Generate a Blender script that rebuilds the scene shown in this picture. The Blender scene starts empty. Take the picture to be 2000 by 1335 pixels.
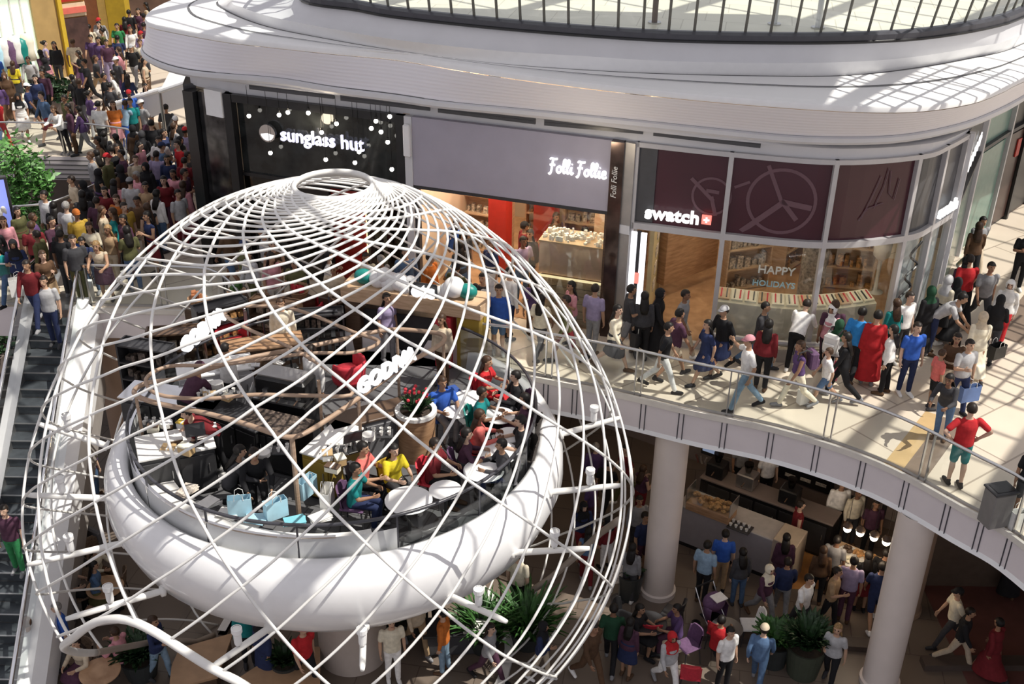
import bpy, bmesh, math, random
from mathutils import Vector, Matrix
from mathutils.geometry import tessellate_polygon
random.seed(7)
PI = math.pi
S = bpy.context.scene
COL = S.collection
rad = math.radians

# ------------------------------------------------------------------ camera
FPX = 2187.0
PITCH, ROLL = rad(28.5), rad(1.0)
EYE = Vector((0, 0, 12.0))
fw = Vector((0, math.cos(PITCH), -math.sin(PITCH)))
_r0 = Vector((1, 0, 0)); _u0 = _r0.cross(fw)
RT = _r0 * math.cos(ROLL) + _u0 * math.sin(ROLL)
UP = -_r0 * math.sin(ROLL) + _u0 * math.cos(ROLL)
cam_d = bpy.data.cameras.new('camera'); cam = bpy.data.objects.new('camera', cam_d); COL.objects.link(cam)
cam_d.sensor_width = 36; cam_d.lens = FPX * 36 / 2000; cam_d.clip_end = 300
m3 = Matrix((RT, UP, -fw)).transposed()
cam.matrix_world = Matrix.Translation(EYE) @ m3.to_4x4()
S.camera = cam

def ray(px, py): return fw + RT * ((px - 1000) / FPX) + UP * ((667.5 - py) / FPX)
def at(px, py, z=0.0):
    d = ray(px, py); return EYE + d * ((z - EYE.z) / d.z)
def atY(px, py, Y):
    d = ray(px, py); return EYE + d * (Y / d.y)

# ------------------------------------------------------------------ materials
MATS = {}
def _nodes(name):
    m = bpy.data.materials.new(name); m.use_nodes = True
    nt = m.node_tree; b = nt.nodes['Principled BSDF']
    return m, nt, b
def mat(name, col, rough=.5, metal=0., emis=0., ecol=None, var=.08, scale=6., bump=0., spec=.5, coat=0.):
    """a procedural surface: base colour broken up by two octaves of noise"""
    if name in MATS: return MATS[name]
    m, nt, b = _nodes(name)
    n = nt.nodes.new('ShaderNodeTexNoise'); n.inputs['Scale'].default_value = scale; n.inputs['Detail'].default_value = 3
    tc = nt.nodes.new('ShaderNodeTexCoord'); nt.links.new(tc.outputs['Object'], n.inputs['Vector'])
    cr = nt.nodes.new('ShaderNodeValToRGB')
    lo = [max(0, c * (1 - var)) for c in col]; hi = [min(1, c * (1 + var)) for c in col]
    cr.color_ramp.elements[0].color = (*lo, 1); cr.color_ramp.elements[1].color = (*hi, 1)
    cr.color_ramp.elements[0].position = .3; cr.color_ramp.elements[1].position = .7
    nt.links.new(n.outputs['Fac'], cr.inputs['Fac']); nt.links.new(cr.outputs['Color'], b.inputs['Base Color'])
    b.inputs['Roughness'].default_value = rough; b.inputs['Metallic'].default_value = metal
    b.inputs['Specular IOR Level'].default_value = spec
    if coat: b.inputs['Coat Weight'].default_value = coat
    if emis:
        b.inputs['Emission Color'].default_value = (*(ecol or col), 1); b.inputs['Emission Strength'].default_value = emis
    if bump:
        bp = nt.nodes.new('ShaderNodeBump'); bp.inputs['Strength'].default_value = bump; bp.inputs['Distance'].default_value = .02
        nt.links.new(n.outputs['Fac'], bp.inputs['Height']); nt.links.new(bp.outputs['Normal'], b.inputs['Normal'])
    MATS[name] = m; return m
def obj_col_mat(name, rough, var=.12, scale=14., spec=.3):
    """takes its colour from the object, with woven variation"""
    m, nt, b = _nodes(name)
    oi = nt.nodes.new('ShaderNodeObjectInfo'); n = nt.nodes.new('ShaderNodeTexNoise'); n.inputs['Scale'].default_value = scale
    tc = nt.nodes.new('ShaderNodeTexCoord'); nt.links.new(tc.outputs['Object'], n.inputs['Vector'])
    mr = nt.nodes.new('ShaderNodeMapRange'); mr.inputs[1].default_value = .3; mr.inputs[2].default_value = .7
    mr.inputs[3].default_value = 1 - var; mr.inputs[4].default_value = 1 + var
    nt.links.new(n.outputs['Fac'], mr.inputs[0])
    mx = nt.nodes.new('ShaderNodeMix'); mx.data_type = 'RGBA'; mx.blend_type = 'MULTIPLY'; mx.inputs[0].default_value = 1
    nt.links.new(oi.outputs['Color'], mx.inputs[6]); nt.links.new(mr.outputs[0], mx.inputs[7])
    nt.links.new(mx.outputs[2], b.inputs['Base Color'])
    b.inputs['Roughness'].default_value = rough; b.inputs['Specular IOR Level'].default_value = spec
    return m
def glass_mat(name, tint=(.9, .95, .95), refl=.10, dark=0.):
    m, nt, b = _nodes(name); nt.nodes.remove(b)
    out = nt.nodes['Material Output']
    t = nt.nodes.new('ShaderNodeBsdfTransparent'); t.inputs[0].default_value = (*tint, 1)
    g = nt.nodes.new('ShaderNodeBsdfGlossy'); g.inputs['Roughness'].default_value = .04
    lw = nt.nodes.new('ShaderNodeLayerWeight'); lw.inputs[0].default_value = .25
    ad = nt.nodes.new('ShaderNodeMath'); ad.operation = 'MULTIPLY_ADD'; ad.inputs[1].default_value = .5; ad.inputs[2].default_value = refl
    mx = nt.nodes.new('ShaderNodeMixShader')
    nt.links.new(lw.outputs['Fresnel'], ad.inputs[0]); nt.links.new(ad.outputs[0], mx.inputs[0])
    nt.links.new(t.outputs[0], mx.inputs[1]); nt.links.new(g.outputs[0], mx.inputs[2]); nt.links.new(mx.outputs[0], out.inputs[0])
    MATS[name] = m; return m
def tile_mat(name, c1, c2, mortar, sx, sy, rot, rough=.35, msize=.012, loc=(0, 0)):
    m, nt, b = _nodes(name)
    tc = nt.nodes.new('ShaderNodeTexCoord'); mp = nt.nodes.new('ShaderNodeMapping')
    mp.inputs['Rotation'].default_value = (0, 0, rot); mp.inputs['Location'].default_value = (*loc, 0)
    nt.links.new(tc.outputs['Object'], mp.inputs[0])
    br = nt.nodes.new('ShaderNodeTexBrick'); br.inputs['Scale'].default_value = 1; br.offset = .5
    br.inputs['Brick Width'].default_value = sx; br.inputs['Row Height'].default_value = sy; br.inputs['Mortar Size'].default_value = msize
    br.inputs['Color1'].default_value = (*c1, 1); br.inputs['Color2'].default_value = (*c2, 1); br.inputs['Mortar'].default_value = (*mortar, 1)
    nt.links.new(mp.outputs[0], br.inputs['Vector'])
    n = nt.nodes.new('ShaderNodeTexNoise'); n.inputs['Scale'].default_value = 1.3; n.inputs['Detail'].default_value = 4
    nt.links.new(tc.outputs['Object'], n.inputs['Vector'])
    mr = nt.nodes.new('ShaderNodeMapRange'); mr.inputs[3].default_value = .9; mr.inputs[4].default_value = 1.1
    nt.links.new(n.outputs['Fac'], mr.inputs[0])
    mx = nt.nodes.new('ShaderNodeMix'); mx.data_type = 'RGBA'; mx.blend_type = 'MULTIPLY'; mx.inputs[0].default_value = 1
    nt.links.new(br.outputs['Color'], mx.inputs[6]); nt.links.new(mr.outputs[0], mx.inputs[7])
    nt.links.new(mx.outputs[2], b.inputs['Base Color']); b.inputs['Roughness'].default_value = rough
    MATS[name] = m; return m
def wood_mat(name, c1, c2, scale=3., rough=.45, rot=(0, 0, 0)):
    m, nt, b = _nodes(name)
    tc = nt.nodes.new('ShaderNodeTexCoord'); mp = nt.nodes.new('ShaderNodeMapping'); mp.inputs['Rotation'].default_value = rot
    mp.inputs['Scale'].default_value = (1, 1, 6)
    nt.links.new(tc.outputs['Object'], mp.inputs[0])
    n = nt.nodes.new('ShaderNodeTexNoise'); n.inputs['Scale'].default_value = scale; n.inputs['Detail'].default_value = 5; n.inputs['Distortion'].default_value = .4
    nt.links.new(mp.outputs[0], n.inputs['Vector'])
    cr = nt.nodes.new('ShaderNodeValToRGB'); cr.color_ramp.elements[0].color = (*c1, 1); cr.color_ramp.elements[1].color = (*c2, 1)
    cr.color_ramp.elements[0].position = .3; cr.color_ramp.elements[1].position = .7
    nt.links.new(n.outputs['Fac'], cr.inputs['Fac']); nt.links.new(cr.outputs['Color'], b.inputs['Base Color'])
    b.inputs['Roughness'].default_value = rough
    MATS[name] = m; return m
def ribbed_mat(name, col, freq, depth=.6, rough=.5):
    """painted cladding with fine horizontal ribs"""
    m, nt, b = _nodes(name)
    tc = nt.nodes.new('ShaderNodeTexCoord'); sp = nt.nodes.new('ShaderNodeSeparateXYZ'); nt.links.new(tc.outputs['Object'], sp.inputs[0])
    mu = nt.nodes.new('ShaderNodeMath'); mu.operation = 'MULTIPLY'; mu.inputs[1].default_value = freq; nt.links.new(sp.outputs['Z'], mu.inputs[0])
    sn = nt.nodes.new('ShaderNodeMath'); sn.operation = 'SINE'; nt.links.new(mu.outputs[0], sn.inputs[0])
    bp = nt.nodes.new('ShaderNodeBump'); bp.inputs['Strength'].default_value = depth; bp.inputs['Distance'].default_value = .02
    nt.links.new(sn.outputs[0], bp.inputs['Height']); nt.links.new(bp.outputs['Normal'], b.inputs['Normal'])
    b.inputs['Base Color'].default_value = (*col, 1); b.inputs['Roughness'].default_value = rough
    MATS[name] = m; return m

white = mat('white_paint', (.80, .80, .80), .4, var=.02)
bowlw = mat('white_gloss', (.82, .82, .83), .18, var=.015, coat=.3)
ribw = mat('white_steel', (.78, .77, .74), .35, var=.03)
ledge = ribbed_mat('white_ribbed_ledge', (.80, .80, .80), 160, .1)
fascia_m = ribbed_mat('white_ribbed_fascia', (.82, .81, .86), 75, .12)
greyw = mat('grey_cladding', (.62, .62, .64), .45, var=.03, scale=2)
fasciag = mat('fascia_grey', (.74, .68, .69), .4, var=.03, scale=2)
darkrail = mat('dark_rail', (.05, .05, .06), .35, var=.1)
black = mat('black_satin', (.012, .012, .013), .3, var=.2)
charcoal = mat('charcoal', (.035, .035, .038), .4, var=.15)
slate = mat('slate_sign', (.38, .36, .43), .5, var=.04, scale=2)
steel = mat('steel', (.55, .55, .55), .28, metal=.9, var=.04)
chrome = mat('polished_steel', (.75, .75, .76), .15, metal=1, var=.02)
burg = mat('burgundy_panel', (.055, .012, .020), .25, var=.1, scale=1)
burgl = mat('faded_print', (.13, .065, .08), .4, var=.06)
dgrey = mat('dark_grey_panel', (.06, .06, .065), .3, var=.08)
red = mat('red_lacquer', (.42, .03, .02), .4, var=.08)
redfab = mat('red_fabric', (.55, .03, .05), .7, var=.12, scale=20)
beige = mat('beige_wall', (.55, .44, .33), .7, var=.06, scale=2)
cream = mat('cream_wall', (.80, .76, .62), .7, var=.05, scale=2)
taupe = mat('taupe_wall', (.20, .16, .145), .7, var=.08, scale=2)
brownw = mat('brown_wall', (.26, .14, .08), .6, var=.08, scale=2)
yellow = mat('yellow_lacquer', (.62, .42, .04), .4, var=.06)
mustard = mat('mustard_panel', (.33, .22, .03), .5, var=.1, scale=3)
terracotta = mat('terracotta_panel', (.36, .14, .06), .55, var=.08)
colm = mat('column_plaster', (.72, .64, .59), .55, var=.04, scale=2)
colb = mat('column_brown', (.34, .23, .16), .6, var=.06, scale=2)
teal = mat('teal_plastic', (.01, .22, .19), .4, var=.1)
blueb = mat('light_blue_card', (.42, .66, .78), .5, var=.08)
purp = mat('purple_fabric', (.12, .06, .13), .8, var=.15, scale=20)
bluefab = mat('blue_fabric', (.03, .08, .30), .8, var=.15, scale=20)
wood = wood_mat('warm_wood', (.30, .165, .085), (.50, .31, .18))
woodl = wood_mat('pale_wood', (.48, .32, .19), (.66, .48, .32))
woodd = wood_mat('dark_wood', (.07, .04, .025), (.13, .08, .05))
tubew = wood_mat('bent_wood', (.33, .22, .15), (.46, .33, .24))
tan = mat('tan_stone', (.52, .36, .18), .4, var=.08, scale=3)
darkstone = mat('dark_stone', (.20, .15, .115), .4, var=.1, scale=3)
leafm = mat('leaf_green', (.045, .13, .03), .5, var=.5, scale=9)
leafd = mat('leaf_dark', (.02, .055, .018), .5, var=.5, scale=9)
soil = mat('soil', (.05, .035, .025), .9, var=.3, scale=20)
lampw = mat('lamp_globe', (1, .93, .78), .3, emis=9, ecol=(1, .9, .7), var=.01)
bulb = mat('bulb_glow', (1, .97, .9), .3, emis=6, ecol=(1, .96, .88), var=.01)
litw = mat('lit_letters', (1, 1, 1), .4, emis=.9, ecol=(1, 1, 1), var=.01)
litv = mat('lit_letters_violet', (.8, .8, 1), .4, emis=.8, ecol=(.78, .78, 1), var=.01)
litr = mat('lit_red', (1, .1, .08), .4, emis=1.2, ecol=(1, .25, .2), var=.01)
litblue = mat('lit_blue_screen', (.25, .3, .75), .4, emis=.7, ecol=(.22, .28, .75), var=.2, scale=2)
stripw = mat('lit_strip', (1, 1, 1), .4, emis=1.3, ecol=(.92, .94, 1), var=.01)
stripy = mat('lit_yellow_edge', (1, .8, .45), .4, emis=1.2, ecol=(1, .8, .45), var=.01)
whitec = mat('white_card', (.78, .77, .74), .6, var=.05, scale=12)
paperp = mat('printed_card', (.62, .55, .48), .6, var=.45, scale=22)
goods = mat('mixed_goods', (.45, .38, .30), .5, var=.8, scale=18)
goodsd = mat('dark_goods', (.10, .075, .06), .5, var=.9, scale=18)
pastry = mat('pastry', (.45, .24, .09), .6, var=.6, scale=16)
skyglass = glass_mat('balustrade_glass', (.90, .95, .94), .05)
shopglass = glass_mat('shop_glass', (.86, .9, .9), .07)
darkglass = glass_mat('smoked_glass', (.16, .16, .17), .05)
cloth = obj_col_mat('cloth', .85)
skinm = obj_col_mat('skin', .55, var=.05)
hairm = obj_col_mat('hair', .5, var=.35, scale=30)
eyem = mat('eye_dark', (.02, .015, .012), .2)
lipm = mat('lip', (.30, .10, .09), .5)
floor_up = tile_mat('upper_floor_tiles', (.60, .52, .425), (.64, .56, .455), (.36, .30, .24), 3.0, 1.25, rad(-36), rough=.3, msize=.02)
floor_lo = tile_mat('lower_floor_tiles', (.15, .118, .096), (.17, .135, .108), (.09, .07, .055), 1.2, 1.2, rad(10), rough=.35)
floor_kiosk = tile_mat('kiosk_floor', (.11, .11, .115), (.13, .13, .135), (.06, .06, .06), .6, .6, .3, rough=.4)
floor_top = tile_mat('top_floor_tiles', (.72, .69, .57), (.76, .73, .61), (.55, .52, .42), .9, .9, .2, rough=.35)

# ------------------------------------------------------------------ mesh building
class MB:
    def __init__(s): s.v = []; s.f = []; s.mi = []
    def add(s, vs, fs, m=0):
        o = len(s.v); s.v += [tuple(v) for v in vs]; s.f += [tuple(i + o for i in f) for f in fs]; s.mi += [m] * len(fs); return s
    def box(s, c, d, rz=0., m=0, rx=0., bev=0.):
        x, y, z = d[0] / 2, d[1] / 2, d[2] / 2
        M = Matrix.Translation(c) @ Matrix.Rotation(rz, 4, 'Z') @ Matrix.Rotation(rx, 4, 'X')
        if bev:
            b = min(bev, x * .9, y * .9, z * .9); vs = []
            for (zz, i) in ((-z, b), (-z + b, 0), (z - b, 0), (z, b)):
                X, Y = x - i, y - i
                c2 = b * .6 if i == 0 else b * .3
                vs += [(X - c2, -Y, zz), (X, -Y + c2, zz), (X, Y - c2, zz), (X - c2, Y, zz), (-X + c2, Y, zz), (-X, Y - c2, zz), (-X, -Y + c2, zz), (-X + c2, -Y, zz)]
            fs = [tuple(range(7, -1, -1)), tuple(range(24, 32))]
            for k in range(3):
                for i in range(8): j = (i + 1) % 8; fs.append((k * 8 + i, k * 8 + j, k * 8 + 8 + j, k * 8 + 8 + i))
            return s.add([M @ Vector(v) for v in vs], fs, m)
        vs = [M @ Vector(v) for v in ((-x, -y, -z), (x, -y, -z), (x, y, -z), (-x, y, -z), (-x, -y, z), (x, -y, z), (x, y, z), (-x, y, z))]
        return s.add(vs, [(3, 2, 1, 0), (4, 5, 6, 7), (0, 1, 5, 4), (1, 2, 6, 5), (2, 3, 7, 6), (3, 0, 4, 7)], m)
    def tube(s, pts, r, n=8, closed=False, m=0, flat=1.):
        P = [Vector(p) for p in pts]; N = len(P)
        if N < 2: return s
        rs = r if isinstance(r, (list, tuple)) else [r] * N
        T = []
        for i in range(N):
            a = P[(i - 1) % N] if (closed or i > 0) else P[i]; b = P[(i + 1) % N] if (closed or i < N - 1) else P[i]
            t = (b - a); T.append(t.normalized() if t.length > 1e-9 else Vector((0, 0, 1)))
        ref = Vector((0, 0, 1)) if abs(T[0].z) < .9 else Vector((1, 0, 0))
        nn = (ref - T[0] * ref.dot(T[0])).normalized(); vs = []
        for i in range(N):
            if i: nn = (nn - T[i] * nn.dot(T[i])); nn = nn.normalized() if nn.length > 1e-6 else ref
            b = T[i].cross(nn)
            for k in range(n):
                a = 2 * PI * k / n; vs.append(P[i] + nn * (math.cos(a) * rs[i] * flat) + b * (math.sin(a) * rs[i]))
        fs = []
        for i in range(N if closed else N - 1):
            j = (i + 1) % N
            for k in range(n): l = (k + 1) % n; fs.append((i * n + k, i * n + l, j * n + l, j * n + k))
        if not closed: fs += [tuple(range(n - 1, -1, -1)), tuple((N - 1) * n + k for k in range(n))]
        return s.add(vs, fs, m)
    def lathe(s, prof, c=(0, 0, 0), n=32, m=0, a0=0., a1=2 * PI, capb=False, capt=False):
        full = abs(a1 - a0 - 2 * PI) < 1e-6; k = n if full else n + 1; vs = []; fs = []
        for (r, z) in prof:
            for i in range(k):
                a = a0 + (a1 - a0) * i / n; vs.append((c[0] + r * math.cos(a), c[1] + r * math.sin(a), c[2] + z))
        for j in range(len(prof) - 1):
            for i in range(n): l = (i + 1) % k; fs.append((j * k + i, j * k + l, (j + 1) * k + l, (j + 1) * k + i))
        if capb: fs.append(tuple(range(k - 1, -1, -1)))
        if capt: fs.append(tuple((len(prof) - 1) * k + i for i in range(k)))
        return s.add(vs, fs, m)
    def cyl(s, c, r, h, n=20, m=0, r2=None):
        return s.lathe([(r, 0), (r if r2 is None else r2, h)], c, n, m, capb=True, capt=True)
    def ball(s, c, r, nu=12, nv=8, m=0, sc=(1, 1, 1), z0=-1., z1=1.):
        vs = []; fs = []
        for j in range(nv + 1):
            ph = -PI / 2 + PI * j / nv
            for i in range(nu): a = 2 * PI * i / nu; vs.append((c[0] + r * sc[0] * math.cos(ph) * math.cos(a), c[1] + r * sc[1] * math.cos(ph) * math.sin(a), c[2] + r * sc[2] * math.sin(ph)))
        for j in range(nv):
            for i in range(nu): l = (i + 1) % nu; fs.append((j * nu + i, j * nu + l, (j + 1) * nu + l, (j + 1) * nu + i))
        return s.add(vs, fs, m)
    def ribbon(s, rows, m=0, closed=False):
        n = len(rows[0]); vs = [p for r in rows for p in r]; fs = []
        for j in range(len(rows) - 1):
            for i in range(n if closed else n - 1): l = (i + 1) % n; fs.append((j * n + i, j * n + l, (j + 1) * n + l, (j + 1) * n + i))
        return s.add(vs, fs, m)
    def prism(s, loops, z0, z1, mt=0, ms=0, mb=0):
        """loops: outline then holes, 2D"""
        L = [[Vector((p[0], p[1], 0)) for p in l] for l in loops]; flat = [p for l in L for p in l]
        tr = tessellate_polygon(L); n = len(flat)
        def up(t):
            a, b, c = (flat[i] for i in t); return (b - a).cross(c - a).z > 0
        tr = [tuple(t) if up(t) else tuple(reversed(t)) for t in tr]
        s.add([(p.x, p.y, z1) for p in flat], tr, mt); s.add([(p.x, p.y, z0) for p in flat], [tuple(reversed(t)) for t in tr], mb)
        for l in L:
            k = len(l); vs = [(p.x, p.y, z0) for p in l] + [(p.x, p.y, z1) for p in l]
            s.add(vs, [(i, (i + 1) % k, k + (i + 1) % k, k + i) for i in range(k)], ms)
        return s
    def build(s, name, mats, parent=None, smooth=False, kind=None):
        me = bpy.data.meshes.new(name); me.from_pydata(s.v, [], s.f)
        mats = mats if isinstance(mats, (list, tuple)) else [mats]
        for m in mats: me.materials.append(m)
        if len(mats) > 1: me.polygons.foreach_set('material_index', s.mi)
        if smooth: me.polygons.foreach_set('use_smooth', [True] * len(me.polygons))
        me.update()
        o = bpy.data.objects.new(name, me); COL.objects.link(o)
        if parent: o.parent = parent
        if kind: o['kind'] = kind
        return o
def smooth_by_angle(o, ang=35):
    me = o.data; me.polygons.foreach_set('use_smooth', [True] * len(me.polygons))
    me.set_sharp_from_angle(angle=rad(ang)); return o
def tag(o, label, cat, group=None):
    o['label'] = label; o['category'] = cat
    if group: o['group'] = group
    return o
def thing(name, label, cat, loc=(0, 0, 0), rz=0., group=None):
    o = bpy.data.objects.new(name, None); COL.objects.link(o); o.location = loc; o.rotation_euler = (0, 0, rz); o.empty_display_size = .2
    return tag(o, label, cat, group)
def dup(root, loc, rz, label=None, group=None):
    r = root.copy(); COL.objects.link(r); r.location = loc; r.rotation_euler = (0, 0, rz)
    if label: r['label'] = label
    if group: r['group'] = group
    for ch in list(root.children):
        c = ch.copy(); COL.objects.link(c); c.parent = r
        for g in ch.children:
            d = g.copy(); COL.objects.link(d); d.parent = c
    return r
def catmull(P, k=6, closed=False):
    P = [Vector(p) for p in P]; n = len(P); out = []
    for i in range(n if closed else n - 1):
        a, b, c, d = (P[(i - 1) % n] if closed or i else P[0] * 2 - P[1]), P[i], P[(i + 1) % n], (P[(i + 2) % n] if closed or i < n - 2 else P[-1] * 2 - P[-2])
        for j in range(k):
            t = j / k; out.append(.5 * ((2 * b) + (c - a) * t + (2 * a - 5 * b + 4 * c - d) * t * t + (3 * b - a - 3 * c + d) * t ** 3))
    if not closed: out.append(P[-1])
    return out
def resample(P, n):
    P = [Vector(p) for p in P]; L = [0]
    for a, b in zip(P, P[1:]): L.append(L[-1] + (b - a).length)
    out = []; j = 0
    for i in range(n):
        t = L[-1] * i / (n - 1)
        while j < len(P) - 2 and L[j + 1] < t: j += 1
        u = (t - L[j]) / max(1e-9, L[j + 1] - L[j]); out.append(P[j].lerp(P[j + 1], min(1, u)))
    return out
def offset2(P, d):
    """polyline moved sideways by d (to the left of its run) in plan"""
    out = []
    for i in range(len(P)):
        a = P[max(0, i - 1)]; b = P[min(len(P) - 1, i + 1)]; t = Vector((b[0] - a[0], b[1] - a[1])).normalized()
        p = Vector(P[i]); p.x += -t.y * d; p.y += t.x * d; out.append(p)
    return out
def text_mesh(name, s, size, mats, M, parent=None, ext=.02, shear=0., bold=0., space=1., align='LEFT'):
    cu = bpy.data.curves.new('t', 'FONT'); cu.body = s; cu.size = size; cu.extrude = ext; cu.shear = shear; cu.offset = bold; cu.space_character = space; cu.align_x = align; cu.resolution_u = 3
    to = bpy.data.objects.new('t', cu); COL.objects.link(to)
    dg = bpy.context.evaluated_depsgraph_get(); me = bpy.data.meshes.new_from_object(to.evaluated_get(dg))
    bpy.data.objects.remove(to); bpy.data.curves.remove(cu)
    me.transform(M); me.materials.clear(); me.materials.append(mats)
    o = bpy.data.objects.new(name, me); COL.objects.link(o)
    if parent: o.parent = parent
    return o
def frame_on(p, q, z):
    """matrix whose X runs from p to q in plan, Z-up is Y, and normal faces out of the wall"""
    x = Vector((q[0] - p[0], q[1] - p[1], 0)).normalized(); y = Vector((0, 0, 1)); n = x.cross(y)
    M = Matrix((x, y, n)).transposed().to_4x4(); M.translation = Vector((p[0], p[1], z)); return M
# ================================================================== the setting
KC = Vector((-3.25, 17.75, 0)); KR = 3.85            # cafe platform: centre, rim radius
FL = -5.2                                            # lower floor level
edge_pts = [(10.4, -2), (10.35, 4), (10.1, 9), (9.55, 12.8), (8.8, 15.23), (8.1, 16.25), (6.99, 17.59), (5.47, 18.61), (3.75, 19.29), (2.27, 19.94), (.93, 20.42), (-.1, 20.75), (-1.1, 20.95)]
EDGE = [Vector((p[0], p[1], 0)) for p in catmull([(x, y, 0) for x, y in edge_pts], 6)]
edgeL = [(-5.45, 20.95), (-5.9, 22.2), (-6.6, 23.1), (-7.4, 23.35), (-10.05, 23.4), (-10.05, 23.9), (-11.35, 23.9), (-11.35, 23.4), (-45, 23.4)]
outer = [(p.x, p.y) for p in EDGE] + edgeL + [(-45, 75), (45, 75), (45, -2)]
hole = [(-45, 33.7), (-13.5, 33.9), (-12.1, 33.4), (-11.0, 32.4), (-10.8, 31.2), (-11.25, 29.6), (-11.75, 28.2), (-12.25, 27.4), (-13.0, 27.1), (-45, 27.1)]
ceil_m = mat('lower_ceiling', (.36, .31, .28), .7, var=.04, scale=2)
MB().prism([list(reversed(outer)) if False else outer, hole], -.78, 0, 0, 1, 2).build('floor', [floor_up, fasciag, ceil_m], kind='structure')
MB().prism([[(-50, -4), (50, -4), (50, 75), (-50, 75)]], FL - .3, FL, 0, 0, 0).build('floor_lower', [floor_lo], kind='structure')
# projecting lip and recessed joints on the slab edge
lipL = [Vector((x, y, 0)) for x, y in edgeL[2:5]]
for nm, E in (('trim_1', EDGE), ('trim_2', lipL)):
    O = offset2(E, -.06) if nm == 'trim_1' else offset2(E, -.06)
    O = offset2(E, .06) if (offset2(E, .06)[3 if len(E) > 3 else 1] - Vector((KC.x, KC.y, 0))).length < (E[3 if len(E) > 3 else 1] - Vector((KC.x, KC.y, 0))).length else O
    z = lambda L, h: [(p.x, p.y, h) for p in L]
    MB().ribbon([z(E, .03), z(O, .03), z(O, -.09), z(E, -.13)]).build(nm, [mat('pale_stone_lip', (.70, .66, .60), .4, var=.05)], kind='structure')
    rr = [i for i in range(4, len(E) - 2, 3)] if nm == 'trim_1' else []
    for i in rr:
        p = E[i]; q = E[i + 1]; t = (q - p).normalized(); a = math.atan2(t.y, t.x)
        j = MB()
        for s in (-.05, .05): j.box((p.x + t.x * s, p.y + t.y * s, -.45), (.018, .03, .66), a)
        j.build('trim_%d' % (10 + i), [darkrail], kind='structure')
MB().ribbon([[(p.x, p.y, -.72) for p in EDGE], [(p.x, p.y, -.80) for p in offset2(EDGE, .05)], [(p.x, p.y, -.80) for p in offset2(EDGE, -.12)]]).build('trim_3', [white], kind='structure')
# floor inlay: two bands crossing the walkway
a, b = Vector((7.02, 17.5, 0)), Vector((14.2, 27.3, 0)); d = (b - a).normalized(); n_ = Vector((d.y, -d.x, 0))
def band(o0, o1, t0, t1, m, nm, h):
    L = (b - a).length
    P = [a + d * L * t0 + n_ * o0, a + d * L * t1 + n_ * o0, a + d * L * t1 + n_ * o1, a + d * L * t0 + n_ * o1]
    MB().prism([[(p.x, p.y) for p in P]], -.01, h).build(nm, [m], kind='structure')
band(0, .36, 0.0, .20, tan, 'floor_inlay_tan', .004); band(.36, .80, 0.0, .20, darkstone, 'floor_inlay_dark', .004)
band(.1, .85, .55, 1.2, darkstone, 'floor_inlay_dark', .004)

# ---- canopy over the shops
def PX(pts, z): return [at(x, y, z) for x, y in pts]
low = PX([(290, 115), (370, 142), (540, 157), (650, 175), (770, 190), (860, 203), (1040, 220), (1270, 243), (1450, 262), (1570, 272), (1700, 273), (1790, 265), (1880, 245), (1940, 222), (2000, 190)], 5.1)
low = [Vector((-7.6, 31.5, 5.1)), Vector((-8.9, 29.2, 5.1)), Vector((-9.15, 27.6, 5.1))] + low + [Vector((13.5, 27.3, 5.1)), Vector((20, 34.5, 5.1))]
upp = PX([(285, 40), (340, 55), (440, 73), (520, 82), (640, 95), (770, 107), (900, 128), (1050, 150), (1270, 176), (1500, 197), (1680, 208), (1800, 207), (1900, 192), (1960, 170), (2000, 150)], 6.05)
upp = [Vector((-7.0, 31.5, 6.05)), Vector((-8.3, 29.3, 6.05)), Vector((-8.75, 27.6, 6.05))] + upp + [Vector((13.3, 25.6, 6.05)), Vector((20.5, 33.2, 6.05))]
tlo = PX([(430, 0), (445, 20), (520, 50), (640, 75), (770, 97), (960, 122), (1150, 136), (1300, 143), (1500, 147), (1650, 146), (1767, 134), (1891, 113), (1998, 84)], 6.15)
tlo = [Vector((-5.2, 31.5, 6.15)), Vector((-6.6, 29.8, 6.15))] + tlo + [Vector((15, 30, 6.15)), Vector((20, 35.5, 6.15))]
tmi = PX([(455, 0), (475, 15), (530, 33), (640, 55), (770, 77), (960, 98), (1150, 110), (1300, 119), (1500, 123), (1650, 121), (1767, 113), (1891, 94), (1998, 66)], 6.42)
tmi = [Vector((-5.0, 31.5, 6.42)), Vector((-6.2, 29.5, 6.42))] + tmi + [Vector((15, 30.2, 6.42)), Vector((20, 35.7, 6.42))]
rlo = PX([(590, 0), (700, 21), (770, 34), (960, 55), (1150, 71), (1320, 81), (1570, 85), (1750, 80), (1860, 68), (1950, 50), (2000, 32)], 6.8)
rlo = [Vector((-3.5, 31.5, 6.8)), Vector((-4.6, 28.4, 6.8))] + rlo + [Vector((14.5, 28.6, 6.8)), Vector((19.5, 34.5, 6.8))]
NC = 120
low, upp, tlo, tmi, rlo = [resample(catmull(q, 6), NC) for q in (low, upp, tlo, tmi, rlo)]
zz = lambda L, h: [Vector((p.x, p.y, h)) for p in L]
mixp = lambda A, B, t: [x.lerp(y, t) for x, y in zip(A, B)]
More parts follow.
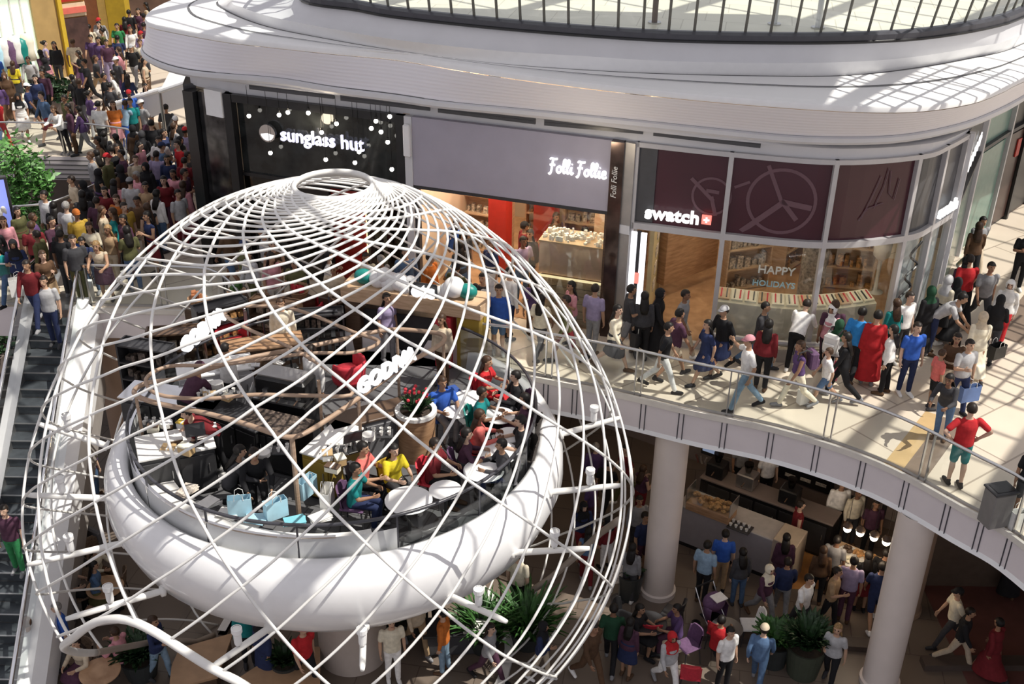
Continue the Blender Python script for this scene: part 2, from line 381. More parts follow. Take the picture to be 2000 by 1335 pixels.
# facade line (plan), running west to east
FAC = {'c0': (-7.75, 26.15), 's0': (-6.76, 25.6), 's1': (-2.42, 24.12), 'f0': (-2.25, 24.06), 'f1': (2.05, 22.66), 'p1': (2.32, 22.58), 'w0': (2.55, 22.46), 'w1': (4.42, 21.92),
       'w2': (6.46, 21.55), 'w3': (8.25, 21.98), 'w4': (9.02, 22.62), 'w5': (9.72, 23.4), 'r1': (11.75, 27.5), 'r2': (13.17, 29.2), 'r3': (14.0, 30.1), 'r4': (15.1, 31.3), 'r5': (22, 38)}
V2 = lambda k: Vector((FAC[k][0], FAC[k][1], 0))
def glass_curve(a, b, k=6):
    """points between two of the watch shop's mullions on the smooth plan curve"""
    keys = ['w0', 'w1', 'w2', 'w3', 'w4', 'w5']; P = catmull([V2(x) for x in keys], k); i, j = keys.index(a), keys.index(b); return P[i * k:j * k + 1]
facl = [V2('c0'), V2('s0'), V2('s1'), V2('f1')] + glass_curve('w0', 'w5', 4) + [V2(k) for k in ('r1', 'r2', 'r3', 'r4', 'r5')]
fac_r = resample([Vector((-6.3, 31.5, 0)), Vector((-7.6, 28.5, 0))] + facl, NC)
bev1 = mixp(low, upp, .1); bev1 = [Vector((p.x, p.y, 5.22)) for p in bev1]
# soffit, fascia, ledge, upper band
MB().ribbon([zz(fac_r, 4.58), zz(fac_r, 4.86), zz(offset2(fac_r, -.25), 4.9), zz(mixp(fac_r, low, .75), 4.98)]).build('trim_4', [greyw], smooth=False, kind='structure')
o = MB().ribbon([zz(mixp(fac_r, low, .75), 4.98), zz(low, 5.0), zz(offset2(low, -.05), 5.06), zz(offset2(low, -.05), 5.14), zz(low, 5.17)]).build('trim_5', [greyw], kind='structure')
rows = [zz(low, 5.17)]
for t in (.25, .5, .72, .88): rows.append([x.lerp(y, t ** 1.15) + Vector((0, 0, 0)) for x, y in zip(zz(low, 5.17 + .0), zz(upp, 5.93))])
rows.append(zz(upp, 5.93))
smooth_by_angle(MB().ribbon(rows).build('trim_6', [fascia_m], kind='structure'))
up_in = mixp(upp, tlo, .12)
smooth_by_angle(MB().ribbon([zz(offset2(upp, .03), 5.93), zz(offset2(upp, .03), 5.945), zz(offset2(upp, -.015), 5.95), zz(offset2(upp, -.015), 6.03), zz(upp, 6.055), zz(up_in, 6.08)]).build('trim_7', [white], kind='structure'))
rows = [zz(up_in, 6.08)] + [zz(mixp(up_in, tlo, t), 6.08 + .05 * t) for t in (.3, .48)]
MB().ribbon(rows + [zz(mixp(up_in, tlo, .5), 6.105), zz(mixp(up_in, tlo, .52), 6.105), zz(mixp(up_in, tlo, .52), 6.12), zz(mixp(up_in, tlo, .8), 6.13), zz(tlo, 6.14)]).build('trim_8', [ledge], kind='structure')
smooth_by_angle(MB().ribbon([zz(tlo, 6.10), zz(tlo, 6.17), zz(mixp(tlo, tmi, .35), 6.25), zz(tmi, 6.42)]).build('trim_9', [white], kind='structure'), 50)
smooth_by_angle(MB().ribbon([zz(tmi, 6.42), zz(mixp(tmi, rlo, .35), 6.47), zz(mixp(tmi, rlo, .7), 6.58), zz(mixp(tmi, rlo, .93), 6.74), zz(rlo, 6.8)]).build('trim_61', [greyw], kind='structure'), 50)
# dark strips painting the shade of the gaps between the ledge steps
gap = mat('gap_shade_strip', (.10, .10, .105), .6)
for k_, (A_, B_, t0_, t1_, h_) in enumerate(((up_in, tlo, .485, .515, 6.128), (up_in, tlo, .965, .995, 6.145))):
    MB().ribbon([zz(mixp(A_, B_, t0_), h_ - .004), zz(mixp(A_, B_, t0_), h_), zz(mixp(A_, B_, t1_), h_), zz(mixp(A_, B_, t1_), h_ - .004)]).build('trim_%d' % (62 + k_), [gap], kind='structure')
MB().ribbon([zz(offset2(low, -.004), 5.165), zz(offset2(low, -.004), 5.19)]).build('trim_64', [gap], kind='structure')
# slot diffusers in the soffit
slots = [((490, 167), (655, 186)), ((668, 189), (842, 209)), ((858, 212), (1048, 235)), ((1065, 237), (1258, 254)), ((1278, 257), (1487, 281))]
sv = MB()
for i, (p, q) in enumerate(slots):
    a3, b3 = at(p[0], p[1], 4.86), at(q[0], q[1], 4.86)
    d3 = b3 - a3; ang = math.atan2(d3.y, d3.x); c3 = (a3 + b3) / 2
    o = MB().box((0, 0, 0), (d3.length, .05, .13)).box((0, -.03, 0), (d3.length * .98, .01, .02)).build('slot_vent', [dgrey])
    o.location = (c3.x - .02, c3.y - .05, 4.86); o.rotation_euler = (0, 0, ang)
    tag(o, 'dark slot vent under the white canopy above the ' + ['blackest shop front', 'sunglasses sign', 'start of the grey shop sign', 'script sign and its pilaster', 'burgundy watch window'][i], 'vent', 'slot vents under the canopy')
# top level: floor, dark kerb rail, glass balustrade
top_poly = [(p.x, p.y) for p in offset2(rlo, .36)] + [(45, 60), (-20, 75), (-6, 45)]
MB().prism([top_poly], 6.55, 6.75).build('floor_top', [floor_top], kind='structure')
t = thing('glass_balustrade', 'glass balustrade with close mullions on a dark kerb along the topmost level', 'railing')
rin = offset2(rlo, .14)
MB().ribbon([zz(rlo, 6.8), zz(offset2(rlo, -.05), 6.84), zz(offset2(rlo, -.05), 6.95), zz(offset2(rlo, .04), 6.99), zz(rin, 6.99), zz(rin, 6.76), zz(offset2(rlo, .5), 6.755)]).build('kerb', [darkrail], t)
MB().tube([(p.x, p.y, 6.82) for p in offset2(rlo, -.06)], .03, 6).build('bottom_rail', [black], t)
fine = resample(rin, 75); fo = offset2(fine, -.32)
for i in range(8, 70):
    p = fine[i]; q = fo[i]; a2 = (Vector(fine[i + 1]) - Vector(fine[i - 1])); a2 = math.atan2(a2.y, a2.x)
    MB().tube([(p.x, p.y, 6.97), (q.x, q.y, 8.5)], .028, 4).build('mullion', [mat('mullion_metal', (.16, .155, .13), .4, var=.06)], t)
MB().ribbon([[(p.x, p.y, 6.97) for p in fine[8:71]], [(p.x, p.y, 8.5) for p in fo[8:71]]]).build('glass_panel', [skyglass], t)
MB().tube([(p.x, p.y, 8.52) for p in fo[8:71]], .04, 6).build('handrail', [darkrail], t)
for (px, py, h, lab) in ((1278, 45, 1.0, 'grey'), (1512, 48, 1.5, 'tall white'), (1597, 55, 1.15, 'short white')):
    p = at(px, py, 6.75); 
    if p.y < 60:
        t = thing('floor_post', lab + ' post with a flat cap on the topmost floor behind glass', 'post', p)
        MB().tube([(0, 0, 0), (0, 0, h)], .06, 10).build('pole', [white if 'white' in lab else taupe], t)
        MB().box((0, 0, h + .04), (.42, .3, .08), bev=.02).build('cap_plate', [white if 'white' in lab else taupe], t)
        MB().cyl((0, 0, 0), .14, .03).build('base_plate', [steel], t)

# ---- railings of the upper floor
def railing(name, label, path, step, h=1.06, posts='pair', zoff=0., grp='glass railings of the upper floor', skip=()):
    t = thing(name, label, 'railing', group=grp)
    P = [Vector(p) for p in path]; L = sum((q - p).length for p, q in zip(P, P[1:])); k = max(1, round(L / step)); R = resample(P, k * 6 + 1)
    MB().tube([(p.x, p.y, p.z + h) for p in R], .032, 8).build('handrail', [steel], t, smooth=True)
    MB().ribbon([[(p.x, p.y, p.z - .02) for p in R], [(p.x, p.y, p.z + .07) for p in R]]).build('base_channel', [mat('channel', (.45, .43, .41), .4)], t)
    for i in range(k):
        seg = R[i * 6:i * 6 + 7]
        MB().ribbon([[(p.x, p.y, p.z + .05) for p in seg], [(p.x, p.y, p.z + h - .05) for p in seg]]).build('glass_panel', [skyglass], t)
    for i in range(k + 1):
        p = R[i * 6]; q = R[min(len(R) - 1, i * 6 + 1)]; r_ = R[max(0, i * 6 - 1)]; d = (q - r_).normalized(); a_ = math.atan2(d.y, d.x)
        m = MB()
        for s in ((-.07, .07) if posts == 'pair' else (0,)): m.box((p.x + d.x * s, p.y + d.y * s, p.z + h / 2), (.022, .06, h), a_)
        m.build('post', [steel], t)
    return t
inn = offset2(EDGE, .07) if (offset2(EDGE, .07)[40] - Vector((KC.x, KC.y, 0))).length > (EDGE[40] - Vector((KC.x, KC.y, 0))).length else offset2(EDGE, -.07)
railing('glass_railing', 'long curved glass railing on the slab edge of the sunlit walkway', inn[6:], 1.95)
railing('glass_railing', 'short glass railing between the escalator head and the cafe platform', [Vector(p) for p in catmull([(-5.75, 21.4, 0), (-6.15, 22.4, 0), (-6.8, 23.25, 0), (-7.5, 23.5, 0), (-10.0, 23.52, 0)], 5)], 1.9)
hp = [Vector((x, y, 0)) for x, y in hole]
railing('glass_railing', 'straight glass railing of the walkway beyond the planted void', [Vector((-40, 33.82, 0)), Vector((-13.5, 34.02, 0)), Vector((-12.05, 33.55, 0)), Vector((-10.85, 32.5, 0))], 2.0, posts='one')
railing('glass_railing', 'glass railing on the near side of the planted void behind the crowd', [Vector(p) for p in catmull([(-13.0, 27.0, 0), (-12.2, 27.28, 0), (-11.65, 28.15, 0), (-11.15, 29.55, 0), (-10.68, 31.2, 0), (-10.85, 32.4, 0)], 5)], 1.9, posts='one')
railing('glass_railing', 'glass railing at the landing beside the escalator', [Vector((-40, 23.5, 0)), Vector((-11.5, 23.5, 0))], 2.0, posts='one')

# ---- columns
def column(label, x, y, r, z0, z1, m):
    o = MB().lathe([(r + .05, z0), (r + .05, z0 + .12), (r, z0 + .14), (r, z1)], (x, y, 0), 32).build('column', [m], smooth=False, kind='structure'); smooth_by_angle(o)
column('', 3.43, 19.85, .36, FL, -.78, colm); column('', 7.75, 17.15, .36, FL, -.78, colm); column('', 8.9, 19.4, .36, FL, -.78, colb); column('', -9.75, 23.9, .42, FL, -.78, colb)
column('', -6.4, 26.5, .4, FL, -.78, colb)
# ---- walls of the lower floor
MB().box((2, 36.5, FL / 2 - .4), (90, .3, 5.2)).build('wall_back', [taupe], kind='structure')
MB().box((10.9, 12, FL / 2 - .4), (.3, 20, 4.6)).build('wall_east', [mat('red_brown_wall', (.17, .085, .065), .7, var=.15, scale=2)], kind='structure') if False else None
# ---- roof over the atrium: glazing bars and opaque bays (all unseen; the bays are added and shaped to shade chosen areas)
ZR = 24.0
def shade_bay(nm, pts): MB().prism([pts], ZR, ZR + .25).build(nm, [white], kind='structure')
shade_bay('shade_panel_1', [(-40, -30), (60, -30), (60, -2), (-40, -2)])
shade_bay('shade_panel_2', [(17.0, 15.3), (17.0, 3), (26, 3), (24.2, 9), (22.6, 11.2), (19.5, 14.6)])
shade_bay('shade_panel_3', [(4.6, 19.6), (16.2, 17.6), (17.2, 20.2), (16, 22.2), (4.8, 22.4)])
beams = MB()
for k in range(-12, 26):
    x0 = k * 3.3 - 8; beams.box((x0, 16, ZR - .1), (.30, 60, .3), rad(-38))
beams.build('ceiling_4', [white], kind='structure')
beams = MB()
for k in range(-12, 30):
    x0 = k * 1.9; beams.box((x0, 16, ZR - .3), (.07, 60, .1), rad(50))
beams.build('ceiling_5', [white], kind='structure')
# unseen diagonal screen, added to cast a diamond shadow on the canopy's east end
scr = MB()
for k in range(-9, 10):
    for s_ in (1, -1): scr.box((13.6 + k * .62, 20.4, 9.9), (.05, 5.6, .05), s_ * rad(42))
scr.build('shadow_screen', [white], kind='structure')
# ================================================================== lattice dome round the cafe platform
SX, SY, SZ, SR, AU, PU, QU, AL = -3.324, 17.869, -.692, 5.704, 5.853, 1.537, 1.982, 5.312
def shell_r(z):
    if z > 5.0: return 1.17 - .50 * ((z - 5.0) / .26) ** .8
    s = z - SZ
    if s >= 0: return SR * max(0, 1 - min(1, s / AU) ** PU) ** (1 / QU)
    return SR * math.sqrt(max(.05, 1 - (s / AL) ** 2))
def shell_p(z, az): r = shell_r(z); return Vector((SX + max(0, z - 4.5) * .34 + r * math.cos(rad(az)), SY + r * math.sin(rad(az)), z))
def interp(tab, z):
    for (z0, a0), (z1, a1) in zip(tab, tab[1:]):
        if z0 >= z >= z1: return a0 + (a1 - a0) * (z0 - z) / max(1e-6, z0 - z1)
    return tab[-1][1]
F2 = [(5.26, -262), (5.16, -232), (5.06, -195), (4.94, -157), (4.87, -140.6), (4.78, -127.7), (4.66, -116.4), (4.54, -108.5), (4.36, -100.7), (4.16, -94.2), (3.95, -88.1), (3.72, -82.2), (3.48, -76.6), (3.21, -71.2), (2.94, -66.6), (2.55, -61.5), (2.11, -56.5), (1.73, -52.1), (1.26, -47.2), (.91, -43.8), (.38, -39), (-.2, -34.2), (-.83, -29), (-2, -18.5), (-3, -9), (-4, 2), (-5.2, 20)]
F1 = [(5.26, 190), (5.16, 150), (5.06, 108), (4.94, 68), (4.87, 48), (4.78, 30), (4.66, 14), (4.53, -.5), (4.44, -13), (4.32, -25.6), (4.14, -37.7), (3.93, -47.8), (3.73, -55.2), (3.56, -60.3), (3.38, -66), (3.21, -71.1), (2.61, -84), (2.07, -93.6), (1.59, -100.9), (.83, -111.2), (0, -121), (-1, -133), (-2, -145), (-3, -158), (-4, -172), (-5.2, -192)]
# lower rim: an arched opening towards the escalator, else down to the floor
LOW = [(-186, -5.2), (-179, -5.05), (-173, -4.62), (-164, -4.1), (-154, -3.35), (-150, -2.95), (-140, -1.85), (-129, -.8), (-124, -.28), (-120, 0), (-115, .12), (-109, .06), (-102, -.25), (-96, -.52), (-90, -1.1), (-84, -2.4), (-79, -4.0), (-76, -5.2)]
def zlow(az):
    a_ = (az + 180) % 360 - 180
    if a_ > 170: a_ -= 360
    if a_ < -186 or a_ > -76: return -5.18
    for (a0, z0), (a1, z1) in zip(LOW, LOW[1:]):
        if a0 <= a_ <= a1: return z0 + (z1 - z0) * (a_ - a0) / (a1 - a0)
    return -5.18
dome = thing('lattice_dome', 'giant egg-shaped white lattice dome of crossing spiral ribs over the round cafe', 'dome')
def spiral(tab, off, r):
    pts = []; n = 110; last = None
    for i in range(n + 1):
        z = 5.26 - (5.26 + 5.18) * ((i / n) ** 1.6); az = interp(tab, z) + off
        if pts and z < zlow(az):
            a_, b_ = last, z                                    # run the rib right up to the rim beam
            for _ in range(14):
                m_ = (a_ + b_) / 2
                if m_ < zlow(interp(tab, m_) + off): b_ = m_
                else: a_ = m_
            pts.append(shell_p(a_, interp(tab, a_) + off)); break
        pts.append(shell_p(z, az)); last = z
    MB().tube(pts, r, 7).build('lattice_rib', [ribw], dome, smooth=True)
for i in range(28): spiral(F1, i * 360 / 28, .023)
for i in range(14): spiral(F2, i * 360 / 14, .026)
ringc = (SX + .26, SY, 0); r_ = shell_r(5.26)
MB().lathe([(r_ + .03, 5.22), (r_ + .04, 5.27), (r_ - .01, 5.31), (r_ - .05, 5.28), (r_ - .05, 5.20), (r_ + .03, 5.22)], ringc, 48).build('crown_ring', [ribw], dome, smooth=True)
arch = []
for (a0, z0), (a1, z1) in zip(LOW[4:], LOW[5:]):
    for k in range(4): t = k / 4; arch.append(shell_p(z0 + (z1 - z0) * t, a0 + (a1 - a0) * t))
arch = resample(catmull(arch[::3] + [shell_p(-5.18, -76)], 4), 70)
MB().tube(arch, .07, 10).build('arch_beam', [ribw], dome, smooth=True)
MB().tube(resample([shell_p(z, a_) for a_, z in LOW[:5]], 30), .065, 10).build('base_beam', [mat('bronze_beam', (.36, .30, .25), .4, var=.05)], dome, smooth=True)
MB().tube(resample([shell_p(z, a_) for a_, z in ((3, -1.9), (9, -2.67), (12, -3.4), (14, -4.1), (18, -5.18))], 20), .075, 8).build('base_beam', [mat('bronze_beam', (.36, .30, .25))], dome, smooth=True)
MB().lathe([(shell_r(-5.15) - .08, -5.2), (shell_r(-5.15) + .1, -5.2), (shell_r(-5.15) + .1, -5.08), (shell_r(-5.15) - .08, -5.08)], ringc, 40, a0=rad(-76), a1=rad(174)).build('base_ring', [ribw], dome)

# ================================================================== cafe platform (white bowl)
plat = thing('cafe_platform', 'glossy white bowl-shaped round cafe platform on a thick stem inside the dome', 'platform', tuple(KC))
prof = [(.72, FL), (.70, -2.3), (1.1, -2.08), (2.0, -1.92), (2.9, -1.66), (3.6, -1.28), (4.08, -.8), (4.27, -.3), (4.25, .1), (4.12, .38), (3.98, .47), (3.87, .49), (3.80, .46), (3.78, .02)]
o = MB().lathe(prof[2:], (0, 0, 0), 96).build('bowl', [bowlw], plat, smooth=True)
MB().lathe(prof[:3], (0, 0, 0), 40).build('stem', [mat('stem_paint', (.5, .43, .38), .5, var=.03)], plat, smooth=True)
MB().cyl((0, 0, -.1), 3.8, .1, 72).build('deck', [floor_kiosk], plat)
# bridge from the walkway
MB().prism([[(-5.4, 20.7), (-1.2, 20.7), (-1.2, 23.2), (-5.6, 23.2)]], -.5, -.005).build('floor_bridge', [floor_up], kind='structure')
# balustrade
bal = thing('glass_balustrade', 'low frosted glass balustrade with dark handrail round the rim of the white bowl', 'railing', tuple(KC))
seg = [(-262 + 24.4 * k, -262 + 24.4 * (k + 1)) for k in range(13)]
frost = mat('frosted_glass', (.55, .56, .56), .25, var=.03)
for k, (a0, a1) in enumerate(seg):
    pane = frost if -195 < a0 < -85 else skyglass
    top = .82 if pane is frost else 1.0
    m = MB().lathe([(3.74, .02), (3.74, top)], (0, 0, 0), 6, a0=rad(a0 + .25), a1=rad(a1 - .25))
    m.build('glass_panel', [pane], bal, smooth=True)
    p = Vector((3.72 * math.cos(rad(a0)), 3.72 * math.sin(rad(a0)), 0)); MB().box((p.x, p.y, .53), (.03, .03, 1.02), rad(a0)).build('post', [darkrail], bal)
MB().tube([(3.72 * math.cos(rad(-262 + 317 * i / 60)), 3.72 * math.sin(rad(-262 + 317 * i / 60)), 1.05) for i in range(61)], .03, 8).build('handrail', [darkrail], bal, smooth=True)
MB().lathe([(3.75, .80), (3.75, .83), (3.70, .83), (3.70, .80)], (0, 0, 0), 40, a0=rad(-195), a1=rad(-82)).build('panel_cap', [chrome], bal)
# struts from bowl to dome with little white floodlights
STR = [(-77, -.75, -78, -.3, 'above the stem'), (-57, -.55, -54, -.2, 'under the shop end of the bowl'), (-98, -.75, -101, -.3, 'over the arched opening'), (-38, -.35, -33, .05, 'nearest the slab column'), (-20, .1, -15, .2, 'facing the watch shop'), (-148, -.6, -151, -.75, 'above the dome foot'), (-158, -.1, -156, .35, 'facing the escalator balustrade'), (-172, .35, -171, .9, 'beside the brown column'), (-128, -.75, -131, -.55, 'on the shaded flank of the bowl'), (2, .3, 2, .6, 'facing the walkway edge')]
for a0, z0, a1, z1, lab in STR:
    rr = 4.2 if z0 > -.5 else 4.1
    p = Vector((KC.x + rr * math.cos(rad(a0)), KC.y + rr * math.sin(rad(a0)), z0)); q = shell_p(z1, a1)
    st = MB().tube([p, p.lerp(q, .04), p.lerp(q, .05), p.lerp(q, .12), p.lerp(q, .9), q], [.10, .10, .055, .06, .05, .035], 10).build('strut', [ribw], dome, smooth=True)
    s = p.lerp(q, .55)
    L = thing('floodlight', 'small white cylindrical floodlight on the dome strut ' + lab, 'floodlight', s, group='floodlights on the dome struts')
    MB().tube([(0, 0, .03), (0, 0, .12)], .02, 6).build('bracket', [steel], L)
    dx = (q - p).normalized() * .0
    MB().lathe([(.0, .10), (.055, .10), (.062, .14), (.062, .30), (.085, .34), (.085, .42), (.07, .42)], (0, 0, 0), 14).build('housing', [white], L, smooth=False)
    MB().cyl((0, 0, .405), .07, .008, 14).build('lens', [whitec], L)

# ---- bent wood hoops over the counters
hoop = thing('wooden_hoop', 'pair of looping bent-wood hoops on posts above the cafe counters', 'rack')
HZ = 1.75
A = [(262, 767), (300, 785), (400, 806), (475, 826), (540, 848), (570, 853), (600, 843), (650, 812), (700, 777), (797, 709), (837, 687), (865, 668), (866, 655), (840, 648), (775, 643), (720, 650), (675, 661), (600, 677), (470, 702), (350, 738), (285, 748)]
pa = catmull([at(x, y, HZ) for x, y in A], 5, closed=True)
MB().tube(pa, .045, 8, closed=True).build('hoop', [tubew], hoop, smooth=True)
B = [(270, 748), (300, 725), (360, 738), (470, 790), (560, 790), (650, 775), (692, 775), (640, 730), (560, 690), (480, 655), (430, 640), (390, 660), (330, 695)]
B = [(330, 715), (430, 712), (600, 690), (690, 688), (740, 667), (690, 648), (610, 615), (555, 600), (480, 598), (440, 612), (480, 640), (590, 690), (690, 765), (600, 772), (500, 770), (400, 778), (310, 770), (285, 740)]
pb = catmull([at(x, y, HZ + .25) for x, y in B], 5, closed=True)
MB().tube(pb, .035, 8, closed=True).build('hoop', [tubew], hoop, smooth=True)
for (x, y) in ((570, 853), (866, 660), (264, 765), (622, 742), (700, 775), (775, 643)):
    p = at(x, y, HZ); MB().tube([(p.x, p.y, 0), (p.x, p.y, HZ)], .045 if x == 570 else .03, 8).build('post', [tubew], hoop)
    MB().cyl((p.x, p.y, 0), .1, .02).build('foot_plate', [darkrail], hoop)
# lettering that stands on the hoop
p0, p1 = at(700, 772, HZ + .05), at(792, 712, HZ + .05)
M = frame_on((p0.x, p0.y), (p1.x, p1.y), HZ + .05)
sg = thing('brand_sign', 'white raised letters standing on the bent-wood hoop above the planter', 'sign')
text_mesh('lettering', 'GODIVA', .42, litw, M @ Matrix.Translation((0, 0, 0)), sg, .04, bold=.008, space=1.0)
MB().box(((p0.x + p1.x) / 2, (p0.y + p1.y) / 2, HZ + .045), ((p1 - p0).length, .05, .02), math.atan2(p1.y - p0.y, p1.x - p0.x)).build('letter_bar', [darkrail], sg)
p0, p1 = at(358, 692, HZ + .05), at(412, 645, HZ + .05)
M = frame_on((p0.x, p0.y), (p1.x, p1.y), HZ + .05)
sg = thing('brand_sign', 'second set of white raised letters, seen edge-on where hoop nears the brown column', 'sign')
text_mesh('lettering', 'GODIVA', .42, litw, M, sg, .05, bold=.008, space=.9)
MB().box(((p0.x + p1.x) / 2, (p0.y + p1.y) / 2, HZ + .045), ((p1 - p0).length, .05, .02), math.atan2(p1.y - p0.y, p1.x - p0.x)).build('letter_bar', [darkrail], sg)

# ---- counters and equipment
def counter(label, px, py, size, rz, body, top, z=0., cat='counter', over=.03, plinth=True, doors=0, dm=None):
    p = at(px, py, z); t = thing('counter', label, cat, p, rz, 'cafe counters on the platform' if z == 0 else 'lower cafe counters')
    w_, d_, h = size
    MB().box((0, 0, h / 2 + .03), (w_, d_, h - .06), bev=.01).build('body', [body], t)
    MB().box((0, 0, h), (w_ + over * 2, d_ + over * 2, .05), bev=.012).build('worktop', [top], t)
    if plinth: MB().box((0, 0, .05), (w_ - .06, d_ - .06, .1)).build('plinth', [black], t)
    for i in range(doors):
        x = -w_ / 2 + w_ * (i + .5) / doors
        dr = MB().box((x, -d_ / 2 - .012, h * .5), (w_ / doors - .05, .024, h * .78), bev=.006).build('cabinet_door', [dm or body], t)
        MB().box((x + w_ / doors * .3, -d_ / 2 - .035, h * .6), (.015, .02, .16)).build('handle', [steel], dr)
    return t
counter('charcoal counter with white worktop beside the glass balustrade', 355, 950, (1.25, .75, .95), rad(22), charcoal, whitec, doors=2)
counter('long dark counter behind the two kneeling staff', 470, 885, (1.5, .55, .9), rad(-32), black, charcoal, doors=3)
counter('grey panelled counter below the white brand letters', 735, 888, (1.7, .5, .95), rad(28), mat('grey_lacquer', (.13, .13, .14), .4), woodd, doors=3)
counter('white topped service counter with mustard end panel', 655, 945, (.55, 1.1, .95), rad(-24), mustard, whitec, doors=1)
counter('steel-topped display counter with pastries along the shaded side', 350, 850, (1.9, .6, .9), rad(-12), charcoal, chrome, doors=3)
counter('white curved counter under the hoop beside the coffee machine', 430, 800, (1.4, .6, 1.0), rad(20), greyw, white, doors=2)
counter('low counter with gift boxes beside the red seats', 520, 742, (1.6, .55, .9), rad(18), woodd, wood, doors=3)
counter('dark prep counter in the middle of the platform', 545, 905, (1.2, .6, .9), rad(-20), black, goodsd, doors=2)
# espresso machine and black oven
p = at(565, 850, 0); t = thing('coffee_machine', 'large black coffee machine in the middle of the cafe platform', 'machine', p, rad(-18))
MB().box((0, 0, .45), (1.15, .6, .9), bev=.02).build('cabinet', [black], t)
MB().box((0, .05, 1.12), (1.05, .5, .44), bev=.05).build('housing', [black], t); MB().box((0, -.12, .93), (1.0, .45, .04)).build('drip_tray', [steel], t)
for x in (-.3, .05, .4):
    g = MB().cyl((x, -.22, 1.02), .05, .08).build('group_head', [steel], t); MB().tube([(x, -.25, 1.02), (x, -.42, 1.0)], .014, 6).build('handle', [woodd], g)
MB().tube([(-.55, -.2, 1.2), (-.6, -.3, 1.0), (-.6, -.32, .95)], .01, 6).build('steam_wand', [chrome], t)
MB().box((0, .05, 1.36), (.95, .42, .03)).build('cup_shelf', [steel], t)
# items on the counters: cups, boxes, paper bags
def box_item(nm, label, px, py, z, s, m, rz=0., grp=None, lid=None, cat='box'):
    p = at(px, py, z); t = thing(nm, label, cat, p, rz, grp)
    MB().box((0, 0, s[2] / 2), s, bev=.008).build('carton', [m], t)
    MB().box((0, 0, s[2] + .012), (s[0] + .012, s[1] + .012, .03), bev=.006).build('lid', [lid or m], t)
    MB().box((0, 0, s[2] + .02), (s[0] * .12, s[1] + .016, .026)).build('ribbon', [whitec], t)
def bag_item(label, p, s, m, rz=0., grp=None, nm='paper_bag'):
    t = thing(nm, label, 'bag', p, rz, grp); w_, d_, h = s
    b_ = MB(); b_.ribbon([[(-w_ / 2, -d_ / 2, 0), (w_ / 2, -d_ / 2, 0), (w_ / 2, d_ / 2, 0), (-w_ / 2, d_ / 2, 0)], [(-w_ / 2, -d_ / 2, h), (w_ / 2, -d_ / 2, h), (w_ / 2, d_ / 2, h), (-w_ / 2, d_ / 2, h)], [(-w_ / 2 + .006, -d_ / 2 + .006, h), (w_ / 2 - .006, -d_ / 2 + .006, h), (w_ / 2 - .006, d_ / 2 - .006, h), (-w_ / 2 + .006, d_ / 2 - .006, h)], [(-w_ / 2 + .006, -d_ / 2 + .006, .01), (w_ / 2 - .006, -d_ / 2 + .006, .01), (w_ / 2 - .006, d_ / 2 - .006, .01), (-w_ / 2 + .006, d_ / 2 - .006, .01)]], closed=True)
    b_.add([(-w_ / 2, -d_ / 2, .004), (w_ / 2, -d_ / 2, .004), (w_ / 2, d_ / 2, .004), (-w_ / 2, d_ / 2, .004)], [(0, 1, 2, 3)]).build('bag_body', [m], t)
    for y in (-d_ / 2, d_ / 2): MB().tube([(-w_ * .2, y, h - .02), (-w_ * .17, y, h + .09), (0, y, h + .13), (w_ * .17, y, h + .09), (w_ * .2, y, h - .02)], .006, 5).build('handle', [whitec], t)
    return t
for i, (x, y, m, lab) in enumerate(((470, 1003, blueb, 'pale blue paper bag on the rim ledge beside the kneeling staff'), (540, 1008, blueb, 'pale blue paper bag standing near the hoop post'), (600, 965, blueb, 'pale blue paper bag beside the dark prep counter'), (640, 985, whitec, 'white paper bag next to the seated person in teal'))):
    p = at(x, y, .45); bag_item(lab, p, (.38, .16, .34), m, rad(10 + 25 * i), 'paper bags on the cafe platform')
# ledge that carries bags along the inside of the rim
led = thing('service_ledge', 'curved pale ledge inside the frosted glass holding bags and papers', 'ledge', tuple(KC))
MB().lathe([(3.15, .38), (3.15, .44), (3.66, .44), (3.66, .38), (3.15, .38)], (0, 0, 0), 40, a0=rad(-150), a1=rad(-72)).build('shelf_board', [whitec], led)
for k in range(5):
    a_ = rad(-148 + 18.5 * k); MB().box((3.4 * math.cos(a_), 3.4 * math.sin(a_), .2), (.45, .03, .38), a_).build('bracket', [charcoal], led)
random.seed(5)
spot = [(345, 868), (330, 880), (365, 885), (300, 842), (330, 835), (360, 838), (392, 843), (415, 846), (640, 895), (665, 905), (650, 920), (500, 722), (530, 728), (560, 735), (545, 722), (410, 776), (445, 780)]
adj = ['brown ribboned', 'white ribboned', 'kraft card', 'small cream', 'dark chocolate', 'pale grey', 'golden']
plc = ['on the charcoal counter', 'on the charcoal counter edge', 'on the corner of the charcoal counter', 'on the steel-topped counter', 'in the row on the steel-topped counter', 'in the middle of the steel-topped counter', 'on the pastry counter end', 'at the tip of the pastry counter', 'on the white service counter', 'on the far end of the service counter', 'on the near end of the service counter', 'on the gift counter by the red seats', 'in the middle of the gift counter', 'on the gift counter corner', 'at the back of the gift counter', 'on the white curved counter', 'beside the machine on the curved counter']
mm_ = [woodd, whitec, tan, cream, woodd, greyw, yellow]
for i, (x, y) in enumerate(spot):
    k = i % 7; s = (random.uniform(.14, .26), random.uniform(.12, .2), random.uniform(.07, .16))
    box_item('gift_box', adj[k] + ' gift box ' + plc[i], x, y, .93 if not 15 <= i else 1.03, s, mm_[k], random.uniform(-.5, .5), 'gift boxes on the cafe counters', lid=mm_[(k + 1) % 7])

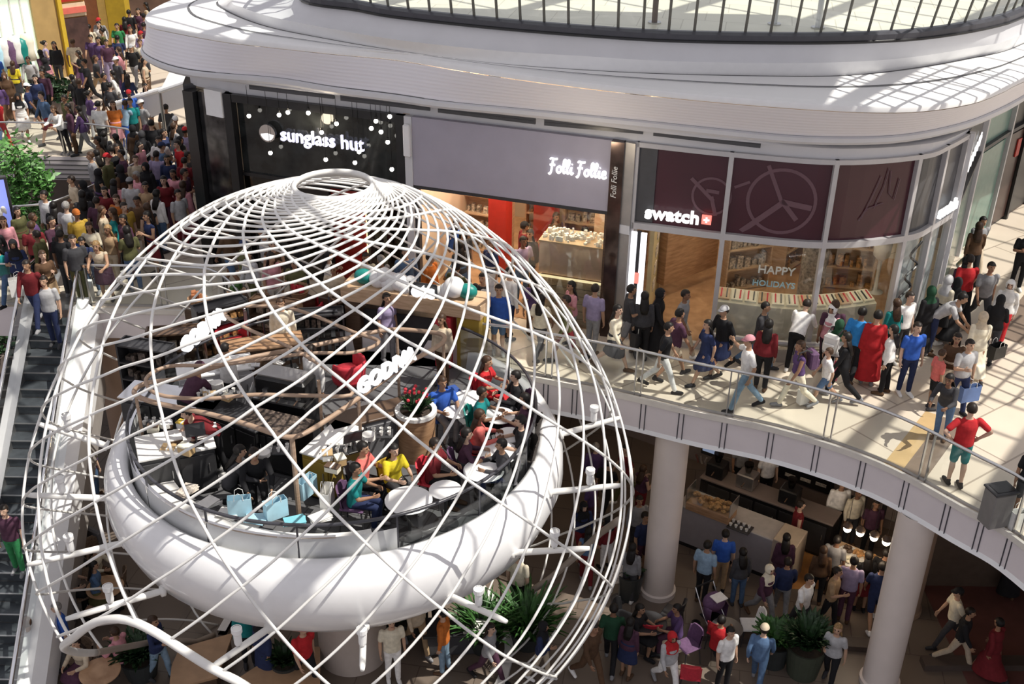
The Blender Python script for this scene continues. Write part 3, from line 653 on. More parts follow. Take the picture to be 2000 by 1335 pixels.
# ---- planter, seats, tables
def leaf_plant(parent, n, r, h, z0, m, seed, lw=.05, nm='leaves'):
    rn = random.Random(seed); mb = MB()
    for i in range(n):
        a_ = rn.uniform(0, 2 * PI); t_ = rn.random() ** .6; L = h * rn.uniform(.5, 1); out = r * rn.uniform(.35, 1.0); w_ = lw * rn.uniform(.7, 1.3)
        dx, dy = math.cos(a_), math.sin(a_); bx, by = dx * r * .25 * t_, dy * r * .25 * t_
        P = [(bx + dx * out * u, by + dy * out * u, z0 + L * (1.6 * u - .75 * u * u)) for u in (0, .35, .7, 1)]
        W = [w_ * .5, w_, w_ * .8, 0.004]
        mb.ribbon([[(p[0] - dy * q, p[1] + dx * q, p[2]) for p, q in zip(P, W)], [(p[0], p[1], p[2] - .015) for p in P], [(p[0] + dy * q, p[1] - dx * q, p[2]) for p, q in zip(P, W)]])
    return mb.build(nm, [m], parent)
p = at(815, 888, 0); t = thing('planter', 'round timber-slatted planter with red flowers on the cafe platform', 'planter', p)
m = MB().lathe([(.34, 0), (.36, 1.0)], (0, 0, 0), 28); m.build('tub', [wood], t, smooth=True)
MB().lathe([(.30, .94), (.30, 1.02), (.39, 1.02), (.39, .95)], (0, 0, 0), 28).build('rim', [whitec], t); MB().cyl((0, 0, .9), .31, .05).build('soil', [soil], t)
leaf_plant(t, 60, .35, .45, .95, leafd, 3)
fl = MB(); rn = random.Random(8)
for i in range(16): fl.ball((rn.uniform(-.22, .22), rn.uniform(-.2, .2), rn.uniform(1.25, 1.5)), .035, 6, 4)
fl.build('flowers', [redfab], t)
def make_table(nm, label, loc, r=.33, h=.74, top=white, stem=charcoal, grp=None):
    t = thing(nm, label, 'table', loc, 0, grp)
    MB().lathe([(.0, h - .03), (r - .02, h - .03), (r, h - .018), (r, h - .006), (r - .01, h), (0, h)], (0, 0, 0), 28).build('tabletop', [top], t)
    MB().cyl((0, 0, .02), .03, h - .05, 12).build('pedestal', [stem], t); MB().lathe([(0, 0), (.22, 0), (.22, .015), (.06, .04), (0, .04)], (0, 0, 0), 20).build('foot', [stem], t)
    return t
def make_chair(label, loc, rz, seatm, legm, grp=None, arm=False):
    """faces local -Y"""
    t = thing('cafe_chair', label, 'chair', loc, rz, grp)
    MB().box((0, 0, .45), (.42, .42, .05), bev=.02).build('seat', [seatm], t)
    b_ = MB(); rows = []
    for z in (.44, .6, .75, .84):
        rows.append([(.22 * math.sin(u), .10 + .12 * math.cos(u) + (z - .44) * .18, z - (.05 if abs(u) > 1 and z > .8 else 0)) for u in [-1.35 + 2.7 * k / 10 for k in range(11)]])
    inner = [[(x * .9, y * .9 - .0, z) for x, y, z in r] for r in rows]
    b_.ribbon(rows); b_.ribbon(list(reversed(inner))); b_.ribbon([rows[-1], inner[-1]]); b_.build('backrest', [seatm], t, smooth=True)
    for sx in (-1, 1):
        for sy in (-1, 1): MB().tube([(sx * .17, sy * .17, .43), (sx * .21, sy * .21, 0)], [.016, .011], 6).build('leg', [legm], t)
    return t
TB = [((798, 975), .40, 'nearest the yellow top'), ((870, 955), .28, 'second from the hoop post'), ((945, 917), .36, 'beside the leaning diners'), ((975, 882), .36, 'in front of the coral top'), ((995, 848), .26, 'between two dark-clad diners'), ((975, 810), .30, 'near the red dress'), ((915, 777), .32, 'closest to the walkway edge'), ((890, 803), .24, 'beside the round planter')]
for (x, y), r, lab in TB:
    p = at(x, y, .74); make_table('cafe_table', 'round white cafe table on the platform, ' + lab, (p.x, p.y, 0), r, grp='white tables on the cafe platform')
wick = mat('dark_wicker', (.05, .04, .035), .7, var=.4, scale=40); greyseat = mat('grey_seat', (.10, .10, .11), .6)
CH = [((692, 985), 80, purp, 'purple'), ((768, 945), 40, yellow, 'yellow'), ((845, 938), 70, redfab, 'red'), ((706, 948), 75, greyseat, 'grey'), ((905, 915), 95, purp, 'plum'), ((985, 935), -80, greyseat, 'grey shell'), ((930, 880), 95, redfab, 'coral red'), ((1022, 890), -85, wick, 'wicker'), ((935, 832), 80, teal, 'teal'), ((1030, 845), -95, wick, 'dark wicker'), ((862, 812), 30, bluefab, 'blue'), ((1012, 800), -80, purp, 'purple-grey'), ((880, 765), 120, bluefab, 'navy'), ((945, 770), 70, redfab, 'bright red')]
for i, ((x, y), a_, m, nm) in enumerate(CH):
    p = at(x, y, .45); make_chair(nm + ' cafe chair at the round white tables, number counted inward ' if False else nm + ' curved-back chair by ' + ['the hoop post table', 'the table nearest yellow', 'the second table', 'the coral tee at the hoop post', 'the table of the leaning diners', 'the glass at the leaning diners', 'the coral diner table', 'the glass beside the coral diner', 'the middle of the table row', 'the glass at the middle table', 'the flower planter', 'the glass near the red dress', 'the planter side of the end table', 'the end table at the walkway edge'][i], (p.x, p.y, 0), rad(a_), m, charcoal, 'chairs on the cafe platform')
# red armchairs by the bridge
for i, (x, y, lab) in enumerate(((455, 660, 'beside the hoop'), (490, 690, 'in front of the gift counter'), (600, 605, 'on the bridge'), (680, 718, 'by the machine side of the counter'), (640, 600, 'next to the wooden stall'))):
    p = at(x, y, .5); t = thing('armchair', 'small red tub armchair ' + lab, 'armchair', (p.x, p.y, 0), rad(30 + 70 * i), 'red tub armchairs')
    MB().lathe([(.0, .22), (.33, .22), (.35, .3), (.33, .44), (0, .46)], (0, 0, 0), 20).build('seat', [redfab], t, smooth=True)
    MB().lathe([(.34, .3), (.38, .62), (.36, .7), (.31, .68), (.29, .42)], (0, 0, 0), 20, a0=rad(-20), a1=rad(200)).build('backrest', [redfab], t, smooth=True)
    for k in range(4): a_ = PI / 4 + k * PI / 2; MB().tube([(.2 * math.cos(a_), .2 * math.sin(a_), .24), (.26 * math.cos(a_), .26 * math.sin(a_), 0)], .015, 6).build('leg', [woodd], t)

# ---- stall with bubbly white letters behind the platform
a3, b3 = at(668, 560, 1.55), at(942, 600, 1.55); d3 = b3 - a3; ang = math.atan2(d3.y, d3.x); c3 = (a3 + b3) / 2; Ls = d3.length
st = thing('drinks_stall', 'wood-topped drinks stall carrying white bubble shapes behind the cafe', 'stall', (c3.x, c3.y, 0), ang)
MB().box((0, .25, 1.45), (Ls, .7, .36), bev=.02).build('top_fascia', [woodl], st)
MB().box((Ls / 2 - .3, .25, .63), (.5, .6, 1.26), bev=.02).build('end_block', [mustard], st); MB().box((-Ls / 2 + .2, .3, .63), (.35, .6, 1.26), bev=.02).build('end_block', [woodd], st)
MB().box((-.2, .45, .5), (Ls - 1.1, .5, 1.0), bev=.02).build('counter_body', [charcoal], st); MB().box((Ls / 2 - .85, .1, .62), (.35, .4, 1.2), bev=.02).build('red_panel', [redfab], st)
bub = MB()
for (x, y, z, r) in ((-.78, .15, 1.80, .21), (-.62, .1, 1.92, .17), (-.52, .15, 1.76, .22), (-.30, .12, 1.80, .20), (-.14, .1, 1.72, .18), (-.06, .15, 1.85, .12), (.62, .12, 1.70, .14), (.76, .14, 1.76, .17), (.92, .12, 1.86, .23)): bub.ball((x, y, z), r, 16, 10)
bub.build('bubble_shapes', [white], st, smooth=True)['kind'] = 'stuff'
MB().box((.3, -.06, 1.78), (.62, .03, .34), bev=.02).build('letter_board', [charcoal], st)
text_mesh('lettering', 'etc', .40, litw, Matrix.Translation((.06, -.12, 1.66)) @ Matrix.Rotation(PI / 2, 4, 'X'), st, .03, bold=.02)
for x in (-1.12, 1.2):
    MB().ball((x, .15, 1.80), .20, 14, 10, sc=(1.1, .8, .85)).build('teal_ball', [teal], st, smooth=True)
def shelf_unit(label, p, rz, w_, h, n, m, items, seed, z=0.):
    t = thing('shelf_unit', label, 'shelf', (p.x, p.y, z), rz, 'shop shelves'); rn = random.Random(seed)
    MB().box((0, .18, h / 2), (w_, .03, h)).build('back_panel', [m], t)
    for s in (-1, 1): MB().box((s * w_ / 2, 0, h / 2), (.04, .36, h)).build('side_panel', [m], t)
    for k in range(n + 1): MB().box((0, 0, .05 + (h - .1) * k / n), (w_, .36, .035)).build('shelf_board', [m], t)
    g = MB()
    for k in range(n):
        x = -w_ / 2 + .1
        while x < w_ / 2 - .12:
            ww = rn.uniform(.06, .16); hh = rn.uniform(.08, .6 * (h / n)); g.box((x + ww / 2, rn.uniform(-.08, .05), .07 + (h - .1) * k / n + hh / 2), (ww, .14, hh), m=0); x += ww + rn.uniform(.02, .1)
    o = g.build('goods', [items], t); o['kind'] = 'stuff'; return t
# ---- small things on the platform counters
def cups(label, px, py, z, n=6, m=None):
    t = thing('cup_tray', label, 'tray', at(px, py, z), rad(px % 40 - 20), 'trays of cups on the cafe platform'); MB().box((0, 0, .012), (.42, .28, .024), bev=.008).build('tray_base', [charcoal], t)
    for i in range(n): MB().lathe([(.022, 0), (.036, .08), (.030, .08), (.018, .012)], (-.14 + .14 * (i % 3), -.06 + .12 * (i // 3), .024), 10).build('cup', [m or whitec], t)
for x, y, z, l in ((300, 828, .95, 'tray of white cups at the steel-topped counter end near the rim'), (405, 775, 1.05, 'tray of white cups on the curved white counter'), (455, 770, 1.05, 'second tray of white cups farther along the curved white counter'), (480, 715, .95, 'tray of white cups on the gift counter near the red seats'), (700, 868, 1.0, 'tray of white cups on the grey panelled counter'), (745, 848, 1.0, 'tray of white cups on the panelled counter near the planter'), (545, 880, .98, 'tray of white cups on the dark prep counter'), (660, 880, 1.0, 'tray of white cups at the far end of the white service counter')): cups(l, x, y, z)
def plates(label, px, py, z, n):
    t = thing('plate_stack', label, 'plates', at(px, py, z), 0, 'stacks of plates on the cafe platform')
    for i in range(n): MB().lathe([(0, .0), (.08, .0), (.12, .014), (.118, .018), (0, .006)], (0, 0, .014 * i), 16).build('plate', [whitec], t)
for x, y, z, n, l in ((325, 832, .95, 7, 'stack of white plates beside the steel counter cups'), (375, 826, .95, 5, 'short stack of white plates in the middle of the steel counter'), (425, 758, 1.05, 9, 'tall stack of white plates on the curved white counter'), (515, 890, .98, 6, 'stack of white plates on the dark prep counter'), (720, 858, 1.0, 8, 'stack of white plates on the grey panelled counter')): plates(l, x, y, z, n)
def terminal(label, px, py, z, rz):
    t = thing('till_screen', label, 'till', at(px, py, z), rad(rz), 'tills on the cafe platform'); MB().box((0, 0, .02), (.24, .2, .04), bev=.01).build('base', [black], t); MB().tube([(0, 0, .04), (0, .03, .2)], .02, 6).build('neck', [black], t); MB().box((0, .02, .30), (.34, .03, .24), rx=-.25, bev=.01).build('display', [charcoal], t)
terminal('black till screen on the charcoal counter', 385, 868, .97, 20); terminal('black till screen on the grey panelled counter', 690, 880, 1.0, -150); terminal('black till screen on the gift counter', 570, 718, .95, 30)
for i, (x, y, m, l) in enumerate(((445, 1005, whitec, 'sheaf of white papers on the rim ledge near the charcoal counter'), (500, 1015, blueb, 'pale blue folder on the rim ledge beside the paper bags'), (575, 1020, mat('aqua_card', (.20, .52, .60), .5), 'aqua folder lying on the rim ledge near the hoop post'), (625, 1012, whitec, 'sheaf of white papers on the rim ledge near the teal tee'), (405, 985, whitec, 'crumpled white papers on the rim ledge by the kneeling staff'), (365, 960, paperp, 'printed leaflets on the rim ledge at the charcoal counter'))):
    t = thing('paper_stack', l, 'papers', at(x, y, .445), rad(-30 + 17 * i), 'papers on the rim ledge'); g = MB()
    for k in range(5): g.box((.01 * (k % 3), .012 * (k % 2), .006 + .011 * k), (.34, .24, .009), .09 * k)
    o = g.build('sheets', [m], t); o['kind'] = 'stuff'
ac0 = rad(15)
for i, (x, y, l, m) in enumerate(((300, 775, 'shelf unit of dark bottles under the low end of the hoop', goodsd), (355, 745, 'shelf unit of mixed gifts under the hoop beside the second letters', goods), (440, 690, 'shelf unit of red and brown boxes behind the red tub chair', pastry), (545, 668, 'low shelf unit of mixed gifts in the middle of the platform back', goods), (625, 690, 'shelf unit of dark boxes near the bridge side of the hoop', goodsd), (700, 655, 'low shelf unit of pale goods behind the white letters', goods))):
    p = at(x, y, 0); shelf_unit(l, p, rad(-15 + 25 * (i % 3)), 1.1, 1.05 if i > 2 else 1.25, 3, woodd if i % 2 else charcoal, m, 60 + i)
MB_r = random.Random(77)
for i, (x, y, l) in enumerate(((395, 655, 'near the second letters'), (470, 640, 'beside the red tub chair'), (590, 640, 'on the bridge edge'), (655, 635, 'by the wooden stall'), (745, 660, 'under the hoop tip'))):
    p = at(x, y, 0); t = thing('gift_basket', ['orange wrapped', 'green wrapped', 'red wrapped', 'brown wrapped', 'cream wrapped'][i] + ' gift basket on a dark stand ' + l, 'basket', p, .4 * i, 'gift baskets at the back of the platform')
    MB().box((0, 0, .4), (.5, .5, .8), bev=.02).build('stand', [woodd], t); MB().lathe([(.0, .8), (.16, .8), (.22, .95), (.2, .95), (0, .86)], (0, 0, 0), 16).build('basket', [wood], t)
    g = MB(); [g.box((MB_r.uniform(-.1, .1), MB_r.uniform(-.1, .1), .98 + MB_r.uniform(0, .08)), (.1, .07, .14), MB_r.uniform(0, 3)) for _ in range(7)]; g.build('wrapped_goods', [[terracotta, leafm, redfab, woodd, cream][i]], t)['kind'] = 'stuff'
# ================================================================== shops
def wall_box(p, q, z0, z1, th, m, nm, parent=None, off=0., kind=None):
    p, q = Vector((p[0], p[1], 0)), Vector((q[0], q[1], 0)); d = q - p; a_ = math.atan2(d.y, d.x); c = (p + q) / 2; n_ = Vector((d.y, -d.x, 0)).normalized()
    c = c + n_ * off
    return MB().box((c.x, c.y, (z0 + z1) / 2), (d.length, th, z1 - z0), a_).build(nm, [m], parent, kind=kind)
lp = lambda a, b, t: Vector(a).lerp(Vector(b), t)
# ---- return wall and dark pillars at the west end
wall_box(FAC['c0'], (-8.3, 29.5), 0, 4.6, .3, dgrey, 'wall_west', kind='structure')
pl = thing('mirror_pillar', 'black mirror-clad pillar at the rounded end of the shop row', 'pillar')
wall_box(FAC['c0'], lp(FAC['c0'], FAC['s0'], .28), 0, 4.5, .34, black, 'core', pl, .08)
wall_box(lp(FAC['c0'], FAC['s0'], .3), lp(FAC['c0'], FAC['s0'], .98), 0, 4.5, .2, mat('dark_mirror', (.10, .10, .105), .12, metal=.8, var=.7, scale=3), 'mirror_cladding', pl)
wall_box(lp(FAC['c0'], FAC['s0'], .55), lp(FAC['c0'], FAC['s0'], 1.0), 4.0, 4.62, .26, white, 'head_panel', pl, .05)
# ---- sunglasses shop
sh = thing('sunglasses_shop', 'black glazed shop front with hanging bulbs and a sunglasses sign', 'shop')
s0, s1 = V2('s0'), V2('s1')
wall_box(s0, lp(s0, s1, .045), 0, 4.58, .22, black, 'pillar', sh, .04); wall_box(lp(s0, s1, .955), s1, 0, 4.58, .22, black, 'pillar', sh, .04)
wall_box(s0, s1, 4.40, 4.58, .2, black, 'head_beam', sh, .03)
wall_box(lp(s0, s1, .045), lp(s0, s1, .955), 2.62, 4.40, .03, mat('black_slate_glass', (.018, .02, .02), .08, var=.6, scale=2.5), 'sign_glass', sh, -.12)
wall_box(lp(s0, s1, .045), lp(s0, s1, .55), .05, 2.6, .02, darkglass, 'window_pane', sh, -.1); wall_box(lp(s0, s1, .75), lp(s0, s1, .955), .05, 2.6, .02, darkglass, 'window_pane', sh, -.1)
wall_box(s0, s1, 2.56, 2.64, .08, black, 'transom', sh, -.08)
nrm = Vector(((s1 - s0).y, -(s1 - s0).x, 0)).normalized()
wall_box(s0 - nrm * 4, s1 - nrm * 4, 0, 4.6, .2, taupe, 'wall_shop', kind='structure'); wall_box(s1, s1 - nrm * 5, 0, 4.6, .16, beige, 'wall_party', kind='structure'); wall_box(s0, s0 - nrm * 4, 0, 4.6, .16, dgrey, 'wall_side', kind='structure')
rp = thing('display_wall', 'red lacquered display wall glowing inside the sunglasses shop', 'display'); wall_box(lp(s0, s1, .42) - nrm * .6, lp(s0, s1, .72) - nrm * .6, 0, 2.9, .12, red, 'panel', rp)
for t_ in (.70, .80): wall_box(lp(s0, s1, t_) - nrm * .5, lp(s0, s1, t_ + .015) - nrm * .5, 0, 2.8, .05, stripy, 'lit_edge', rp)
for i in range(4): wall_box(lp(s0, s1, .43) - nrm * .45, lp(s0, s1, .69) - nrm * .45, .6 + .5 * i, .63 + .5 * i, .16, red, 'shelf', rp)
# lettering, disc logo
M = frame_on(s0, s1, 0)
L = (s1 - s0).length
sn = thing('shop_sign', 'violet-white lit lettering of the sunglasses shop with a round silver disc', 'sign')
q0, q1 = atY(548, 280, 25.0), None
def on_fac(p, q, px, py, off=.0):
    """local (u, z) of the point of the wall p-q that lies behind photo point px, py"""
    d = Vector((q.x - p.x, q.y - p.y, 0)).normalized(); n = Vector((d.y, -d.x, 0)); pp = Vector((p.x, p.y, 0)) + n * off; r = ray(px, py)
    tt = (pp - Vector((EYE.x, EYE.y, 0))).dot(n) / (r.x * n.x + r.y * n.y); X = EYE + r * tt; return ((X - pp).dot(d), X.z)
u0, z0 = on_fac(s0, s1, 549, 273); u1, z1 = on_fac(s0, s1, 712, 292)
o = text_mesh('lettering', 'sunglass hut', .46, litv, M @ Matrix.Translation((u0, z0, .02)), sn, .03, bold=.004, space=1.0)
sc = (u1 - u0) / max(.1, max(v.co.x for v in [type('q', (), {'co': (M.inverted() @ v.co)}) for v in o.data.vertices]) - u0)
o.data.transform(M @ Matrix.Translation((u0, 0, 0)) @ Matrix.Diagonal((sc, 1, 1, 1)) @ Matrix.Translation((-u0, 0, 0)) @ M.inverted())
ud, zd = on_fac(s0, s1, 526, 258)
dm = MB().cyl((0, 0, 0), .21, .08, 32); dm.v = [tuple(M @ Vector((ud + v[0], zd + v[1], .02 + v[2]))) for v in dm.v]; dm.build('disc_logo', [chrome], sn)
dm = MB().lathe([(0, .085), (.17, .085), (.17, .09), (0, .09)], (0, 0, 0), 20, a0=rad(190), a1=rad(350)); dm.v = [tuple(M @ Vector((ud + v[0], zd + v[1], .02 + v[2]))) for v in dm.v]; dm.build('disc_highlight', [litw], sn)
BU = [(487, 226), (546, 224), (563, 219), (603, 220), (658, 241), (629, 258), (735, 236), (726, 250), (762, 227), (758, 277), (529, 298), (702, 296), (637, 311), (694, 317), (766, 330), (745, 257)]
ORD = ['first','second','third','fourth','fifth','sixth','seventh','eighth','ninth','tenth','eleventh','twelfth','thirteenth','fourteenth','fifteenth','sixteenth']
BU.sort()
for i, (x, y) in enumerate(BU):
    u, z = on_fac(s0, s1, x, y, .12); P = M @ Vector((u, z, .12 + .02))
    t = thing('pendant_bulb', ORD[i] + ' glowing pendant bulb before the sunglasses sign, counted from the mirror pillar', 'lamp', P, group='pendant bulbs before the sunglasses shop')
    MB().ball((0, 0, 0), .05, 12, 8).build('globe', [bulb], t, smooth=True); MB().tube([(0, 0, .05), (0, 0, 4.84 - P.z)], .006, 5).build('cord', [black], t); MB().cyl((0, 0, .05), .025, .06, 10).build('socket', [black], t)
# dim furniture inside
for i in range(4):
    c_ = lp(s0, s1, .15 + .2 * i) - nrm * (2.0 + .5 * (i % 2)); t = thing('display_table', ['low black', 'tall black', 'mid-height black', 'narrow black'][i] + ' display table inside the sunglasses shop', 'table', (c_.x, c_.y, 0), .3 * i, 'display tables of the sunglasses shop')
    h = .7 + .1 * i; MB().box((0, 0, h), (.9, .5, .05), bev=.01).build('tabletop', [charcoal], t)
    for sx in (-.4, .4):
        for sy in (-.2, .2): MB().box((sx, sy, h / 2), (.04, .04, h)).build('leg', [black], t)
# ---- pilaster with a white lantern between the two shops
pt = thing('pilaster', 'narrow grey pilaster with a white wall lantern between the first two shops', 'pilaster'); f0, f1 = V2('f0'), V2('f1')
wall_box(s1, f0, 0, 4.58, .3, greyw, 'shaft', pt, .0)
cpt = (s1 + f0) / 2 + nrm * .2; MB().box((cpt.x, cpt.y, 4.05), (.16, .12, .75), math.atan2((f0 - s1).y, (f0 - s1).x), bev=.03).build('lantern', [white], pt)
# ---- jewellery shop
fs = thing('jewellery_shop', 'jewellery shop front with a broad slate-grey sign board and white script', 'shop')
wall_box(f0, f1, 3.0, 4.58, .16, slate, 'sign_board', fs, .05); wall_box(f0, f1, 2.92, 3.0, .2, charcoal, 'sign_edge', fs, .03)
wall_box(f0, lp(f0, f1, .02), 0, 3.0, .16, charcoal, 'jamb', fs); wall_box(lp(f0, f1, .985), f1, 0, 3.0, .16, woodd, 'jamb', fs)
wall_box(lp(f0, f1, .60), lp(f0, f1, .985), .02, 2.92, .015, shopglass, 'window_pane', fs, -.02)
nf = Vector(((f1 - f0).y, -(f1 - f0).x, 0)).normalized(); Mf = frame_on(f0, f1, 0)
wall_box(f0 - nf * 6, f1 - nf * 6, 0, 4.6, .2, beige, 'wall_shop', kind='structure'); wall_box(f1, f1 - nf * 6, 0, 4.6, .14, beige, 'wall_party', kind='structure')
MB().prism([[(p.x, p.y) for p in (f0, f1, f1 - nf * 6, f0 - nf * 6)]], .0, .012).build('floor_shop', [wood], kind='structure')
# script lettering drawn as strokes: F o l l i  F o l l i e
def strokes(letters, size, r, M, name, m, parent):
    mb = MB(); x0 = 0
    for (w_, paths) in letters:
        for P in paths:
            pts = catmull([(x0 + x * size, y * size, 0) for x, y in P], 5) if len(P) > 2 else [Vector((x0 + x * size, y * size, 0)) for x, y in P]
            mb.tube(pts, r, 6)
        x0 += w_ * size
    mb.v = [tuple(M @ Vector(v)) for v in mb.v]; return mb.build(name, [m], parent, smooth=True), x0
gF = (.62, [[(.12, 1.02), (.2, 1.12), (.45, 1.08), (.7, 1.12)], [(.36, 1.08), (.28, .6), (.22, .1), (.12, -.15), (.02, -.05)], [(.1, .58), (.3, .62), (.52, .60)]])
go = (.46, [[(.26, .56), (.08, .42), (.06, .14), (.2, .02), (.36, .16), (.36, .44), (.22, .56), (.3, .5), (.46, .5)]])
gl = (.30, [[(.02, .3), (.2, .62), (.28, .98), (.2, 1.12), (.12, .95), (.1, .3), (.16, .04), (.3, .16)]])
gi = (.30, [[(.04, .3), (.14, .56), (.1, .2), (.16, .02), (.3, .16)], [(.17, .80), (.20, .84)]])
ge = (.44, [[(.04, .26), (.3, .34), (.3, .54), (.16, .56), (.06, .36), (.08, .1), (.22, .02), (.42, .14)]])
sp = (.22, [])
u0, z0 = on_fac(f0, f1, 1072, 330, .14); u1, z1 = on_fac(f0, f1, 1186, 345, .14)
W = [gF, go, gl, gl, gi, sp, gF, go, gl, gl, gi, ge]; size = (u1 - u0) / sum(w_ for w_, _ in W)
sg = thing('shop_sign', 'white handwritten-style lettering on the slate-grey sign board', 'sign')
strokes(W, size, .026, Mf @ Matrix.Translation((u0, z0 - .05, .17)), 'lettering', litw, sg)
# interior: red columns, shelves, counters
for i, (a_, b_, dp, z1_) in enumerate(((.235, .335, 2.2, 4.3), (.41, .53, 3.4, 4.3))):
    t = thing('red_column', ['broad red lacquer column standing forward in the jewellery shop', 'set-back red lacquer column beside the shelves of the jewellery shop'][i], 'column'); wall_box(lp(f0, f1, a_) - nf * dp, lp(f0, f1, b_) - nf * dp, .1, z1_, .5, red, 'shaft', t); wall_box(lp(f0, f1, a_ - .005) - nf * dp, lp(f0, f1, b_ + .005) - nf * dp, 0, .12, .54, charcoal, 'plinth', t)
af = math.atan2((f1 - f0).y, (f1 - f0).x)
shelf_unit('lit shelf unit at the back of the jewellery shop', lp(f0, f1, .12) - nf * 3.4, af, 1.3, 2.6, 5, woodl, goods, 1); shelf_unit('shelf unit between the two red columns of the jewellery shop', lp(f0, f1, .37) - nf * 4.2, af, .6, 2.8, 6, woodl, pastry, 2)
shelf_unit('wide shelf unit behind the tall window counter', lp(f0, f1, .72) - nf * 4.8, af, 2.0, 2.8, 5, woodl, goods, 3); shelf_unit('slanting side shelf in the corner of the jewellery shop', lp(f0, f1, .93) - nf * 3.0, af + 1.2, 1.9, 2.6, 4, woodl, pastry, 4)
# tall timber window counter
c_ = lp(f0, f1, .815) - nf * .55; t = thing('window_counter', 'tall plank-fronted timber counter filled with white trinkets in the shop window', 'counter', (c_.x, c_.y, 0), af)
wc = (f1 - f0).length * .34
MB().box((0, 0, .55), (wc, .8, 1.1), bev=.01).build('lower_cabinet', [woodl], t); MB().box((0, .02, 1.55), (wc, .78, .78), bev=.01).build('upper_cabinet', [mat('pinkish_plank', (.66, .45, .34), .5, var=.1, scale=5)], t)
MB().box((0, -.42, 1.13), (wc, .03, .05)).build('lit_strip', [stripy], t); MB().box((0, .02, 1.96), (wc + .03, .82, .04)).build('tray', [woodl], t)
g = MB(); rn = random.Random(12)
for i in range(90): x, y = rn.uniform(-wc / 2 + .05, wc / 2 - .05), rn.uniform(-.32, .36); h = rn.uniform(.03, .12); g.box((x, y, 1.98 + h / 2), (rn.uniform(.03, .09), rn.uniform(.03, .09), h), rn.uniform(0, 3))
o = g.build('trinkets', [whitec], t); o['kind'] = 'stuff'
for i in range(5): MB().box((0, -.405, .15 + .19 * i), (wc, .012, .008)).build('plank_seam', [woodd], t)
c_ = lp(f0, f1, .80) - nf * 2.4; t = thing('display_table', 'low timber display table with pale wrapped goods behind the window counter', 'table', (c_.x, c_.y, 0), af)
MB().box((0, 0, .95), (1.1, .7, .06), bev=.01).build('tabletop', [woodl], t)
for sx in (-.5, .5):
    for sy in (-.3, .3): MB().box((sx, sy, .46), (.05, .05, .93)).build('leg', [wood], t)
MB().ball((0, 0, 1.0), .3, 14, 8, sc=(1.4, .9, .8)).build('wrapped_goods', [pastry], t)
# ---- dark mirror pilaster with vertical script and steel pier
pp = thing('pilaster', 'dark polished pilaster with small upright script beside the grey sign board', 'pilaster'); p1_ = V2('p1'); w0 = V2('w0')
wall_box(f1, p1_, 0, 4.58, .3, mat('brown_mirror', (.09, .06, .05), .15, metal=.6, var=.7, scale=2), 'shaft', pp, .05)
Mp = frame_on(f1, p1_, 0); text_mesh('lettering', 'Folli Follie', .17, whitec, Mp @ Matrix.Translation((.17, 3.35, .22)) @ Matrix.Rotation(PI / 2, 4, 'Z'), pp, .005, shear=.2)
pp = thing('pier', 'brushed steel pier between the jewellery shop and the watch shop', 'pier'); wall_box(p1_, w0, 0, 4.58, .24, mat('brushed_steel', (.42, .40, .38), .35, metal=.5, var=.06), 'shaft', pp, .02); wall_box(p1_, w0, 2.55, 2.75, .28, greyw, 'collar', pp, .02)
# ---- watch shop: curved glass front
ws = thing('watch_shop', 'curved glass watch shop front with burgundy printed panels over the windows', 'shop')
segs = [('w0', 'w1'), ('w1', 'w2'), ('w2', 'w3'), ('w3', 'w4'), ('w4', 'w5')]
whole = glass_curve('w0', 'w5', 6); z_ = lambda L, h: [(p.x, p.y, h) for p in L]
frm = mat('mullion_grey', (.50, .49, .50), .35, metal=.2, var=.03)
for i, k in enumerate(('w0', 'w1', 'w2', 'w3', 'w4', 'w5')):
    j = i * 6; p = whole[j]; d = whole[min(len(whole) - 1, j + 1)] - whole[max(0, j - 1)]; MB().box((p.x, p.y, 2.3), (.10, .16, 4.6), math.atan2(d.y, d.x), bev=.01).build('mullion', [frm], ws)
for h0, h1 in ((2.68, 2.82), (4.50, 4.60), (0, .14)):
    A_ = offset2(whole, -.08); B_ = offset2(whole, .05); MB().ribbon([z_(A_, h0), z_(A_, h1), z_(B_, h1), z_(B_, h0), z_(A_, h0)]).build('transom', [frm], ws)
for i, (a_, b_) in enumerate(segs):
    c = glass_curve(a_, b_, 6); ci = offset2(c, .03)
    pm = burg if i < 3 else dgrey
    MB().ribbon([z_(ci, 2.82), z_(ci, 4.5)]).build('print_panel', [pm], ws)
    if i > 0: MB().ribbon([z_(ci, .14), z_(ci, 2.68)]).build('window_pane', [shopglass], ws)
a_, b_ = lp(V2('w0'), V2('w1'), 0.02), lp(V2('w0'), V2('w1'), .22); wall_box(a_, b_, 2.84, 4.48, .02, dgrey, 'side_panel', ws, .0)
def curve_map(c):
    L = [0]
    for p, q in zip(c, c[1:]): L.append(L[-1] + (Vector((q.x, q.y, 0)) - Vector((p.x, p.y, 0))).length)
    def f(u, z, off):
        u = max(0, min(L[-1] - 1e-4, u)); j = max(k for k in range(len(L) - 1) if L[k] <= u); t = (u - L[j]) / (L[j + 1] - L[j]); p, q = Vector((c[j].x, c[j].y, 0)), Vector((c[j + 1].x, c[j + 1].y, 0)); d = (q - p).normalized(); n = Vector((d.y, -d.x, 0)); X = p.lerp(q, t) + n * off; return (X.x, X.y, z)
    return f, L[-1]
cm, CL = curve_map(whole)
L1 = sum((V2(b) - V2(a)).length for a, b in segs[:1])
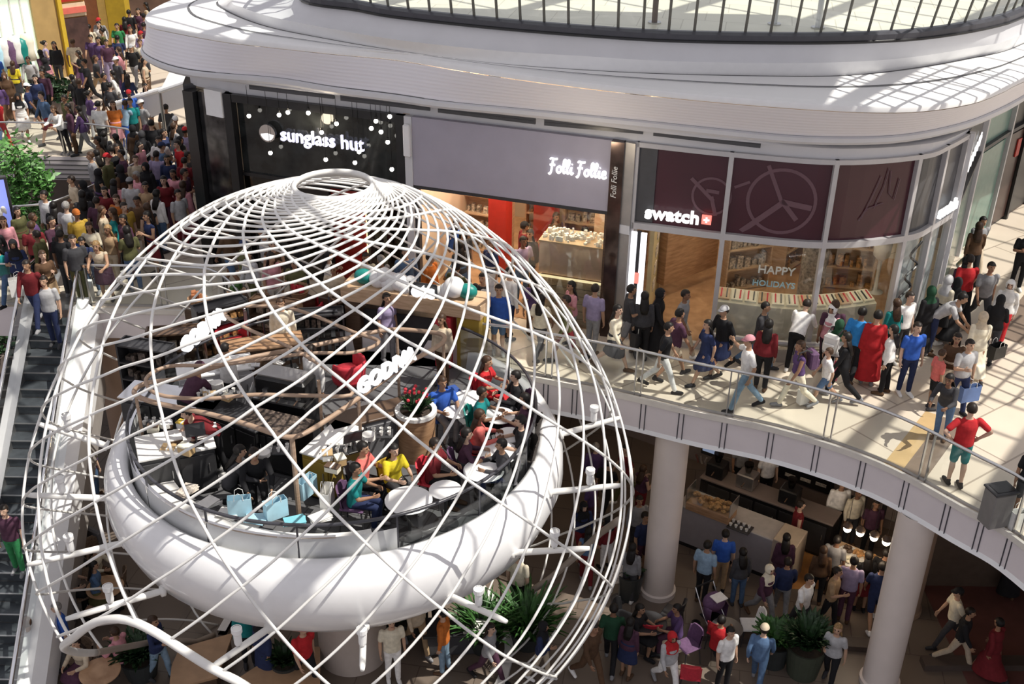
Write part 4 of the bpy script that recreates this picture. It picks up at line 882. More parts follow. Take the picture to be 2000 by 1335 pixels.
# faded dial drawings: rings with hands
def dial(uc, zc, r, hands, w_=.05):
    mb = MB(); n = 40
    ring = [(uc + r * math.cos(2 * PI * k / n), zc + r * math.sin(2 * PI * k / n)) for k in range(n + 1)]
    rin_ = [(uc + (r - w_) * math.cos(2 * PI * k / n), zc + (r - w_) * math.sin(2 * PI * k / n)) for k in range(n + 1)]
    R1 = [cm(u, z, -.022) for u, z in ring if True]; R2 = [cm(u, z, -.022) for u, z in rin_]
    zc_ = lambda P: [(x, y, min(4.46, max(2.86, z))) for x, y, z in P]
    mb.ribbon([zc_(R1), zc_(R2)])
    for (x0, y0, x1, y1, w2) in hands:
        d = Vector((x1 - x0, y1 - y0)).normalized(); nx, ny = -d.y * w2, d.x * w2; K = 6
        A_ = [cm(uc + x0 + (x1 - x0) * k / K + nx, zc + y0 + (y1 - y0) * k / K + ny, -.02) for k in range(K + 1)]; B_ = [cm(uc + x0 + (x1 - x0) * k / K - nx, zc + y0 + (y1 - y0) * k / K - ny, -.02) for k in range(K + 1)]
        mb.ribbon([zc_(A_), zc_(B_)])
    return mb
dial(1.62, 3.58, .42, [(-.45, .35, .05, -.1, .04), (0, 0, .12, -.42, .04), (-.12, .12, .15, .1, .04), (.45, .25, .75, .4, .03)]).build('dial_print', [burgl], ws)
dial(3.05, 3.62, .72, [(-.75, -.75, .05, .0, .06), (.0, .0, -.35, .75, .04), (0, 0, .62, -.1, .06), (0, .02, .35, -.38, .05)], .07).build('dial_print', [burgl], ws)
mb = MB()
for P in ([(4.75, 3.3), (4.9, 3.7), (5.05, 4.2)], [(5.0, 3.5), (5.15, 3.95), (5.2, 4.35)], [(5.25, 4.3), (5.3, 3.8), (5.45, 3.65), (5.5, 4.1)], [(4.7, 3.25), (4.85, 3.5), (5.2, 3.6)]): mb.tube([cm(u, z, .0) for u, z in P], .012, 4)
mb.build('scribble_print', [burgl], ws)
# lettering with the red square
Mw = frame_on(V2('w0'), V2('w1'), 0); u0, z0 = on_fac(V2('w0'), V2('w1'), 1261, 417); u1, z1 = on_fac(V2('w0'), V2('w1'), 1366, 430)
sg = thing('shop_sign', 'lit white lower-case watch brand lettering with a red square emblem', 'sign')
o = text_mesh('lettering', 'swatch', .4, litw, Matrix.Identity(4), sg, .03, bold=.014, space=1.04)
xm = max(v.co.x for v in o.data.vertices); sx_ = (u1 - u0) / xm; o.data.transform(Mw @ Matrix.Translation((u0, z0 - .04, .12)) @ Matrix.Diagonal((sx_, .95, 1, 1)))
def emb(u, z, s, MM, parent):
    b_ = MB().box((0, 0, 0), (s, s, .04)); b_.v = [tuple(MM @ Vector((u + v[0], z + v[1], .12 + v[2]))) for v in b_.v]; o = b_.build('emblem', [litr], parent)
    b_ = MB().box((0, 0, .022), (s * .62, s * .2, .01)).box((0, 0, .022), (s * .2, s * .62, .01)); b_.v = [tuple(MM @ Vector((u + v[0], z + v[1], .12 + v[2]))) for v in b_.v]; b_.build('cross', [litw], o)
emb(u1 + .16, z1 + .08, .2, Mw, sg)
Mw4 = frame_on(V2('w4'), V2('w5'), 0); sg = thing('shop_sign', 'foreshortened lit white lettering on the receding side of the watch shop', 'sign')
text_mesh('lettering', 'swatch', .34, litw, Mw4 @ Matrix.Translation((.05, 2.95, .12)), sg, .03, bold=.02)
# lit strips at the entrance
le = thing('light_pylon', 'pair of tall glowing white strips with a red mark at the watch shop entrance', 'sign'); a_ = V2('w0')
for u in (.08, .29): b_ = MB().box((u, 1.5, .1), (.13, 2.25, .05), bev=.01); b_.v = [tuple(Mw @ Vector(v)) for v in b_.v]; b_.build('lit_strip', [stripw], le)
b_ = MB().box((.185, 1.5, .08), (.1, 2.3, .04)); b_.v = [tuple(Mw @ Vector(v)) for v in b_.v]; b_.build('backing', [charcoal], le)
b_ = MB().box((.2, 1.55, .13), (.1, .26, .03), bev=.02); b_.v = [tuple(Mw @ Vector(v)) for v in b_.v]; b_.build('emblem', [litr], le)
# interior of the watch shop
nw = Vector((.1, -1, 0)).normalized(); 
MB().prism([[(p.x, p.y) for p in whole] + [(10.2, 27), (2.6, 28.6)]], 0.0, .012).build('floor_shop', [wood], kind='structure')
wall_box((2.62, 22.6), (2.62, 28.6), 0, 4.6, .12, mat('pale_partition', (.42, .40, .40), .6), 'wall_party', kind='structure'); wall_box((2.6, 28.6), (11.9, 28.6), 0, 4.6, .15, mat('shop_back', (.36, .29, .22), .7, var=.1), 'wall_shop', kind='structure')
ct = thing('wall_panel', 'pale panel with small pictures inside the watch shop entrance', 'panel', (3.35, 24.3, 0), rad(75)); MB().box((0, 0, 1.4), (1.6, .1, 2.8)).build('board', [mat('yellow_board', (.55, .46, .26), .6)], ct)
for k in range(5): MB().box((-.3 + .05 * k, -.06, .6 + .42 * k), (.3, .02, .26)).build('picture', [paperp], ct)
ct = thing('wall_panel', 'dark timber bulkhead sloping over the watch shop entrance', 'panel', (4.2, 25.2, 0), rad(40)); MB().box((0, 0, 2.3), (1.9, .5, .5), bev=.02).build('board', [woodd], ct); MB().box((0, -.1, 1.2), (1.9, .3, 1.7), bev=.02).build('lower_board', [wood], ct)
# window display counters follow the curve
ci = offset2(glass_curve('w1', 'w3', 6), .42); ci2 = offset2(glass_curve('w1', 'w3', 6), .85)
ci = resample(ci, 13); ci2 = resample(ci2, 13)
dc = thing('display_counter', 'curved cream window counter lined with watch display trays', 'counter')
MB().ribbon([z_(ci, .02), z_(ci, .98), z_(ci2, 1.14), z_(ci2, .02)]).build('body', [mat('counter_cream', (.62, .58, .50), .5)], dc)
MB().ribbon([z_(ci, .98), z_(ci2, 1.14), z_(ci2, 1.16), z_(ci, 1.0), z_(ci, .98)]).build('worktop', [cream], dc)
for k in range(12):
    p, q = ci[k].lerp(ci[k + 1], .5), ci2[k].lerp(ci2[k + 1], .5); c = (p + q) / 2; d = ci[k + 1] - ci[k]; a_ = math.atan2(d.y, d.x)
    t = thing('display_tray', ORD[k] + ' watch tray on the curved window counter, counted from the shop entrance', 'tray', (c.x, c.y, 1.075), a_, 'watch trays on the window counter')
    MB().box((0, 0, .03), (.26, .34, .05), rx=.35, bev=.01).build('tray_base', [woodl if k % 3 == 0 else cream], t)
    for j in range(2): MB().box((-.06 + .12 * j, 0, .065), (.03, .26, .02), rx=.35).build('watch', [charcoal if (k + j) % 2 else redfab], t)
MB().tube([(p.x, p.y, .45) for p in offset2(glass_curve('w1', 'w3', 6), -.15)], .06, 8).build('trim_30', [frm], kind='structure')
MB().ribbon([z_(offset2(whole[6:], -.22), 0), z_(offset2(whole[6:], -.22), .3), z_(offset2(whole[6:], -.05), .3)]).build('trim_31', [mat('sill_stone', (.42, .37, .32), .5)], kind='structure')
for i, (px, py, z, lab) in enumerate(((1650, 560, 0, 'behind the curved counter near the corner'), (1450, 560, 0, 'behind the curved counter near the entrance'), (1540, 520, 0, 'in the middle of the watch shop'))):
    p = at(px, py, 0); shelf_unit('gold-lit shelf unit ' + lab, p, rad(-10 + 30 * i), 1.2, 2.2, 4, woodl, pastry if i != 1 else goods, 30 + i)
t = thing('picture_column', 'patterned grey column standing inside the curved watch window', 'column', at(1578, 590, 0)); MB().lathe([(.3, 0), (.3, 4.5)], (0, 0, 0), 20).build('shaft', [mat('grey_pattern', (.26, .23, .20), .5, var=.6, scale=14)], t, smooth=True); MB().lathe([(.34, 0), (.34, .1), (.3, .12)], (0, 0, 0), 20).build('plinth', [charcoal], t)
t = thing('display_bust', 'white hat-shaped display bust at the corner of the watch window', 'display', at(1708, 570, 0)); MB().lathe([(.0, 2.02), (.12, 2.0), (.17, 1.85), (.19, 1.72), (.30, 1.66), (.30, 1.62), (.12, 1.6), (.1, 1.45)], (0, 0, 0), 20).build('hat', [cream], t, smooth=True); MB().lathe([(.1, 1.5), (.22, 1.3), (.2, 1.0), (.1, .9), (.05, .85), (.05, .05), (.2, .02), (.2, 0)], (0, 0, 0), 16).build('stand', [whitec], t, smooth=True)
wt = thing('window_lettering', 'blue and white holiday greeting letters on the watch shop window', 'sign')
ucn, zcn = on_fac(V2('w1'), V2('w2'), 1478, 545); Mv = frame_on(V2('w1'), V2('w2'), 0)
text_mesh('lettering', 'HAPPY', .26, whitec, Mv @ Matrix.Translation((ucn, zcn + .1, -.12)), wt, .006, bold=.004); text_mesh('lettering', 'HOLIDAYS', .19, blueb, Mv @ Matrix.Translation((ucn - .08, zcn - .2, -.12)), wt, .006, bold=.004)
# lit glass with script on the receding panes
for (a_, b_, s_) in (('w3', 'w4', 'a'), ('w4', 'w5', 'b')):
    A_, B_ = V2(a_), V2(b_); q = wall_box(lp(A_, B_, .1), lp(A_, B_, .9), .2, 2.6, .02, mat('pale_poster', (.62, .64, .64), .5, var=.15, scale=4), 'poster', ws, -.14)
mb = MB(); Mq = frame_on(V2('w3'), V2('w4'), 0)
mb.tube([Mq @ Vector(v) for v in [(x, z, .06) for x, z in catmull_pts]] if False else [Mq @ Vector((v.x, v.y, .0)) for v in catmull([(.2, .4, 0), (.5, .9, 0), (.3, 1.2, 0), (.7, 1.4, 0), (.4, 1.7, 0), (.8, 1.9, 0), (.45, 2.2, 0), (.8, 2.45, 0)], 5)], .03, 5); mb.build('script_print', [charcoal], ws)
# ---- dark shops down the east corridor
cor = [('w5', 'r1', dgrey, 'dark green glazed shop front just round the corner from the watch shop', mat('bottle_green', (.01, .05, .04), .15)), ('r1', 'r2', mat('sea_glass', (.16, .26, .22), .3), 'pale green glazed shop front along the east corridor', mat('sea_green', (.12, .22, .18), .2)), ('r2', 'r3', black, 'black shop front with a small red sign along the east corridor', mat('deep_brown', (.05, .025, .02), .3)), ('r3', 'r4', mat('deep_brown', (.05, .025, .02), .3), 'brown shop front deep in the east corridor', black), ('r4', 'r5', black, 'farthest dark shop front of the east corridor', charcoal)]
for i, (a_, b_, m, lab, m2) in enumerate(cor):
    A_, B_ = V2(a_), V2(b_); t = thing('boutique', lab, 'shop', group='shop fronts of the east corridor')
    wall_box(A_, B_, 0, 4.6, .12, m, 'facade', t, -.02); wall_box(lp(A_, B_, .08), lp(A_, B_, .92), .1, 2.7, .04, m2, 'window_pane', t, .06)
    for q in (.02, .98): wall_box(lp(A_, B_, q - .02), lp(A_, B_, q + .02), 0, 4.6, .2, [greyw, frm, black, charcoal, black][i], 'pilaster', t, .06)
    wall_box(A_, B_, 2.8, 2.9, .16, charcoal, 'transom', t, .06)
    Mi = frame_on(A_, B_, 0)
    if i == 0:
        m2_ = MB()
        for k in range(7): m2_.box((.9 + .42 * k, 3.5, .1), (.07, .34, .03)).box((1.02 + .42 * k, 3.5 + .12 * (k % 2), .1), (.2, .07, .03))
        m2_.v = [tuple(Mi @ Vector(v)) for v in m2_.v]; m2_.build('lettering', [litw], t)
    if i == 2: b2 = MB().box((.9, 2.2, .1), (.25, .5, .03)); b2.v = [tuple(Mi @ Vector(v)) for v in b2.v]; b2.build('sign_plate', [red], t)
t = thing('light_box', 'small glowing white projecting sign far down the east corridor', 'sign', V2('r4') + Vector((-.9, -.4, 3.6))); MB().lathe([(0, 0), (.3, .02), (.34, .12), (.34, .5), (.3, .6), (0, .62)], (0, 0, 0), 20).build('lit_body', [litw], t); MB().box((.55, .25, .31), (.7, .04, .04), rad(24)).build('bracket', [charcoal], t)
LAMPS_SHOP_FILL = [(-.8, 25.2, 300), (1.0, 24.4, 260), (.2, 27.0, 260), (-1.8, 27.2, 240), (5, 24.6, 110), (7, 24.0, 110), (3.4, 26.0, 70), (8.2, 26, 80), (-4.5, 27, 20), (-4.6, 24.6, 25), (1.2, 20.9, 32)]  # last one is an added fill outside, brightening the jewellery front; no fixture

# ================================================================== far west: shops beyond the void
yb = thing('yellow_framed_shop', 'bright cream shop with yellow-edged portal beyond the far walkway', 'shop')
A_, B_ = at(-60, 190, 0), at(136, 146, 0)
wall_box(A_, lp(A_, B_, .72), 0, 4.0, .1, mat('glow_window', (.75, .86, .68), .4, emis=.55, ecol=(.85, 1, .78), var=.2, scale=1.2), 'lit_window', yb, .0)
wall_box(lp(A_, B_, .72), lp(A_, B_, .975), 0, 4.5, .3, mat('brown_gold', (.45, .30, .12), .5, var=.12, scale=1.5), 'side_wall', yb, .02); wall_box(lp(A_, B_, .96), B_, 0, 4.75, .5, yellow, 'corner_post', yb, .06)
wall_box(A_, lp(A_, B_, .74), 3.95, 4.15, .4, mat('olive_edge', (.30, .33, .08), .5), 'green_edge', yb, .1); wall_box(A_, B_, 4.5, 4.75, .5, mat('pale_yellow', (.62, .55, .25), .5), 'portal_beam', yb, .08); wall_box(A_, B_, 4.75, 7.5, .4, beige, 'bulkhead', yb)
for u in (.28, .40, .52, .62): wall_box(lp(A_, B_, u), lp(A_, B_, u + .012), 0, 4.0, .06, whitec, 'window_bar', yb, .08)
t = thing('mannequin_display', 'row of pale garments hung in the bright cream shop window', 'display')
for i in range(6):
    c = lp(A_, B_, .34 + .06 * i); MB().lathe([(.05, 1.75), (.2, 1.68), (.24, 1.4), (.2, 1.1), (.26, .75), (0, .74)], (c.x + .2, c.y - .5, .1 + .15 * (i % 2)), 12).build('garment', [[blueb, whitec, purp, whitec, teal, cream][i]], t, smooth=True)
    MB().tube([(c.x + .2, c.y - .5, 0), (c.x + .2, c.y - .5, .9)], .02, 6).build('stand', [steel], t)
rs = thing('red_sign_shop', 'shop with stacked red and cream sign boards at the end of the far walkway', 'shop')
A_, B_ = at(134, 146, 0), at(184, 138, 0)
wall_box(A_, B_, 0, 8, .2, mat('orange_wall', (.55, .28, .08), .5), 'wall_face', rs); 
for z0_, z1_, m, nm in ((2.78, 3.3, red, 'sign_board'), (2.2, 2.7, mat('cream_board', (.72, .58, .40), .5), 'sign_board'), (2.34, 2.56, mat('coral_letters', (.7, .16, .12), .5), 'sign_stripe'), (3.34, 3.7, yellow, 'top_band'), (0, 2.15, mat('dark_shop', (.07, .035, .03), .6, var=.4, scale=3), 'opening')): wall_box(A_, B_, z0_, z1_, .1, m, nm, rs, .12 if nm != 'sign_stripe' else .19)
def slab_col(label, x0, x1, yb_, m, h=9, th=.8):
    A_, B_ = at(x0, yb_, 0), at(x1, yb_, 0); t = thing('broad_column', label, 'column'); wall_box(A_, B_, 0, h, th, m, 'shaft', t); wall_box(A_, B_, 0, .15, th + .06, charcoal, 'plinth', t)
slab_col('broad terracotta column between the red signs and the yellow column', 173, 206, 84, terracotta); slab_col('mustard yellow column beside the white canopy end', 224, 260, 92, mat('ochre_column', (.45, .30, .02), .5, var=.08)); slab_col('narrow pale yellow column edge next to the terracotta column', 208, 223, 90, mat('bright_ochre', (.75, .52, .15), .5))
MB().box((-22, 54, 4), (50, .3, 8)).build('wall_far', [mat('far_dark', (.12, .07, .05), .7, var=.5, scale=1)], kind='structure')
MB().box((15, 60, 4), (60, .3, 8)).build('wall_north', [beige], kind='structure')
# ================================================================== escalator and planted void
ex, ey, dxs, sl = -10.7, 23.4, .1, .577
es = thing('escalator', 'escalator with dark steps and bright steel balustrades descending beside the dome', 'escalator')
def epoint(s, off, h): return (ex + off + dxs * s, ey - s, h - sl * s)
LEN = 9.0
for s0_, off in ((0, -.62), (0, .62)):
    R = [[epoint(s, off + w_, h) for s in (-.6, 0, .3, 3, 6, LEN)] for w_, h in ((-.14, -.55), (-.14, .12), (.14, .12), (.14, -.55), (-.14, -.55))]
    R = [[(x, y, max(z, z) if y < ey else max(h_, -.7)) for (x, y, z), h_ in zip(r, [q[2] for q in r])] for r in R]
    MB().ribbon(R).build('skirt', [white if off > 0 else steel], es)
    gl = [epoint(s, off, .1) for s in (-.9, 0, 3, 6, LEN)]; gt = [epoint(s, off, .86) for s in (-.9, 0, 3, 6, LEN)]
    MB().ribbon([gl, gt]).build('balustrade_glass', [skyglass], es)
    MB().tube([epoint(-.2, off, .1), (ex + off, ey + 1.2, .5), (ex + off, ey + 1.15, .82), (ex + off, ey + .6, .92), epoint(0, off, .92), epoint(.5, off, .92), epoint(3, off, .92), epoint(6, off, .92), epoint(LEN, off, .92)], .045, 8).build('handrail', [chrome], es, smooth=True)
R = [[epoint(s, .62 + w_, h) for s in (0, 3, 6, LEN)] for w_, h in ((.14, .12), (.36, -.1), (.40, -.75), (.14, -.75))]
MB().ribbon(R).build('outer_cladding', [bowlw], es)
MB().ribbon([[epoint(s, .62 + .2, h) for s in (0, 3, 6, LEN)] for h in (-.3, -2.2)]).build('side_panel', [mat('taupe_cladding', (.36, .33, .31), .5)], es)
step_m = mat('escalator_step', (.07, .08, .09), .35, metal=.3, var=.2)
for k in range(24):
    s = .3 + k * .37; x, y, z = epoint(s, 0, -.02); st_ = MB().box((x, y, z - .11), (1.0, .38, .2)); st_.box((x, y - .19, z - .012), (1.0, .03, .02), m=1); st_.build('step', [step_m, steel], es)
MB().box((ex, ey + .35, -.01), (1.1, .8, .04)).build('comb_plate', [steel], es)
# blue lit screen at the edge of the void
scp = at(0, 520, 0); sc = thing('advert_screen', 'blue glowing upright advertising screen standing by the planted void', 'screen', (scp.x - .1, scp.y + .6, 0), rad(20))
MB().box((0, 0, 1.15), (.8, .14, 2.0), bev=.02).build('casing', [charcoal], sc); MB().box((0, -.075, 1.2), (.68, .01, 1.75)).build('lit_face', [litblue], sc); MB().box((0, 0, .06), (.9, .4, .12), bev=.02).build('foot', [steel], sc)
# tree rising out of the void
tp = Vector((-14.6, 31.0, FL)); tr = thing('indoor_tree', 'slender leafy indoor tree rising through the void below the far walkway', 'tree', tp)
MB().tube([(0, 0, 0), (.05, .02, 2), (-.04, .05, 4), (.02, 0, 6.4)], [.14, .11, .08, .03], 10).build('trunk', [woodd], tr, smooth=True)
rn = random.Random(4)
for i in range(12):
    z = 2.2 + i * .34; a_ = i * 2.4; MB().tube([(0, .03, z), (.35 * math.cos(a_), .35 * math.sin(a_), z + .3), (.75 * math.cos(a_), .75 * math.sin(a_), z + .35)], [.04, .025, .01], 6).build('branch', [woodd], tr)
def leaf_cloud(parent, pts, n, m, seed, size=.12, nm='foliage'):
    rn = random.Random(seed); mb = MB()
    for i in range(n):
        c, r = rn.choice(pts); d = Vector((rn.gauss(0, 1), rn.gauss(0, 1), rn.gauss(0, 1))).normalized() * r * rn.random() ** .4; p = Vector(c) + d
        u = Vector((rn.gauss(0, 1), rn.gauss(0, 1), rn.gauss(0, .6))).normalized(); v = u.cross(Vector((rn.gauss(0, 1), rn.gauss(0, 1), rn.gauss(0, 1)))).normalized(); s = size * rn.uniform(.6, 1.3)
        mb.add([p - u * s, p - v * s * .4, p + u * s, p + v * s * .4], [(0, 1, 2, 3)])
    o = mb.build(nm, [m], parent); return o
pts = [((rn.uniform(-.6, .6), rn.uniform(-.5, .5), 2.0 + i * .19), .5 + .25 * math.sin(i * .35)) for i in range(24)]
leaf_cloud(tr, pts, 2600, mat('tree_leaf', (.10, .26, .06), .5, var=.5, scale=4), 9, .13)
for i, (x, y, lab) in enumerate(((-15.8, 29.2, 'beneath the tree'), (-13.4, 29.6, 'under the near railing of the void'), (-17, 31.5, 'behind the blue screen'), (-12.6, 31.2, 'under the crowd side of the void'))):
    b_ = thing('shrub', 'dark green shrub in the planted void ' + lab, 'shrub', (x, y, FL), 0, 'shrubs in the planted void'); MB().lathe([(0, 0), (.5, 0), (.6, .6), (.5, .6), (0, .55)], (0, 0, 0), 16).build('planter_tub', [taupe], b_)
    MB().tube([(0, 0, .5), (0, 0, 1.6)], .05, 6).build('stem', [woodd], b_); leaf_cloud(b_, [((0, 0, 1.5), .9), ((.5, .2, 1.2), .7), ((-.4, .1, 2.2), .6), ((.2, -.3, 2.6), .5)], 900, leafd, 40 + i, .14)
b_ = thing('walkway_bush', 'low spreading green plant in a trough on the far walkway', 'plant', at(108, 218, 0)); MB().box((0, 0, .22), (1.6, .5, .44), bev=.03).build('trough', [taupe], b_); leaf_cloud(b_, [((-.4, 0, .7), .5), ((.4, 0, .75), .5), ((0, 0, .9), .45)], 700, leafd, 77, .12)
# hand-rail strip and slats seen on the slab edge of the far walkway
for k in range(5): MB().box((-28, 33.86, -.12 - .15 * k), (34, .03, .02)).build('trim_%d' % (40 + k), [charcoal], kind='structure')
# escalator head beyond the west end (pale inclined balustrades)
e2 = thing('escalator', 'far escalator with pale glass balustrade rising behind the canopy end', 'escalator')
q0, q1 = at(215, 205, .9), Vector((-9.4, 35.5, 2.4))
for off in (0, 1.1):
    o_ = Vector((off * .5, off, 0)); MB().tube([q0 + o_, q1 + o_], .07, 8).build('handrail', [white], e2); MB().ribbon([[q0 + o_, q1 + o_], [q0 + o_ - Vector((0, 0, .8)), q1 + o_ - Vector((0, 0, .8))]]).build('balustrade', [greyw], e2)
MB().ribbon([[q0 - Vector((0, 0, .8)), q1 - Vector((0, 0, .8))], [q0 + Vector((.5, 1.1, -.8)), q1 + Vector((.5, 1.1, -.8))]]).build('incline', [whitec], e2)
u0_, u1_ = at(312, 178, 2.2), at(366, 160, 2.6)
e3 = thing('stair_panel', 'white stair soffit panel tucked behind the dark mirror pillar', 'panel'); MB().ribbon([[u0_, u1_], [u0_ + Vector((.2, 1.2, .6)), u1_ + Vector((.2, 1.2, .6))]]).build('panel_face', [white], e3); MB().tube([u0_, u1_], .07, 8).build('edge_tube', [white], e3); MB().tube([(u0_.x, u0_.y, 0), u0_], .05, 8).build('leg', [steel], e3); MB().tube([(u1_.x, u1_.y, 0), u1_], .05, 8).build('leg', [steel], e3)

# ================================================================== lower floor
def lo(px, py, z=0.): return at(px, py, FL + z)
# cafe counter with pastry basket
c0_, c1_ = lo(1318, 1058), lo(1498, 1130); d_ = c1_ - c0_; ac = math.atan2(d_.y, d_.x); wcl = d_.length; nrmc = Vector((-d_.y, d_.x, 0)).normalized()
cc = (c0_ + c1_) / 2 + nrmc * .35
t = thing('cafe_counter', 'long pale grey cafe counter on the lower floor behind the slab column', 'counter', (cc.x, cc.y, FL), ac)
MB().box((0, 0, .55), (wcl, .7, 1.1), bev=.015).build('front_body', [mat('counter_grey', (.34, .32, .34), .4, var=.04)], t); MB().box((0, .02, 1.12), (wcl + .06, .78, .05), bev=.015).build('worktop', [mat('worktop_grey', (.42, .40, .39), .35)], t); MB().box((0, -.3, .05), (wcl, .1, .1)).build('plinth', [black], t); MB().box((wcl / 2 + .28, -.02, .6), (.56, .74, 1.2), bev=.015).build('end_panel', [mat('end_cream', (.45, .38, .30), .5)], t)
cb = (c0_ + c1_) / 2 + nrmc * 1.75
t = thing('back_counter', 'dark back counter with machines behind the pale grey cafe counter', 'counter', (cb.x, cb.y, FL), ac)
MB().box((.4, 0, .5), (wcl + 1.0, .6, 1.0), bev=.015).build('body', [black], t); MB().box((.4, 0, 1.02), (wcl + 1.04, .64, .05), bev=.01).build('worktop', [taupe], t)
for k in range(5): x = -wcl / 2 + .1 + k * .62; dd = MB().box((x + .3, -.31, .5), (.56, .02, .8)).build('cabinet_door', [charcoal], t); MB().box((x + .5, -.33, .6), (.015, .02, .14)).build('handle', [steel], dd)
def on_counter(px, py, h): return lo(px, py, h)
p = on_counter(1388, 1000, 1.15); t = thing('pastry_display', 'orange-lit pastry display basket on the pale grey cafe counter', 'display', p, ac)
MB().box((0, 0, .12), (1.1, .5, .24), bev=.03).build('basket', [wood], t); g = MB(); rn = random.Random(3)
for i in range(34): g.ball((rn.uniform(-.48, .48), rn.uniform(-.18, .18), .26 + rn.uniform(0, .07)), rn.uniform(.05, .08), 8, 5, sc=(1.2, .9, .7))
g.build('pastries', [pastry], t); MB().ribbon([[(-.55, -.25, .26), (.55, -.25, .26)], [(-.55, -.1, .58), (.55, -.1, .58)], [(-.55, .25, .58), (.55, .25, .58)]]).build('glass_guard', [skyglass], t)
for x in (-.55, .55): MB().box((x, 0, .4), (.02, .5, .36)).build('end_frame', [steel], t)
p = on_counter(1445, 1030, 1.15); t = thing('cup_tray', 'tray of white cups on the pale grey cafe counter', 'tray', p, ac); MB().box((0, 0, .015), (.55, .36, .03), bev=.01).build('tray_base', [charcoal], t)
for i in range(8): MB().lathe([(.025, 0), (.04, .07), (.034, .07), (.02, .01)], (-.2 + .13 * (i % 4), -.08 + .16 * (i // 4), .03), 10).build('cup', [whitec], t)
for i, (x, lab) in enumerate(((-1.0, 'beside the striped wall'), (-.2, 'in the middle of the back counter'), (.9, 'at the end nearest the pendants'))):
    P = Vector((cb.x, cb.y, FL + 1.045)) + Vector((math.cos(ac), math.sin(ac), 0)) * x; t = thing('coffee_grinder', 'dark coffee machine ' + lab, 'machine', P, ac, 'machines on the back counter'); MB().box((0, 0, .2), (.45, .4, .4), bev=.03).build('housing', [steel if i == 1 else black], t); MB().lathe([(.06, .4), (.12, .62), (.12, .66), (0, .67)], (0, 0, 0), 14).build('hopper', [darkglass], t); MB().tube([(0, -.2, .2), (0, -.36, .18)], .015, 6).build('handle', [woodd], t)
# back wall of the cafe with frames, screens, stripes
wp = (c0_ + c1_) / 2 + nrmc * 3.6; dn = d_.normalized(); W0 = wp - dn * 6; W1 = wp + dn * 5.2
wall_box(W0, W1, FL, -.78, .2, mat('cafe_wall', (.20, .155, .14), .7, var=.06, scale=2), 'wall_cafe', kind='structure')
MWl = frame_on(W0, W1, 0)
def on_wall(px, py): return on_fac(Vector((W0.x, W0.y, 0)), Vector((W1.x, W1.y, 0)), px, py, .11)
def wall_item(px, py, w_, h, th, m, nm, parent):
    u, z = on_wall(px, py); b_ = MB().box((u, z, .11 + th / 2), (w_, h, th), bev=.008); b_.v = [tuple(MWl @ Vector(v)) for v in b_.v]; return b_.build(nm, [m], parent)
for i, (x, y, lab) in enumerate(((1666, 968, 'white-matted framed drawing on the lower cafe wall, farther from the column'), (1728, 993, 'framed print with a dark diagonal stroke on the lower cafe wall next to the column'))):
    t = thing('picture_frame', lab, 'picture', group='framed pictures on the lower cafe wall'); wall_item(x, y, .62, .5, .04, mat('frame_silver', (.38, .34, .31), .4), 'frame', t); wall_item(x, y, .52, .40, .055, mat('mat_board', (.40, .33, .30), .6), 'mat_board', t); wall_item(x, y, .32 if i == 0 else .12, .12 if i == 0 else .3, .06, dgrey, 'drawing', t)
t = thing('menu_board', 'row of black menu boards high on the lower cafe wall', 'board'); wall_item(1573, 932, 1.5, .45, .06, black, 'board_face', t)
for k in range(3): wall_item(1545 + 30 * k, 926 + 9 * k, .28, .1, .07, mat('menu_print', (.45, .42, .38), .5, var=.4, scale=20), 'menu_print', t)
t = thing('wall_screen', 'small lit screen under the slab above the striped wall', 'screen'); wall_item(1390, 878, .55, .36, .06, charcoal, 'casing', t); wall_item(1390, 876, .46, .2, .07, mat('screen_glow', (.3, .38, .55), .3, emis=.5), 'display_face', t)
t = thing('striped_wall_panel', 'grey wall panel painted with wavy vertical stripes behind the lower counter', 'panel'); wall_item(1408, 935, 2.0, 1.5, .03, mat('panel_base', (.20, .17, .155), .6), 'panel_board', t)
for k in range(11):
    u, z = on_wall(1360 + k * 9.6, 920 + k * 3.2); b_ = MB().tube([(u + .05 * math.sin(j * 1.3 + k), z - .55 + .14 * j, .16) for j in range(9)], .03, 4); b_.v = [tuple(MWl @ Vector(v)) for v in b_.v]; b_.build('stripe', [mat('stripe_paint', (.36, .32, .30), .6) if k % 3 else mat('stripe_dark', (.22, .10, .09), .6)], t)
pw = atY(1470, 915, wp.y - 1.6); t = thing('wood_canopy', 'warm wood bulkhead hanging over the lower cafe counter', 'canopy', (pw.x, pw.y, 0), ac)
MB().box((0, 0, -1.15), (1.6, .9, .5), bev=.02).build('bulkhead', [woodl], t); MB().box((0, 0, -1.43), (1.7, 1.0, .05), bev=.01).build('lip', [wood], t)
for s in (-.6, .6): MB().tube([(s, 0, -.9), (s, 0, -.78)], .02, 6).build('hanger', [steel], t)
